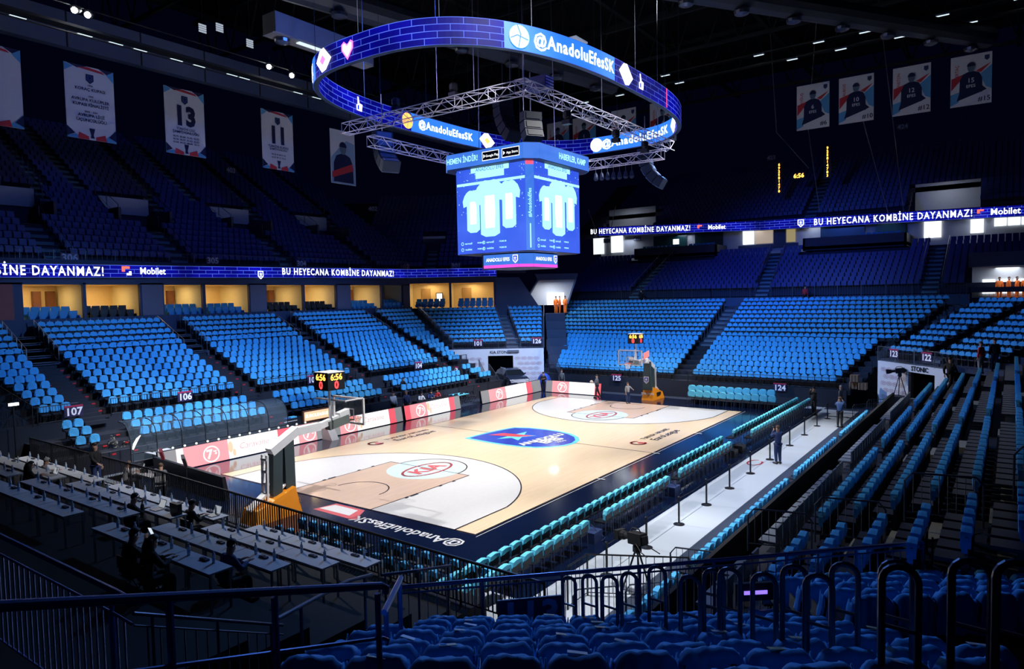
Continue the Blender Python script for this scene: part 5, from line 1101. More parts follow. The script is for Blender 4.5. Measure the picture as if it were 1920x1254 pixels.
# ================================================================ people
def skin_mesh(verts, edges, radii, sub=1):
    me = bpy.data.meshes.new('s'); me.from_pydata([tuple(v) for v in verts], edges, []); o = bpy.data.objects.new('s', me); COL.objects.link(o)
    sk = o.modifiers.new('sk', 'SKIN'); sk.use_smooth_shade = True
    if not me.skin_vertices: 
        bpy.context.view_layer.objects.active = o; bpy.ops.mesh.customdata_skin_add()
    for i, r in enumerate(radii):
        me.skin_vertices[0].data[i].radius = (r, r) if not isinstance(r, tuple) else r
        me.skin_vertices[0].data[i].use_root = (i == 0)
    ss = o.modifiers.new('ss', 'SUBSURF'); ss.levels = ss.render_levels = sub
    dg = bpy.context.evaluated_depsgraph_get(); out = bpy.data.meshes.new_from_object(o.evaluated_get(dg)); bpy.data.objects.remove(o); return out
def J0():
    return dict(pel=(0, 0, .95), wai=(0, 0, 1.12), che=(.01, 0, 1.33), neb=(.0, 0, 1.47), hdl=(.01, 0, 1.56), hdh=(.02, 0, 1.67),
                hl=(0, .09, .90), hr=(0, -.09, .90), kl=(.02, .10, .50), kr=(.02, -.10, .50), al=(-.02, .10, .08), ar=(-.02, -.10, .08), tl=(.15, .12, .035), tr=(.15, -.12, .035),
                sl=(0, .17, 1.41), sr=(0, -.17, 1.41), el=(-.02, .22, 1.14), er=(-.02, -.22, 1.14), wl=(.04, .22, .90), wr=(.04, -.22, .90), ml=(.06, .21, .81), mr=(.06, -.21, .81))
def pose(kind):
    j = J0()
    if kind == 'camera':   # camera held up to the eye
        j.update(el=(.12, .26, 1.26), er=(.12, -.26, 1.26), wl=(.20, .09, 1.52), wr=(.20, -.09, 1.54), ml=(.22, .04, 1.60), mr=(.22, -.04, 1.60))
    if kind == 'walk':
        j.update(kl=(.18, .09, .53), al=(.22, .09, .10), tl=(.38, .10, .05), kr=(-.08, -.09, .5), ar=(-.32, -.09, .16), tr=(-.20, -.10, .05), el=(-.12, .23, 1.16), wl=(-.06, .24, .92), er=(.10, -.23, 1.16), wr=(.26, -.20, 1.02), ml=(-.04, .24, .83), mr=(.34, -.17, 1.02))
    if kind == 'ball':
        j.update(el=(.10, .23, 1.16), er=(.10, -.23, 1.16), wl=(.32, .12, 1.18), wr=(.32, -.12, 1.18), ml=(.38, .11, 1.2), mr=(.38, -.11, 1.2), kl=(.12, .1, .52), al=(.14, .1, .08), tl=(.3, .1, .04), kr=(-.1, -.1, .5), ar=(-.26, -.1, .12), tr=(-.12, -.11, .04))
    if kind == 'fold':
        j.update(el=(.06, .25, 1.16), er=(.06, -.25, 1.16), wl=(.20, .0, 1.20), wr=(.22, .0, 1.24), ml=(.20, -.09, 1.22), mr=(.21, .09, 1.26))
    if kind == 'point':
        j.update(el=(.16, .22, 1.30), wl=(.38, .2, 1.22), ml=(.46, .2, 1.2))
    if kind == 'reach':    # hand on a rail
        j.update(er=(.14, -.24, 1.18), wr=(.36, -.22, 1.06), mr=(.44, -.21, 1.03))
    if kind in ('sit', 'type', 'phone'):
        for k in j: j[k] = (j[k][0], j[k][1], j[k][2]-.42) if k not in ('kl', 'kr', 'al', 'ar', 'tl', 'tr') else j[k]
        j.update(kl=(.44, .12, .50), kr=(.44, -.12, .50), al=(.42, .12, .08), ar=(.42, -.12, .08), tl=(.58, .13, .035), tr=(.58, -.13, .035), hl=(.02, .09, .5), hr=(.02, -.09, .5), pel=(-.02, 0, .54))
        j.update(che=(.07, 0, .91), neb=(.10, 0, 1.04), hdl=(.14, 0, 1.12), hdh=(.18, 0, 1.22), sl=(.08, .17, .98), sr=(.08, -.17, .98), el=(.20, .24, .76), er=(.20, -.24, .76), wl=(.42, .10, .82), wr=(.42, -.10, .82), ml=(.50, .08, .83), mr=(.50, -.08, .83))
        if kind == 'phone': j.update(wr=(.34, -.02, 1.0), mr=(.38, .02, 1.08), er=(.24, -.22, .78))
    return j
FORE = [((.020, .028), .050), ((.006, .032), .058), ((-.010, .030), .053), ((-.024, .022), .042)]
_pm = {}
def person(name_label, loc, yaw, kind='stand', top=M_blk2, legs=M_blk2, hair=M_hair, sc=1.0, grp=None, long_hair=False, skirt=False, cap=None, sleeves=True):
    j = pose(kind); key = (kind, sleeves)
    root = empty('person', loc, yaw, label=name_label, cat='person', group=grp); root.scale = (sc, sc, sc)
    if key not in _pm:
        names = list(j); ix = {n: i for i, n in enumerate(names)}; vs = [Vector(j[n]) for n in names]
        E_ = [('pel', 'wai'), ('wai', 'che'), ('che', 'neb'), ('neb', 'hdl'), ('hdl', 'hdh'), ('pel', 'hl'), ('pel', 'hr'), ('hl', 'kl'), ('hr', 'kr'), ('kl', 'al'), ('kr', 'ar'), ('al', 'tl'), ('ar', 'tr'), ('che', 'sl'), ('che', 'sr'), ('sl', 'el'), ('sr', 'er'), ('el', 'wl'), ('er', 'wr'), ('wl', 'ml'), ('wr', 'mr')]
        R_ = dict(pel=(.10, .08), wai=(.085, .065), che=(.105, .07), neb=.052, hdl=(.084, .090), hdh=(.098, .108), hl=.070, hr=.070, kl=.050, kr=.050, al=.036, ar=.036, tl=.03, tr=.03, sl=.038, sr=.038, el=.034, er=.034, wl=.026, wr=.026, ml=(.034, .018), mr=(.034, .018))
        ed = [(ix[a], ix[b]) for a, b in E_]; rad = [R_[n] for n in names]
        for s, w_, m_ in ((1, 'wl', 'ml'), (-1, 'wr', 'mr')):   # four fingers of different lengths, bent, and a thumb from the side of the palm
            W, M_ = Vector(j[w_]), Vector(j[m_]); d = (M_-W).normalized(); side = d.cross(Vector((0, 0, 1)));
            if side.length < .1: side = Vector((1, 0, 0))
            side.normalize(); dn = side.cross(d).normalized()
            if dn.z > 0: dn = -dn
            for q, ln in enumerate((.062, .070, .065, .050)):
                b = len(vs); o_ = side*(.022*(1.5-q)*.9); vs += [M_+d*.035+o_, M_+d*(.035+ln*.5)+o_+dn*.008, M_+d*(.03+ln*.9)+o_+dn*.03]
                rad += [.009, .0085, .007]; ed += [(ix[m_], b), (b, b+1), (b+1, b+2)]
            b = len(vs); ts = side*s*(-1); vs += [M_-d*.01+ts*.042, M_+d*.03+ts*.055+dn*.01]; rad += [.011, .009]; ed += [(ix[m_], b), (b, b+1)]
        body = skin_mesh(vs, ed, rad, 1)
        sub = lambda keep, E2, R2: skin_mesh([Vector(j[n]) for n in keep], [(keep.index(a), keep.index(b)) for a, b in E2], [R2[n] for n in keep], 1)
        k1 = ['wai', 'pel', 'che', 'neb', 'sl', 'sr', 'el', 'er']; e1 = [('wai', 'pel'), ('wai', 'che'), ('che', 'neb'), ('che', 'sl'), ('che', 'sr'), ('sl', 'el'), ('sr', 'er')]
        r1 = dict(wai=(.165, .125), pel=(.165, .14), che=(.155, .12), neb=.08, sl=.078, sr=.078, el=.062, er=.062)
        if sleeves: k1 += ['wl', 'wr']; e1 += [('el', 'wl'), ('er', 'wr')]; r1.update(wl=.048, wr=.048)
        shirt = sub(k1, e1, r1)
        k2 = ['pel', 'hl', 'hr', 'kl', 'kr', 'al', 'ar']; e2 = [('pel', 'hl'), ('pel', 'hr'), ('hl', 'kl'), ('hr', 'kr'), ('kl', 'al'), ('kr', 'ar')]
        trs = sub(k2, e2, dict(pel=(.11, .10), hl=.108, hr=.108, kl=.085, kr=.085, al=.062, ar=.062))
        h = Vector(j['hdh']); hd = MB()
        def hg(u, v):
            a = 2*PI*u; b0 = .02+.45*math.cos(a); bb = b0+(PI/2-b0)*v
            return h+Vector((-.010+.106*math.cos(bb)*math.cos(a), .094*math.cos(bb)*math.sin(a), .018+.100*math.sin(bb)))
        hd.grid(hg, 16, 6); face = MB(); face.sph(h+Vector((.098, 0, -.012)), .017, 6, (1, .7, 1.5))
        for s in (-1, 1): face.sph(h+Vector((0, s*.088, -.01)), .025, 6, (.7, .4, 1.3))
        eyes = MB()
        for s in (-1, 1): eyes.sph(h+Vector((.088, s*.034, .018)), .010, 6)
        eyes.hexa([h+Vector(p) for p in ((.086, -.022, -.058), (.094, -.022, -.058), (.094, .022, -.058), (.086, .022, -.058), (.086, -.022, -.051), (.094, -.022, -.051), (.094, .022, -.051), (.086, .022, -.051))])
        sh = MB()
        for a_, t_ in (('al', 'tl'), ('ar', 'tr')):
            A, B = Vector(j[a_]), Vector(j[t_]); dd = (B-A); dd.z = 0; dd.normalize()
            sh.tube([A+Vector((0, 0, -.02))-dd*.07, A-dd*.0+Vector((0, 0, -.025)), B, B+dd*.05], [.045, .052, .045, .025], 8)
        _pm[key] = (body, shirt, trs, hd, face, eyes, sh)
    body, shirt, trs, hd, face, eyes, sh = _pm[key]
    def part(me, nm, mt):
        me = me.copy(); me.materials.clear(); me.materials.append(mt); o = bpy.data.objects.new(nm, me); COL.objects.link(o); o.parent = root; return o
    bo = part(body, 'body', M_skin); part(shirt, 'jacket', top); part(trs, 'trousers', legs)
    hd.build('hair', hair, root, smooth=True); face.build('nose_and_ears', M_skin, root, smooth=True); eyes.build('eyes', M_hair, root); sh.build('shoe', M_black, root, smooth=True)
    h = Vector(j['hdh'])
    if long_hair:
        m = MB(); m.tube([h+Vector((-.06, 0, .05)), h+Vector((-.10, 0, -.08)), h+Vector((-.12, 0, -.26)), h+Vector((-.11, 0, -.36))], [.09, .115, .105, .04], 10); m.build('long_hair', hair, root, smooth=True)
    if cap: m = MB(); m.lathe(h+Vector((-.01, 0, .055)), [(.108, 0), (.10, .05), (.05, .085), (.01, .09)], 12); m.box(h.x+.08, h.x+.17, -.06, .06, h.z+.055, h.z+.07); m.build('cap', cap, root)
    return root
G1 = mat('grey tracksuit', (.10, .11, .13), .8); G2 = mat('light grey sweater', (.32, .33, .36), .8); NV = mat('navy jacket cloth', (.02, .045, .16), .75); BJ = mat('blue work jacket', (.05, .12, .34), .7); RDJ = mat('red top cloth', (.6, .03, .04), .7); ORJ = mat('orange vest', (1, .22, .03), .6, 0, .15); DK = mat('charcoal cloth', (.03, .032, .04), .85); WH = mat('white cloth', (.7, .7, .72), .8)
HB = mat('brown hair', (.09, .05, .03), .7); HG = mat('grey hair', (.35, .35, .36), .7)
def held_camera(loc, yaw, lab, z=1.63):
    t = empty('camera', loc, yaw, label=lab, cat='camera', group='hand-held cameras'); m = MB(); m.box(-.04, .04, -.075, .075, z-.05, z+.05); m.build('camera_body', M_black, t)
    m = MB(); m.tube([(.04, 0, z), (.18, 0, z)], .042, 10); m.build('lens', M_black, t)
person('person in a navy jacket raising a camera on the pale walkway', (13.25, .9, .012), 2.45, 'camera', NV, NV, HB)
held_camera((13.08, 1.06, .012), 2.45, 'black camera held by the person in the navy jacket')
person('person in a blue jacket seen from behind at the far edge of the walkway', (13.9, 11.4, .012), 1.5, 'camera', BJ, DK, HB)
held_camera((13.9, 11.62, .012), 1.5, 'black camera held by the person in the blue jacket')
person('tall person in a dark suit at the far end of the turquoise chairs', (11.75, 14.9, .012), -2.2, 'camera', DK, DK, M_hair, 1.02)
person('person in a dark jacket and white shirt behind the far barrier post', (13.0, 16.6, .012), 2.8, 'stand', G1, DK, HG)
person('person in a grey tracksuit holding a ball by the far screen board', (-4.0, 15.2, .012), -2.3, 'ball', G1, DK, M_hair)
m = MB(); m.sph((0, 0, 0), .12, 12); o = m.build('basketball', mat('pale leather ball', (.7, .55, .45), .6), smooth=True); o.location = (-4.3, 14.87, 1.24); tag(o, 'pale basketball in the hands of the person in the grey tracksuit', 'ball')
person('short person in a light grey sweater pointing, on the court before the orange basket base', (-.55, 13.5, .02), -.5, 'point', G2, NV, HB, .88)
person('person in black with folded arms at the corner of the far screen boards', (-8.75, 14.9, .012), -1.0, 'fold', M_blk2, M_blk2, M_hair)
person('person in a grey coat behind the far screen board, beside the one in black', (-8.5, 17.3, .012), -.9, 'stand', G1, DK, HB)
person('person in a dark vest standing behind the left screen board by the scoring table', (-10.9, 1.5, .012), -.4, 'stand', NV, DK, HG)
person('person in white leaning beside the person in the dark vest', (-11.3, .7, .012), -.2, 'reach', WH, DK, HB)
person('person in a blue top at the scoring table', (-12.0, 5.0, .0), -.4, 'type', NV, DK, M_hair); person('person in a red top at the scoring table', (-12.1, 5.8, 0), -.5, 'type', RDJ, DK, M_hair); person('person in a white shirt bent over the scoring table', (-12.0, 4.0, 0), -.3, 'type', WH, DK, M_hair)
person('person in a dark shirt sitting in the courtside row below section 104', (-13.4, 3.6, 1.0), 0, 'sit', M_blk2, DK, M_hair)
person('dark silhouetted person walking up between the shirt-covered rows on the right', (19.3, 10.2, 2.5), 1.0, 'walk', M_blk2, M_blk2, M_hair, 1.05)
person('person in a red top and pale trousers on the railed walk above the right tunnel', (20.5, 13.6, 3.2), 2.6, 'stand', RDJ, G2, HB)
person('person in black beside the one in the red top, above the right tunnel', (21.1, 13.8, 3.3), 2.0, 'stand', M_blk2, NV, M_hair, 1.05)
person('dark silhouetted person on the far cross aisle, left of the far stairs', (-8.3, 32.3, 6.6), -1.6, 'walk', M_blk2, M_blk2, M_hair)
person('person in a red top and dark trousers on the far cross aisle', (7.2, 32.3, 6.6), 1.2, 'stand', RDJ, M_blk2, M_hair)
for k, (s, d, z) in enumerate(((4.4, 68.3, 6.1), (4.8, 68.8, 6.1), (5.3, 68.3, 6.1))): person('person in an orange vest, %s in the white entrance behind section 126' % ('left one', 'middle one', 'right one')[k], sd(s, d, z), -.6+k, 'stand', ORJ, ORJ, HB)
for k, x in enumerate((21.0, 21.6, 22.1, 22.6)): person('person in an orange vest, %s from the left, bright far-right entrance' % ordn(k), (x, 34.4, 6.9), -1.5+k, 'stand', ORJ, ORJ, HB)
# ================================================================ LED boards round the court
M_ledw = emat('screen pale pink', (1, .80, .80), 1.05); M_ledp = emat('screen pink', (1, .34, .37), 1.1); M_ledh = emat('screen white', (1, .97, .95), 1.3); M_ledg = emat('screen grey', (.32, .32, .34), .8); M_ledr = emat('screen red', (1, .13, .18), 1.0); M_ledo = emat('screen orange blot', (1, .62, .42), 1.0)
def led_board(loc, rz, L, lab, seq, Hh=.98, flip=False):
    """board along local +x, facing local -y; leans back a little"""
    t = empty('perimeter_board', loc, rz, label=lab, cat='led board', group='perimeter screen boards'); ln = .16
    m = MB(); m.hexa([(0, 0, .04), (L, 0, .04), (L, .22, .04), (0, .22, .04), (0, ln, Hh), (L, ln, Hh), (L, ln+.14, Hh), (0, ln+.14, Hh)]); m.build('housing', M_black, t)
    T = lambda x, y, z=0: Vector((x, ln*y/Hh-.006-z, .04+y*(Hh-.04)/Hh)); x = 0
    for kind, w_ in seq:
        mt = {'g': M_ledg, 'p': M_ledw, 'w': M_ledh, 'r': M_ledp, 'q': M_ledr}[kind[0]]
        m = MB(); m.flat([(x, .02), (x+w_, .02), (x+w_, Hh-.02), (x, Hh-.02)], T); s = m.build('screen', mt, t)
        if '7' in kind:
            cx = x+w_*.6; m = MB(); stroke(m, [(cx+.40*math.cos(a), .46+.38*math.sin(a)) for a in np.linspace(0, 2*PI, 25)], .06, .006, T); m.text('7', .62, lambda a, b, c=0: T(a+cx-.1, b+.44, c), .008, .03); m.text("'S", .28, lambda a, b, c=0: T(a+cx+.2, b+.5, c), .008, .02); m.build('round_mark', M_ledh if kind[0] == 'r' else M_ledp, s)
        if 'c' in kind:
            m = MB(); m.text('Caravane', .46, lambda a, b, c=0: T(a+x+w_*.5, b+.55, c), .008, .0, .25); m.build('lettering', M_ledp, s)
            m = MB(); m.sph((0, 0, 0), .001, 4) if False else m.flat([(x+.12+.14*math.cos(a), .62+.3*math.sin(a)) for a in np.linspace(0, 2*PI, 12)[:-1]], T, .007); m.flat([(x+.3+.1*math.cos(a), .3+.2*math.sin(a)) for a in np.linspace(0, 2*PI, 12)[:-1]], T, .007); m.build('blot', M_ledo, s)
        x += w_
    return t
HPI = PI/2
# local +x -> world +y means rz=pi/2, local -y -> world +x
led_board((-9.85, -15.6, 0), HPI, 9.3, 'longest pink and white screen board, nearest along the left sideline', [('g', .85), ('p', .35), ('r7', 2.3), ('wc', 2.9), ('w', .0001), ('q', .9), ('p', .4), ('r7', 1.2), ('g', .4)], 1.05)
led_board((-9.85, -5.5, 0), HPI, 5.6, 'pink and white screen board behind the near basket, middle of the left sideline', [('g', .5), ('r7', 1.3), ('wc', 2.65), ('q', .55), ('g', .6)])
led_board((-9.8, .3, 0), HPI, 5.5, 'pink and white screen board in front of the scoring table', [('q', .5), ('r7', 1.6), ('wc', 2.25), ('q', .55), ('g', .6)])
led_board((-9.75, 8.2, 0), HPI, 7.9, 'pink and white screen board at the far end of the left sideline', [('g', .95), ('r7', 2.1), ('w', 2.8), ('q', .75), ('g', 1.3)])
led_board((-9.2, 15.9, 0), 0, 5.1, 'pink and white screen board along the far baseline', [('g', .6), ('r7', 1.6), ('w', 2.35), ('q', .55)])
led_board((-3.4, -16.1, 0), PI-.06, 6.2, 'screen board on the near baseline, seen from its dark back', [('g', .5), ('r7', 1.6), ('wc', 2.6), ('q', 1.5)])
# small white lamps on the top edge of the long board
for i in range(15):
    m = MB(); m.lathe((0, 0, 0), [(.03, 0), (.055, .03), (.055, .07), (.01, .10)], 8); o = m.build('edge_lamp', emat('small white lamp', (.95, 1, .95), 1.2)); o.location = (-10.1, -15.4+.58*i, 1.06); tag(o, 'small round white lamp, %s on the top edge of the longest screen board' % ordn(i), 'lamp', 'small lamps on the screen board')
# ================================================================ baskets
NET = mat('white net cord', (.8, .8, .82), .8); RIM = mat('orange rim steel', (.85, .12, .03), .4)
def basket(s, lab, near):
    t = empty('basketball_hoop', (0, s*12.8, 0), 0 if s > 0 else PI, label=lab, cat='basketball hoop')
    # local: court lies toward -y, base toward +y
    g = MB(); g.box(-.9, .9, -.015, .015, 2.9, 3.95); g.build('backboard', M_glass, t)
    m = MB()
    for a in ((-.9, .9, 2.88, 2.95), (-.9, .9, 3.90, 3.97)): m.box(a[0], a[1], -.035, .035, a[2], a[3])
    for a in ((-.93, -.86), (.86, .93)): m.box(a[0], a[1], -.035, .035, 2.88, 3.97)
    m.build('backboard_frame', M_white, t)
    m = MB()
    for a in ((-.30, .30, 3.02, 3.07), (-.30, .30, 3.45, 3.50)): m.box(a[0], a[1], -.025, -.017, a[2], a[3])
    for a in ((-.30, -.25), (.25, .30)): m.box(a[0], a[1], -.025, -.017, 3.02, 3.5)
    m.build('target_square', M_white, t)
    m = MB(); m.tube([(.225*math.cos(a), -.375+.225*math.sin(a), 3.05) for a in np.linspace(0, 2*PI, 21)], .011, 6); m.bar((0, -.15, 3.03), (0, -.02, 3.0), .16, .06); rm = m.build('rim', RIM, t)
    m = MB()
    for k in range(12):
        for d_ in (1, -1):
            P_ = []
            for i in range(6): a = 2*PI*k/12+d_*i*.16; r = .225-.10*(i/5)**.7; P_.append((r*math.cos(a), -.375+r*math.sin(a), 3.05-.075*i))
            m.tube(P_, .006, 4, False)
    m.build('net', NET, rm)
    m = MB(); m.bar((0, .04, 3.35), (0, .55, 3.25), .25, .3); m.bar((0, .5, 3.2), (0, 1.5, 3.0), .20, .24); m.bar((0, 1.5, 3.0), (0, 2.6, 2.98), .28, .30); m.bar((0, 2.55, 3.05), (0, 3.75, 2.42), .36, .30); m.build('arm', M_wmet, t)
    m = MB(); m.bar((0, .1, 3.1), (0, 1.1, 2.95), .32, .34); m.build('arm_pad', mat('grey green arm padding', (.13, .16, .15), .6), t)
    m = MB(); m.bar((0, 3.0, .8), (0, 3.02, 2.72), .34, .42, (0, 1, 0)); m.bar((0, 3.58, .8), (0, 3.50, 2.5), .34, .40, (0, 1, 0)); m.build('column_pad', mat('dark slate column padding', (.035, .06, .07), .55), t)
    m = MB()
    for sx in (-.13, .13): m.bar((sx, 3.95, 2.35), (sx, 4.0, .6), .08, .10)
    for z in (.9, 1.3, 1.75, 2.2): m.box(-.17, .17, 3.92, 4.02, z-.04, z+.04)
    m.bar((0, 4.0, .95), (0, 4.7, .5), .3, .08); m.bar((0, 3.1, 1.2), (0, 3.8, .7), .3, .06); m.build('rear_strut', M_wmet, t)
    m = MB(); m.hexa([(-.46, 2.75, 0), (.46, 2.75, 0), (.5, 4.75, 0), (-.5, 4.75, 0), (-.36, 2.95, 1.02), (.36, 2.95, 1.02), (.42, 4.6, .5), (-.42, 4.6, .5)]); b = m.build('base', M_orange, t)
    m = MB(); m.text('SPALDING', .22, lambda a, b_, c=0: Vector((a, 2.74+.2*(b_+.5), b_+.5)), 0, .02); m.build('base_lettering', M_white, b)
    m = MB(); m.box(.44, .50, 3.5, 4.1, .35, .55); m.build('handle', M_black, b)
    if near: pass
    # shot clock on its post
    m = MB(); m.tube([(.0, .95, 3.1), (.0, .95, 4.4)], .05, 8); m.tube([(.0, .75, 3.1), (.0, .75, 3.95)], .04, 8); m.build('clock_post', M_wmet, t)
    if near: m = MB(); m.box(-.90, -.84, .0, .9, 3.95, 4.0); m.box(-.9, .9, .86, .92, 3.93, 3.99); m.tube([(.0, .9, 3.1), (.0, .9, 3.95)], .05, 8); m.build('upper_bracket', M_wmet, t)
    sz = .42; cx, cy, z0, z1 = 0, .92, 4.38, 5.06
    m = MB(); m.box(cx-sz, cx+sz, cy-sz, cy+sz, z0, z1); ck = m.build('shot_clock', M_black, t)
    m = MB(); m.box(cx-sz, cx+sz, cy-sz, cy+sz, z1, z1+.03); m.build('clock_lid', M_white, ck)
    for n, ex in (((0, -1, 0), (1, 0, 0)), ((1, 0, 0), (0, 1, 0)), ((0, 1, 0), (-1, 0, 0)), ((-1, 0, 0), (0, -1, 0))):
        T = frame(Vector((cx, cy, (z0+z1)/2))+Vector(n)*(sz+.005), ex, (0, 0, 1), n)
        m = MB(); m.text('6:56', .34, lambda a, b_, c=0: T(a, b_+.16, c), 0, .02); m.build('clock_digits', ORANGE_T, ck); m = MB(); m.text('0', .42, lambda a, b_, c=0: T(a, b_-.15, c), 0, .03); m.build('count_digit', RED_T, ck)
    if not near:
        m = MB(); m.hexa([(.45, 1.2, 3.2), (.5, 1.2, 3.2), (.5, 2.1, 3.35), (.45, 2.1, 3.35), (.45, 1.2, 3.65), (.5, 1.2, 3.65), (.5, 2.1, 3.8), (.45, 2.1, 3.8)]); m.build('arm_sign', emat('lit red arm sign', (1, .3, .3), .8), t)
        T = frame((0, 2.68, 1.55), (1, 0, 0), (0, 0, 1), (0, -1, 0)); crest(t, lambda a, b_, c=0: T(a, b_, c+.04), .5, M_white, DB)
        m = MB(); m.hexa([(-.36, 2.72, .8), (.36, 2.72, .8), (.36, 3.0, .8), (-.36, 3.0, .8), (-.24, 2.75, 2.9), (.24, 2.75, 2.9), (.24, 3.0, 2.9), (-.24, 3.0, 2.9)]); m.build('column_cover', MATS['dark slate column padding'], t)
    return t
basket(-1, 'near basket seen from behind, with orange base and white bent arm', True); basket(1, 'far basket with glass board, red shot clock above and orange base', False)
# ================================================================ chairs
def fchair(mt, full=False):
    t = empty('draped_chair', label=lab, cat='chair'); m = MB(); m.box(0, .40, -.2, .2, .43, .47); m.build('seat', M_black, t)
    m = MB(); m.box(-.04, 0, -.2, .2, .55, .86); m.build('backrest', M_black, t)
    for sx, sy in ((0, -1), (0, 1), (1, -1), (1, 1)): m = MB(); m.tube([(.38*sx-.03+.06*sx, .19*sy, 0), (.38*sx-.02, .19*sy, .45)]+([(-.03, .19*sy, .86)] if sx == 0 else []), .013, 5); m.build('leg', M_rail, t)
    m = MB(); shirt_geo(m, .25, .90, .50 if full else .77, 2); m.build('shirt', mt, t); return t
ch = fchair(M_teal); chf = fchair(M_teal, True)
def pchair(x, y, a, lab, grp, z=.012, src=None):
    q = proj((x, y, .8))
    if q is None or not (-20 < q[0] < 1940 and q[1] < 1290): return
    copytree(src or ch, (x, y, z), a, lab, grp)
for rw, (x, nm) in enumerate(((10.45, 'court-side'), (11.2, 'walkway-side'))):
    y = -20.0; n = 0
    while y < 16.2:
        if not ((rw == 0 and 1.7 < y < 2.9) or (rw == 1 and (.4 < y < 3.6 or abs(y+6.2) < .3 or abs(y+12.4) < .35))):
            pchair(x, y, PI, 'chair with a turquoise shirt, %s from the near end of the %s row' % (ordn(n), nm), 'turquoise-draped chairs along the right sideline')
        y += .52; n += 1
for rw, y in enumerate((15.9, 16.75)):
    for i in range(11): pchair(3.3+.56*i-.3*rw, y, -HPI, 'turquoise-draped chair, %s from the left, %s row of the far bench' % (ordn(i), ('front', 'back')[rw]), 'turquoise-draped chairs of the far bench', .0+.02+.28*rw, chf)
m = MB(); m.box(3.2, 9.6, 16.0, 17.0, 0, .29); m.build('floor_bench_step', M_riser, kind='structure')
for i in range(4): pchair(-12.3+.0*i, 7.2+.55*i, 0, 'chair with a turquoise shirt, %s beside the scoring table' % ordn(i), 'turquoise-draped chairs by the scoring table', 0, chf)
ch2 = fchair(M_shirt)
for c_ in list(ch2.children):
    if c_.name.startswith('shirt'): bpy.data.objects.remove(c_)
m = MB(); shirt_geo(m, .15, .90, .76, 1); m.build('shirt', M_shirt, ch2)
def pchair2(x, y, a, lab, grp, z): copytree(ch2, (x, y, z), a, lab, grp)
for rw, y in enumerate((-17.75, -18.6)):
    for i in range(15):
        if i == 6: continue
        pchair2(3.4+.54*i, y, HPI, 'blue-shirted chair, %s from the left in the %s row behind the near baseline' % (ordn(i), ('front', 'back')[rw]), 'draped chairs behind the near baseline', .0)
for c in list(ch.children)+list(ch2.children)+[ch2]+list(chf.children)+[chf]: bpy.data.objects.remove(c)
bpy.data.objects.remove(ch)
def bchair(loc, a, lab, grp='black folding chairs', mt=None):
    t = empty('folding_chair', loc, a, label=lab, cat='chair', group=grp); mt = mt or M_black; m = MB(); m.box(0, .38, -.2, .2, .43, .46); m.build('seat', mt, t); m = MB(); m.box(-.04, 0, -.2, .2, .6, .84); m.build('backrest', mt, t)
    for sy in (-1, 1): m = MB(); m.tube([(.36, .2*sy, 0), (-.03, .2*sy, .84)], .013, 5); m.build('leg', M_rail, t); m = MB(); m.tube([(0, .18*sy, 0), (.3, .18*sy, .44)], .013, 5); m.build('leg', M_rail, t)
    return t
for i in range(6): bchair((-11.2, 5.3+.62*i+.4, .02), .1, 'empty black folding chair, %s of the row between the two screen boards' % ordn(i))
# scoring table, equipment
def table(loc, rz, L, D, Ht, lab, mt=M_table, grp=None, cat='table'):
    t = empty('table', loc, rz, label=lab, cat=cat, group=grp); m = MB(); m.box(0, L, 0, D, Ht-.035, Ht); m.build('tabletop', mt, t)
    for x in (.04, L-.04):
        for y in (.04, D-.04): m = MB(); m.box(x-.018, x+.018, y-.018, y+.018, 0, Ht-.035); m.build('leg', M_steel, t)
    m = MB(); m.box(.04, L-.04, .03, .05, Ht-.09, Ht-.035); m.build('apron', M_steel, t); return t
table((-11.55, 3.2, 0), HPI, 3.6, .6, .75, 'long dark scoring table behind the screen board', M_black)
table((-11.0, 6.9, .02), HPI, 1.3, .9, .72, 'small table under a turquoise cloth beside the scoring table', M_teal)
table((-13.4, -15.2, 0), .0, 2.6, 1.1, .75, 'white table with equipment at the near left corner of the court', M_white)
table((-9.2, -17.5, 0), .0, 2.4, .8, .75, 'white table with papers behind the near baseline board', M_white)
def laptop(loc, rz, lab, lit_=.5, ang=.35):
    t = empty('laptop', loc, rz, label=lab, cat='laptop'); m = MB(); m.box(-.12, .12, -.16, .16, 0, .018); m.build('keyboard_base', mat('silver laptop shell', (.4, .42, .45), .4, .5), t)
    s, c = math.sin(ang), math.cos(ang); T = lambda x, y, z=0: Vector((.12+s*y+c*z, x, .018+c*y-s*z))
    m = MB(); m.pris([(-.16, 0), (.16, 0), (.16, .23), (-.16, .23)], lambda x, y, z: T(x, y, z), .01); m.build('lid', MATS['silver laptop shell'], t)
    m = MB(); m.flat([(-.15, .012), (.15, .012), (.15, .215), (-.15, .215)], lambda x, y, z=0: T(x, y, -.003)); m.build('screen', emat('pale laptop screen', (.6, .65, .7), .55), t); return t
laptop((-12.6, -14.6, .75), -1.6, 'open laptop on the white equipment table by the near left corner'); laptop((-8.6, -17.1, .75), 1.2, 'open laptop on the white table behind the near baseline board')
for k, (x, y, z) in enumerate(((-11.8, -14.9, .75), (-12.3, -14.5, .75), (-8.0, -17.2, .75), (-7.4, -17.0, .75), (-9.0, -16.9, .75))):
    m = MB(); m.box(-.14, .14, -.1, .1, 0, .13); m.box(-.1, .1, -.06, .06, .13, .17); m.tube([(.14, 0, .05), (.24, .05, .02), (.3, -.06, 0)], .01, 5); o = m.build('equipment_case', mat('pale equipment case', (.4, .42, .48), .5) if k % 2 else M_black); o.location = (x, y, z); tag(o, 'small %s equipment case on the %s' % (('black', 'pale')[k % 2], ('white corner table', 'white corner table, toward its back', 'white baseline table', 'right end of the white baseline table', 'left end of the white baseline table')[k]), 'case')
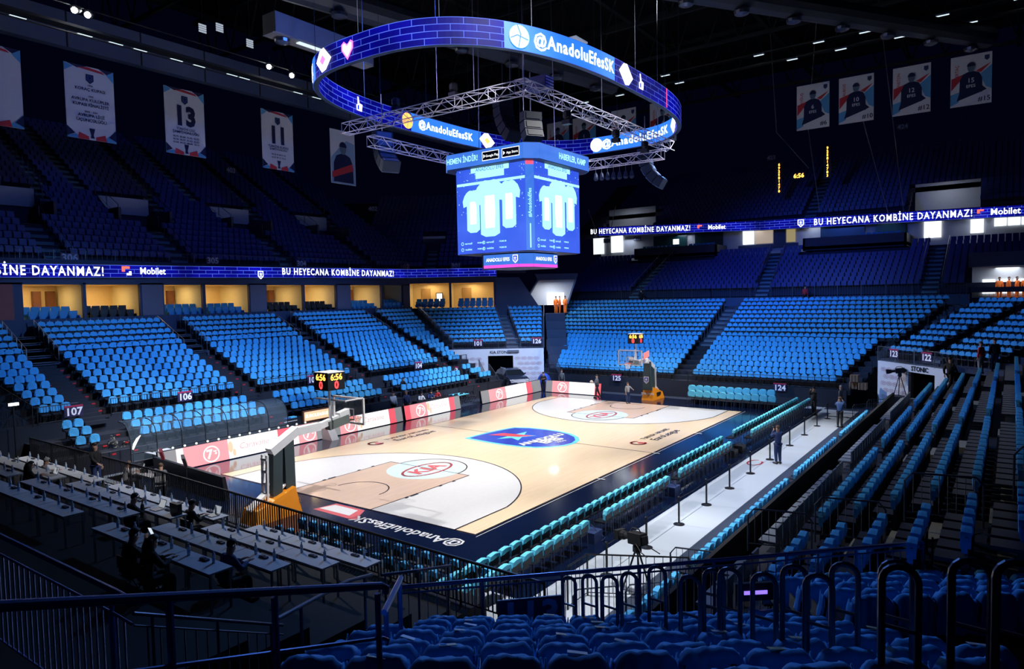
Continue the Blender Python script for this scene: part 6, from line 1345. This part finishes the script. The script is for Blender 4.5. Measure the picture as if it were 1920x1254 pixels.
person('person in a dark grey sweater sitting with their back to the near baseline board', (-6.4, -17.3, 0), 2.6, 'type', G1, DK, HB); bchair((-6.35, -17.35, 0), 2.6, 'white-framed chair under the person in the dark grey sweater', None, mat('white chair shell', (.6, .6, .62), .5))
person('person leaning over the white table behind the near baseline board', (-8.2, -17.9, 0), 1.4, 'type', WH, DK, HB)
def panel_stand(x, y, z, rz, lab, mt, lit_=False):
    t = empty('monitor_stand', (x, y, 0), rz, label=lab, cat='monitor'); m = MB(); m.tube([(0, 0, 0), (0, 0, z)], .022, 6); m.lathe((0, 0, 0), [(.22, 0), (.22, .02), (.03, .05)], 12); m.build('pole', M_black, t); m = MB(); m.hexa([(-.07, -.42, z), (.05, -.42, z), (.05, .42, z), (-.07, .42, z), (-.17, -.42, z+.34), (-.05, -.42, z+.34), (-.05, .42, z+.34), (-.17, .42, z+.34)]); m.build('housing', mt, t)
    if lit_: m = MB(); m.box(-.14, -.11, -.14, .14, z+.14, z+.22); m.build('lit_strip', L_white, t)
panel_stand(-4.4, -17.3, 1.55, 1.1, 'black panel with a small lit strip on a thin pole near the baseline', M_black, True); panel_stand(-7.3, -16.7, 1.35, 1.1, 'dark red-edged monitor on a pole over the white table', mat('dark red shell', (.16, .01, .02), .5))
t = empty('torch_lamp', (-10.6, -16.4, 0), label='bright white curved lamp on a thin pole by the near left corner', cat='lamp'); m = MB(); m.tube([(0, 0, 0), (0, 0, 1.3)], .02, 6); m.build('pole', M_rail, t); m = MB(); m.tube([(0, 0, 1.28), (.05, .05, 1.5), (.16, .14, 1.75), (.3, .22, 1.92)], [.03, .06, .05, .01], 8); m.build('shade', emat('bright lamp shade', (1, .95, .92), 4), t)
# dry branching plant
t = empty('potted_plant', (-12.9, -16.0, 0), label='tall bushy dry-leaved plant in a pot at the near left corner', cat='plant'); m = MB(); m.lathe((0, 0, 0), [(.16, 0), (.22, .35), (.2, .36)], 12); m.build('pot', M_black, t); rr = random.Random(3); m = MB(); lf = MB()
for i in range(26):
    a = rr.uniform(0, 6.28); h_ = rr.uniform(.7, 1.6); r = rr.uniform(.1, .5); tip = Vector((r*math.cos(a), r*math.sin(a), h_)); m.tube([(0, 0, .3), tip*.5+Vector((0, 0, .25)), tip], [.02, .012, .006], 5)
    for q in range(7):
        p_ = tip+Vector((rr.uniform(-.15, .15), rr.uniform(-.15, .15), rr.uniform(-.25, .12))); d_ = Vector((rr.uniform(-1, 1), rr.uniform(-1, 1), rr.uniform(-.4, .8))).normalized()*.09; n_ = d_.cross(Vector((0, 0, 1))).normalized()*.03; lf.add([p_-d_, p_+n_, p_+d_, p_-n_], [(0, 1, 2, 3)])
m.build('stem', mat('brown stem', (.12, .09, .06), .8), t); lf.build('leaves', mat('olive grey leaves', (.30, .30, .22), .7, nz=.3), t)
# glass canopy over the front row on the left
t = empty('glass_canopy', (-11.25, -16.2, 0), label='long curved clear canopy with black ribs behind the longest screen board', cat='canopy'); Lc = 8.6
prof = [(0, .55), (.0, 1.3), (-.04, 1.7), (-.16, 2.0), (-.38, 2.22), (-.7, 2.33), (-1.1, 2.36)]
m = MB(); m.grid(lambda u, v: (prof[min(5, int(v*6))][0]+(prof[min(6, int(v*6)+1)][0]-prof[min(5, int(v*6))][0])*(v*6-min(5, int(v*6))), u*Lc, prof[min(5, int(v*6))][1]+(prof[min(6, int(v*6)+1)][1]-prof[min(5, int(v*6))][1])*(v*6-min(5, int(v*6)))), 6, 12); m.build('clear_sheet', M_glass, t)
for yy in (0, Lc): m = MB(); m.flat([(x, z) for x, z in prof]+[(-1.1, .55)], lambda x, z, q=0: Vector((x, yy, z))); m.build('clear_end', M_glass, t)
for i in range(8): m = MB(); m.tube([(x, Lc*i/7, z) for x, z in prof], .024, 6); m.tube([(0, Lc*i/7, 0), (0, Lc*i/7, .6)], .03, 6); m.build('rib', M_railblk, t)
m = MB(); m.tube([(0, 0, .95), (0, Lc, .95)], .025, 6); m.tube([(0, 0, .55), (0, Lc, .55)], .03, 6); m.tube([(-1.1, 0, 2.36), (-1.1, Lc, 2.36)], .02, 6); m.build('long_rail', M_railblk, t)
# orange lit sign left of the near basket
t = empty('lit_sign', (-10.9, -5.9, 0), HPI-.0, label='small orange lit sign with white lettering between two screen boards', cat='sign'); m = MB(); m.box(-.95, .95, -.06, .06, .95, 1.6); m.tube([(-.8, 0, 0), (-.8, 0, .95)], .03); m.tube([(.8, 0, 0), (.8, 0, .95)], .03); m.build('frame', mat('dark brown sign frame', (.12, .05, .03), .5), t)
m = MB(); m.box(-.87, .87, -.075, -.06, 1.02, 1.53); m.build('panel', emat('peach lit panel', (1, .62, .38), 1.1), t); m = MB(); m.text('EUROLEAGUE', .26, frame((0, -.08, 1.28), (1, 0, 0), (0, 0, 1), (0, -1, 0)), 0, .02); m.build('lettering', emat('soft white letters', (1, .95, .9), 1.5), t)
t = empty('white_wedge', (-9.9, -6.35, 0), label='white wedge-shaped box closing the long screen board beside the arm of the near basket', cat='box'); m = MB(); m.hexa([(0, 0, 0), (.9, 0, 0), (.9, .5, 0), (0, .5, 0), (0, 0, .95), (.35, 0, .9), (.35, .5, .9), (0, .5, .95)]); m.build('shell', mat('grey white shell', (.5, .5, .53), .5), t)
# water and tray on white stand
table((-12.0, -7.3, 0), HPI, .9, .5, .95, 'small white stand with blue boxes behind the orange lit sign', M_white); m = MB(); m.box(-.12, .12, -.15, .15, 0, .16); o = m.build('blue_box', mat('blue carton', (.03, .15, .6), .5)); o.location = (-12.25, -6.9, .95); tag(o, 'blue box on the small white stand', 'box')
m = MB(); m.box(-.2, .2, -.25, .25, 0, .12); m.box(-.16, .16, -.2, .2, .12, .2); o = m.build('turquoise_case', M_teal); o.location = (-12.25, -6.55, .95); tag(o, 'turquoise case on the small white stand', 'case')
# barrier posts with belt
for k, y in enumerate((-14.6, -12.0, -9.41, -6.79, -4.19, -1.45, 1.53, 5.09, 8.2, 11.2, 14.0)):
    t = empty('barrier_post', (12.72, y, .012), label='black barrier post with round base, %s from the near end of the walkway' % ordn(k), cat='barrier post', group='barrier posts on the walkway'); m = MB(); m.tube([(0, 0, 0), (0, 0, .95)], .035, 8); m.build('post', M_railblk, t)
    m = MB(); m.lathe((0, 0, 0), [(.19, 0), (.19, .02), (.05, .05), (.04, .06)], 16); m.build('base', M_railblk, t); m = MB(); m.lathe((0, 0, .93), [(.04, 0), (.045, .03), (.03, .05)], 8); m.build('cap', M_railblk, t)
    if k < 10: ny = (-14.6, -12.0, -9.41, -6.79, -4.19, -1.45, 1.53, 5.09, 8.2, 11.2, 14.0)[k+1]; m = MB(); m.tube([(0, 0, .90), (0, (ny-y)/2, .86), (0, ny-y, .90)], .014, 4); m.build('belt', M_railblk, t)
# dark gear between the chair rows
for k, (x, y) in enumerate(((10.6, 2.2), (11.0, 1.2), (11.0, 2.4), (11.1, -6.2), (11.0, -12.4))):
    m = MB(); m.box(-.25, .25, -.28, .28, 0, .35); m.tube([(-.2, 0, .35), (0, 0, .52), (.2, 0, .35)], .02, 5); m.tube([(.2, .2, .2), (.35, .25, .1), (.3, .1, .02)], .015, 5); o = m.build('equipment_bag', NV if k > 2 else M_black); o.location = (x, y, .012); tag(o, 'dark equipment bag in the %s of the chair rows' % ('wide gap', 'near side of the wide gap', 'far side of the wide gap', 'second narrow gap', 'first narrow gap')[k], 'bag')
# car in the tunnel
def car():
    a = math.atan2(-FH.y, -FH.x)+.35; t = empty('car', sd(-.1, 57.6, .42), a, label='dark blue hatchback car parked in front of the left tunnel', cat='car')
    L, W, n = 4.1, 1.78, 24; BODY = mat('dark blue car paint', (.03, .045, .10), .2, .3, coat=.8); GL = mat('dark car glass', (.01, .014, .02), .06)
    px = [0, .15, .6, 1.05, 1.6, 2.2, 2.9, 3.5, 3.9, 4.1]; top = [.55, .78, .93, 1.0, 1.42, 1.50, 1.48, 1.35, 1.0, .7]; belt = [.55, .76, .9, .96, 1.0, 1.02, 1.02, 1.0, .95, .68]
    m = MB(); sec = []
    for x, tz, bz in zip(px, top, belt):
        e = .12 if x in (0, 4.1) else .04; w2 = W/2-e; wt = w2*.74 if tz > bz+.1 else w2*.95
        sec.append([(x, -w2, .28), (x, -W/2+.02+e*.5, .55*bz+.12), (x, -w2, bz), (x, -wt, tz), (x, wt, tz), (x, w2, bz), (x, W/2-.02-e*.5, .55*bz+.12), (x, w2, .28)])
    vs = [tuple((L/2-p[0], p[1], p[2])) for s_ in sec for p in s_]; fs = []
    for i in range(len(sec)-1):
        for k in range(8): fs.append((i*8+k, i*8+(k+1) % 8, (i+1)*8+(k+1) % 8, (i+1)*8+k))
    fs += [tuple(range(8)), tuple(range((len(sec)-1)*8, len(sec)*8))[::-1]]; m.add(vs, fs); m.build('body', BODY, t)
    m = MB(); X_ = lambda x: L/2-x
    m.add([(X_(1.08), -.74, 1.02), (X_(1.08), .74, 1.02), (X_(1.58), .60, 1.40), (X_(1.58), -.60, 1.40)], [(0, 1, 2, 3)])
    for sy in (-1, 1): m.add([(X_(1.25), sy*.86, 1.05), (X_(1.65), sy*.66, 1.40), (X_(2.9), sy*.66, 1.44), (X_(3.5), sy*.75, 1.28), (X_(3.5), sy*.88, 1.06)], [(0, 1, 2, 3, 4)] if sy > 0 else [(4, 3, 2, 1, 0)])
    m2 = MB(); m2.v = [(v[0]+.012, v[1]*1.012, v[2]+.012) for v in m.v]; m2.f = m.f; m2.m = m.m; m2.build('glass', GL, t)
    for x in (.72, 3.35):
        for sy in (-1, 1):
            m = MB(); m.tube([(X_(x), sy*.70, .33), (X_(x), sy*.90, .33)], .33, 20); w_ = m.build('wheel', M_black, t); m = MB(); m.tube([(X_(x), sy*.89, .33), (X_(x), sy*.915, .33)], .20, 14); m.build('hub_cap', M_steel, w_)
    for sy in (-1, 1): m = MB(); m.sph((X_(.16), sy*.62, .70), .14, 10, (.9, 1.4, .6)); m.build('headlight', mat('headlight glass', (.5, .55, .6), .1), t); m = MB(); m.box(X_(1.5)-.05, X_(1.5)+.08, sy*.97-.08, sy*.97+.08, 1.02, 1.14); m.build('mirror', BODY, t); m = MB(); m.tube([(X_(1.9), sy*.6, 1.55), (X_(3.1), sy*.6, 1.53)], .02, 5); m.build('roof_rail', M_wmet, t)
    m = MB(); m.box(X_(0)-.02, X_(0)+.03, -.42, .42, .36, .54); m.build('grille', M_black, t); m = MB(); m.box(X_(0)-.02, X_(0)+.05, -.26, .26, .40, .52); m.build('number_plate', M_white, t)
car()
# railings by the tunnels
polyrail('stair_railing', [sd(-2.0, 58.6, 1.3), sd(-1.0, 56.8, .0)], .95, 'grey sloping hand rail left of the car, nearer one', None, M_steel, r=.02); polyrail('stair_railing', [sd(-2.9, 59.4, 1.6), sd(-2.1, 57.2, .3)], .95, 'grey sloping hand rail left of the car, farther one', None, M_steel, r=.02)
polyrail('guard_railing', [sd(3.0, 59.8, 3.2), sd(3.9, 57.0, 1.2)], .95, 'grey railing down the stairs between section 126 and the far stand', None, M_rail, r=.018); polyrail('guard_railing', [sd(-3.9, 57.2, 1.35), sd(-5.9, 57.2, 1.35)], .95, 'black railing beside the 103 plate', None, M_railblk); sign('103', sd(-4.9, 57.0, 1.9), -FH, .9, 'on the railing left of the left tunnel')
m = MB(); sdbox(m, -1.9, 1.3, 57.0, 60.2, 0, .42); sdbox(m, -8.0, -2.6, 57.4, 60.2, 0, 1.35); m.build('floor_tunnel_step', M_riser, kind='structure')
m = MB()
for i in range(9): sdbox(m, 3.2, 5.0, 59.0+.75*i, 59.8+.75*i, 0, .5+.72*i)
m.build('floor_gap_stairs', M_conc2, kind='structure')
m = MB(); m.sph((0, 0, .6), .6, 12, (1, 1, 1.3)); o = m.build('blue_cover', mat('royal blue cover cloth', (.02, .08, .5), .6, bump=.2)); o.location = (-10.3, 17.4, 0); tag(o, 'royal blue covered object between the car and the far screen board', 'cover')
# wooden crates and barriers near the right tunnel
for k, (x, y, z) in enumerate(((13.3, 19.2, 1.3), (13.9, 18.9, 1.3), (13.4, 18.9, 1.8))):
    t = empty('wooden_box', (x, y, z), label='brown wooden box, %s of the three by the corner of section 124' % ('left', 'right', 'upper')[k], cat='box', group='wooden boxes'); m = MB(); m.box(-.25, .25, -.25, .25, 0, .45); m.build('crate', mat('brown wood box', (.22, .12, .07), .6, nz=.3), t)
    m = MB()
    for q in (-.2, 0, .2): m.box(q-.03, q+.03, -.27, -.25, 0, .45)
    m.build('slat', mat('pale wood slat', (.35, .22, .13), .6), t)
def crowd_barrier(a, b, lab, z=.012, h=1.05):
    a, b = Vector(a), Vector(b); t = empty('crowd_barrier', (a.x, a.y, z), label=lab, cat='barrier', group='crowd barriers'); d = b-a; L = d.length; u = d/L; P3 = lambda s, zz: Vector((u.x*s, u.y*s, zz)); m = MB()
    m.tube([P3(0, 0), P3(0, h-.15), P3(.12, h), P3(L-.12, h), P3(L, h-.15), P3(L, 0)], .02, 6); m.tube([P3(0, .18), P3(L, .18)], .015, 5); m.build('frame', M_rail, t); m = MB(); k = int(L/.14)
    for i in range(1, k): m.tube([P3(L*i/k, .18), P3(L*i/k, h)], .007, 4, False)
    m.build('bars', M_rail, t)
crowd_barrier((14.6, 16.0), (16.2, 17.2), 'arched crowd barrier in front of the right tunnel, left one'); crowd_barrier((15.9, 15.4), (17.2, 16.6), 'arched crowd barrier in front of the right tunnel, middle one'); crowd_barrier((14.2, 13.6), (15.6, 15.2), 'arched crowd barrier at the far end of the walkway')
# TV camera at the right tunnel and broadcast camera in front
def tvcam(loc, yaw, lab, hh=1.45, pitch=-.12, seat=True):
    t = empty('broadcast_camera', loc, yaw, label=lab, cat='camera'); R = Matrix.Translation((0, 0, hh)) @ Matrix.Rotation(-pitch, 4, 'Y')
    m = MB(); m.M = R; m.box(-.28, .22, -.13, .13, .0, .30); m.box(-.34, -.28, -.1, .1, .04, .24); m.build('camera_body', M_blk2, t)
    m = MB(); m.M = R; m.tube([(.22, 0, .15), (.42, 0, .15), (.46, 0, .15), (.62, 0, .15)], [.075, .085, .12, .13], 10); m.box(.58, .74, -.15, .15, .03, .28); m.build('lens', M_blk2, t)
    m = MB(); m.M = R; m.tube([(-.2, 0, .30), (-.12, 0, .40), (.12, 0, .40), (.2, 0, .32)], .018, 6); m.build('carry_handle', M_black, t)
    m = MB(); m.M = R; m.tube([(-.1, .14, .05), (-.35, .2, -.12), (-.6, .22, -.2)], .014, 6); m.tube([(-.1, -.14, .05), (-.35, -.2, -.12), (-.6, -.22, -.2)], .014, 6); m.build('pan_bar', M_black, t)
    m = MB(); m.lathe((0, 0, hh-.25), [(.06, 0), (.12, .05), (.12, .18), (.09, .25)], 12); m.build('pan_head', M_black, t)
    for k in range(3): a = 2*PI*k/3+.5; m = MB(); m.tube([(.05*math.cos(a), .05*math.sin(a), hh-.2), (.42*math.cos(a), .42*math.sin(a), 0)], .026, 6); m.build('leg', M_black, t)
    return t
tvcam((13.9, -15.1, .012), 2.75, 'large black broadcast camera on a tripod, silhouetted at the near end of the walkway', 1.30)
tvcam((16.2, 17.5, 1.2), 3.4, 'dark television camera beside the right tunnel wall', 1.45)
m = MB(); m.box(15.6, 16.8, 17.0, 18.1, 0, 1.2); m.build('floor_camera_platform', M_riser, kind='structure')
# ================================================================ press seating at the near end
r = MB()
YT = [(-20.88, 2.0), (-22.05, 2.36), (-23.25, 2.72), (-24.5, 3.08)]
for k, (y, z) in enumerate(YT): r.box(-16, 12.2, y-.95, y+.25, z-1.1, z-.75)
r.box(-16, 12.2, -20.63, -19.4, .6, 1.0); r.box(-16, 12.2, -28, -25.4, 1.2, 2.6)
r.build('floor_press_stand', mat('near black riser', (.004, .005, .009), .9), kind='structure')
polyrail('guard_railing', [(-13.5, -19.45, 1.0), (-2, -19.45, 1.0)], 1.05, 'black slatted fence between the press tables and the court, left part', 'near baseline fences', M_railblk, step=.115, r=.035, post_every=2.4, be=.012)
polyrail('guard_railing', [(-2, -19.45, 1.0), (14.2, -20.0, 1.0)], 1.05, 'black slatted fence between the press tables and the court, right part', 'near baseline fences', M_railblk, step=.115, r=.035, post_every=2.4, be=.012)
BLK = [('right', 5.75, 10.38, 3), ('middle', -1.95, 4.35, 4), ('left', -9.6, -3.0, 4)]
def bottle():
    t = empty('water_bottle'); m = MB(); m.lathe((0, 0, 0), [(.028, 0), (.032, .01), (.032, .11), (.028, .125), (.032, .14), (.030, .165), (.014, .20), (.012, .215)], 10); m.build('bottle_body', mat('clear bottle plastic', (.62, .72, .88), .12, spec=.9), t, smooth=True)
    m = MB(); m.lathe((0, 0, .215), [(.015, 0), (.015, .02), (.012, .022)], 8); m.build('cap', mat('pale blue cap', (.7, .8, 1), .5), t); m = MB(); m.lathe((0, 0, .05), [(.0325, 0), (.0328, .05)], 10); m.build('label_wrap', mat('blue bottle label', (.25, .42, .8), .5), t); return t
bt = bottle(); n = 0; rr = random.Random(11)
for bi, (nm, x0, x1, cnt) in enumerate(BLK):
    for k, (y, z) in enumerate(YT):
        if nm == 'left' and k > 2: continue
        L = (x1-x0)/cnt
        for i in range(cnt):
            where = '%s from the left, %s press row, %s block' % (ordn(i), ordn(k), nm)
            if nm == 'right' and k == 3 and i == 1: pass
            table((x0+L*i+.01, y-.46, z-.75), 0, L-.02, .46, .75, 'narrow pale press table, '+where, M_table, 'press tables')
            for q in range(2):
                bx = x0+L*(i+.25+.5*q)+rr.uniform(-.1, .1); P_ = proj((bx, y-.1, z))
                if P_ is None or not (-10 < P_[0] < 800 and P_[1] < 1130): continue
                copytree(bt, (bx, y-.10+rr.uniform(-.05, .03), z), rr.uniform(0, 3), '%s water bottle on the table %s' % (('left', 'right')[q], where), 'water bottles on the press tables')
            m = MB(); m.box(-.11, .11, -.04, .04, 0, .035); m.box(-.09, .02, -.03, .03, .035, .045); o = m.build('power_socket', mat('dark blue socket box', (.03, .05, .10), .4)); o.location = (x0+L*(i+.52), y-.12, z); tag(o, 'dark socket box on the table '+where, 'socket box', 'socket boxes on the press tables')
for c in list(bt.children): bpy.data.objects.remove(c)
bpy.data.objects.remove(bt)
def press(x, k, lab, kind, top, hair, lh=False, lap=True, dy=0):
    y, z = YT[k]; person(lab, (x, y-.95+dy, z-.75), HPI, kind, top, DK, hair, 1.0, None, lh)
    bchair((x, y-1.0+dy, z-.75), HPI, 'dark chair under the %s' % lab.split(' sitting')[0], 'occupied press chairs')
    if lap: laptop((x+.05, y-.25, z), HPI, 'open laptop before the %s' % lab.split(' sitting')[0])
press(-3.6, 1, 'long-haired person in black sitting at the left block of press tables', 'type', M_blk2, M_hair, True)
press(3.2, 1, 'person in black with a hand to the chin sitting in the middle press block', 'phone', M_blk2, M_hair)
press(3.9, 0, 'dark-haired person sitting at the middle block by the fence', 'type', M_blk2, M_hair)
press(9.6, 2, 'person in a dark top sitting at the right end of the third press row', 'type', NV, M_hair, False, False)
press(8.4, 3, 'person in black lit by a phone sitting in the last press row', 'phone', M_blk2, M_hair, False, False); press(9.1, 3, 'long-haired person with a tablet sitting in the last press row', 'type', M_blk2, M_hair, True, False)
press(-5.6, 0, 'person in pale clothes sitting at the far left of the front press row', 'type', G2, HG, False, False)
m = MB(); m.box(-.04, .04, -.005, .005, 0, .15); o = m.build('phone', emat('lit phone screen', (.8, .9, 1), .9)); o.location = (8.44, -24.97, 3.45); o.rotation_euler = (.4, 0, .2); tag(o, 'lit phone in the hand of the person in the last press row', 'phone')
person('person in black standing with a hand on the black fence at the far left', (-5.8, -20.0, 1.0), .3, 'reach', M_blk2, NV, M_hair)
m = MB(); m.box(-.2, .2, -.06, .06, 0, .28); o = m.build('shoulder_bag', M_black); o.location = (4.05, -22.2, 2.36); tag(o, 'black bag standing on the right end of the middle block of press tables', 'bag')
# ================================================================ near rails and stairs
def D(x, y, d):   # point on the sight line at a measured distance
    v = CF+CR*((x-960)/FPX)+CU*((627-y)/FPX); return Vector(CAM)+v*d
def rail(pts, r, lab, mt=None, posts=(), name='hand_railing', down=1.0, second=None, bal=0):
    P = [Vector(p) for p in pts]; t = empty(name, P[0], label=lab, cat='railing'); o = P[0]; mt = mt or M_rail; m = MB(); m.tube([p-o for p in P], r, 10); m.build('top_rail', mt, t)
    if second: m = MB(); m.tube([p-o-Vector((0, 0, second)) for p in P], r*.5, 8); m.build('lower_rail', mt, t)
    a, b = P[0], P[-1]
    for f_ in posts: q = a+(b-a)*f_-o; m = MB(); m.tube([q, q-Vector((0, 0, down))], r*.8, 8); m.build('post', mt, t)
    if bal:
        m = MB()
        for i in range(1, bal): q = a+(b-a)*i/bal-o; m.tube([q-Vector((0, 0, second or .1)), q-Vector((0, 0, down-.08))], .008, 4, False)
        m.tube([p-o-Vector((0, 0, down-.08)) for p in P], r*.5, 6); m.build('balusters', mt, t)
    return t
BR = mat('blue-lit painted handrail', (.20, .30, .62), .3, .3)  # blue light on the rail is put into its base colour
rail([D(-40, 1138, 2.7), D(715, 1098, 4.4), D(724, 1102, 4.42), D(722, 1112, 4.42)], .024, 'thick dark hand rail crossing the near left corner', BR, (.35, .62, .97), second=.34, down=.95)
rail([D(-40, 985, 6.0), D(215, 1108, 4.6), D(245, 1125, 4.5)], .02, 'dark sloping hand rail at the left edge, behind the thick one', BR, (.1, .9), second=.16, down=1.0, bal=26)
rail([D(250, 1150, 5.6), D(530, 1172, 7.2)], .016, 'low dark stair rail under the thick hand rail', M_rail, (.1, .5, .9), down=.7, bal=14, second=.1)
rail([D(520, 1160, 6.0), D(650, 1090, 7.4), D(697, 1077, 8)], .02, 'short dark rail rising behind the thick hand rail, left one', M_rail, (.2, .9), down=.9)
rail([D(720, 1148, 6.6), D(752, 1083, 7.6)], .03, 'short dark rail at the head of the stairs, left of the 113 plate', BR, (.1, .9), down=.8)
rail([D(715, 1078, 9.6), D(780, 1070, 10), D(845, 1060, 11)], .022, 'dark rail at the foot of the near stairs beside the fence', M_rail, (.05, .5, .95), down=1.0)
A = Vector((15.0, -24.85, 3.9)); B = Vector((20.75, -19.1, 3.9))
rail([A, B], .030, 'long dark blue top rail across the view in front of section 113', mat('dark blue painted rail', (.07, .11, .26), .3, .3), [i/7 for i in range(8)], name='guard_railing', down=1.05, second=.09, bal=62)
rail([D(1480, 1036, 10.6), D(1725, 1016, 12.0), D(1925, 988, 13.2)], .022, 'thin dark rail at the right edge beyond the long top rail', M_rail, (.1, .55, .95), down=1.0)
q = A+(B-A)*.225; nn_ = Vector(((A-B).y, -(A-B).x)); nn_ = nn_ if nn_.dot(Vector((CAM[0]-q.x, CAM[1]-q.y))) > 0 else -nn_
nn_.normalize()
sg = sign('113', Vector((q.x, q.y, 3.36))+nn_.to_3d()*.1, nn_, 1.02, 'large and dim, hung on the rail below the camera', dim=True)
# stair shaft left of section 113
m = MB()
for i in range(9): sdbox(m, -4.9, -2.0-.0*i, 8.9-.62*i, 9.6-.62*i, 1.4, 2.05+.30*i)
m.build('floor_near_stairs', M_blk2, kind='structure')
m = MB(); sdbox(m, -1.95, -1.8, 3.0, 9.3, 1.5, 3.3); m.build('wall_near_stairs', M_blk2, kind='structure')
# looped hand rails of the aisle between 113 and 114
LOOPS = [(1067, 1082, 20, 9.0), (1105, 1078, 24, 8.4), (1143, 1080, 26, 8.0), (1180, 1074, 26, 7.7), (1232, 1062, 30, 7.4), (1294, 1080, 34, 6.4), (1338, 1068, 30, 6.6), (1368, 1066, 34, 6.2), (1433, 1076, 38, 5.6), (1490, 1061, 34, 5.4), (1535, 1078, 44, 5.0), (1584, 1057, 38, 5.2), (1682, 1053, 46, 4.4), (1688, 1062, 60, 4.0), (1822, 1050, 56, 3.7), (1910, 1054, 66, 3.4)]
for k, (x, y, wpx, d) in enumerate(LOOPS):
    w_ = wpx*d/FPX; top_ = D(x, y, d); t = empty('loop_handrail', top_, label='dark looped hand rail, %s from the left along the near aisle' % ordn(k), cat='railing', group='looped hand rails')
    dr = (RH*.9-FH*.45).normalized().to_3d(); hw = max(.09, w_/2); h_ = .62
    P_ = [dr*(-hw)+Vector((0, 0, -h_)), dr*(-hw)+Vector((0, 0, -hw))]+[dr*(-hw*math.cos(a))+Vector((0, 0, -hw+hw*math.sin(a))) for a in np.linspace(.3, PI-.3, 8)]+[dr*hw+Vector((0, 0, -hw)), dr*hw+Vector((0, 0, -h_-.08))]
    m = MB(); m.tube(P_, .021, 8); m.build('loop', M_rail, t); m = MB(); m.tube([dr*(-hw)+Vector((0, 0, -.36)), dr*hw+Vector((0, 0, -.38))], .013, 6); m.build('cross_bar', M_steel, t)
# broadcast platform rails
polyrail('guard_railing', [(12.9, -17.0, .012), (12.9, -16.0, .012), (15.2, -14.8, .012), (16.3, -16.4, .012)], 1.1, 'black railing round the broadcast camera platform', None, M_railblk, step=.2, r=.022)
for k in range(3): crowd_barrier((13.6+.9*k, -17.9+.9*k), (14.4+.9*k, -17.1+.9*k), 'black arched barrier, %s behind the broadcast camera' % ordn(k), .012, 1.0)
# dark arched barriers across the right-hand stand
for k, (x, y, z) in enumerate(((15.3, -16.2, .9), (17.2, -16.4, 2.2), (18.6, -16.5, 2.7), (20.2, -16.4, 3.4), (21.9, -16.4, 4.1), (23.3, -16.4, 4.5))):
    crowd_barrier((x, y), (x+1.25, y+.3), 'dark arched rail across the right-hand stand, %s from the court' % ordn(k), z, .95)
sign('117', (16.40, -8.6, 1.55), (-1, 0), .8, 'on the dark wall of the right-hand stand, middle one'); sign('116', (16.40, -15.8, 1.5), (-1, 0), .8, 'on the dark wall of the right-hand stand, nearest one'); sign('118', (16.40, .4, 1.55), (-1, 0), .8, 'on the dark wall of the right-hand stand, farthest one')
# small grey case at the end of the dark wall
m = MB(); m.box(-.3, .3, -.2, .2, 0, .3); m.sph((0, 0, .3), .12, 8); o = m.build('grey_case', M_greyseat); o.location = (17.4, 10.6, 1.75); tag(o, 'grey case at the far end of the bare front row on the right', 'case')
# purple-blue lit screen glimpsed at floor level below the near aisle
t = empty('floor_monitor', D(1415, 1108, 9.3), .7, label='small glowing violet screen glimpsed through the near railing', cat='monitor'); m = MB(); m.box(-.28, .28, -.03, .03, -.12, .12); m.build('bezel', M_black, t); m = MB(); m.box(-.16, .16, -.04, -.031, -.03, .02); m.build('screen', emat('violet screen glow', (.25, .15, 1), 1.6), t)
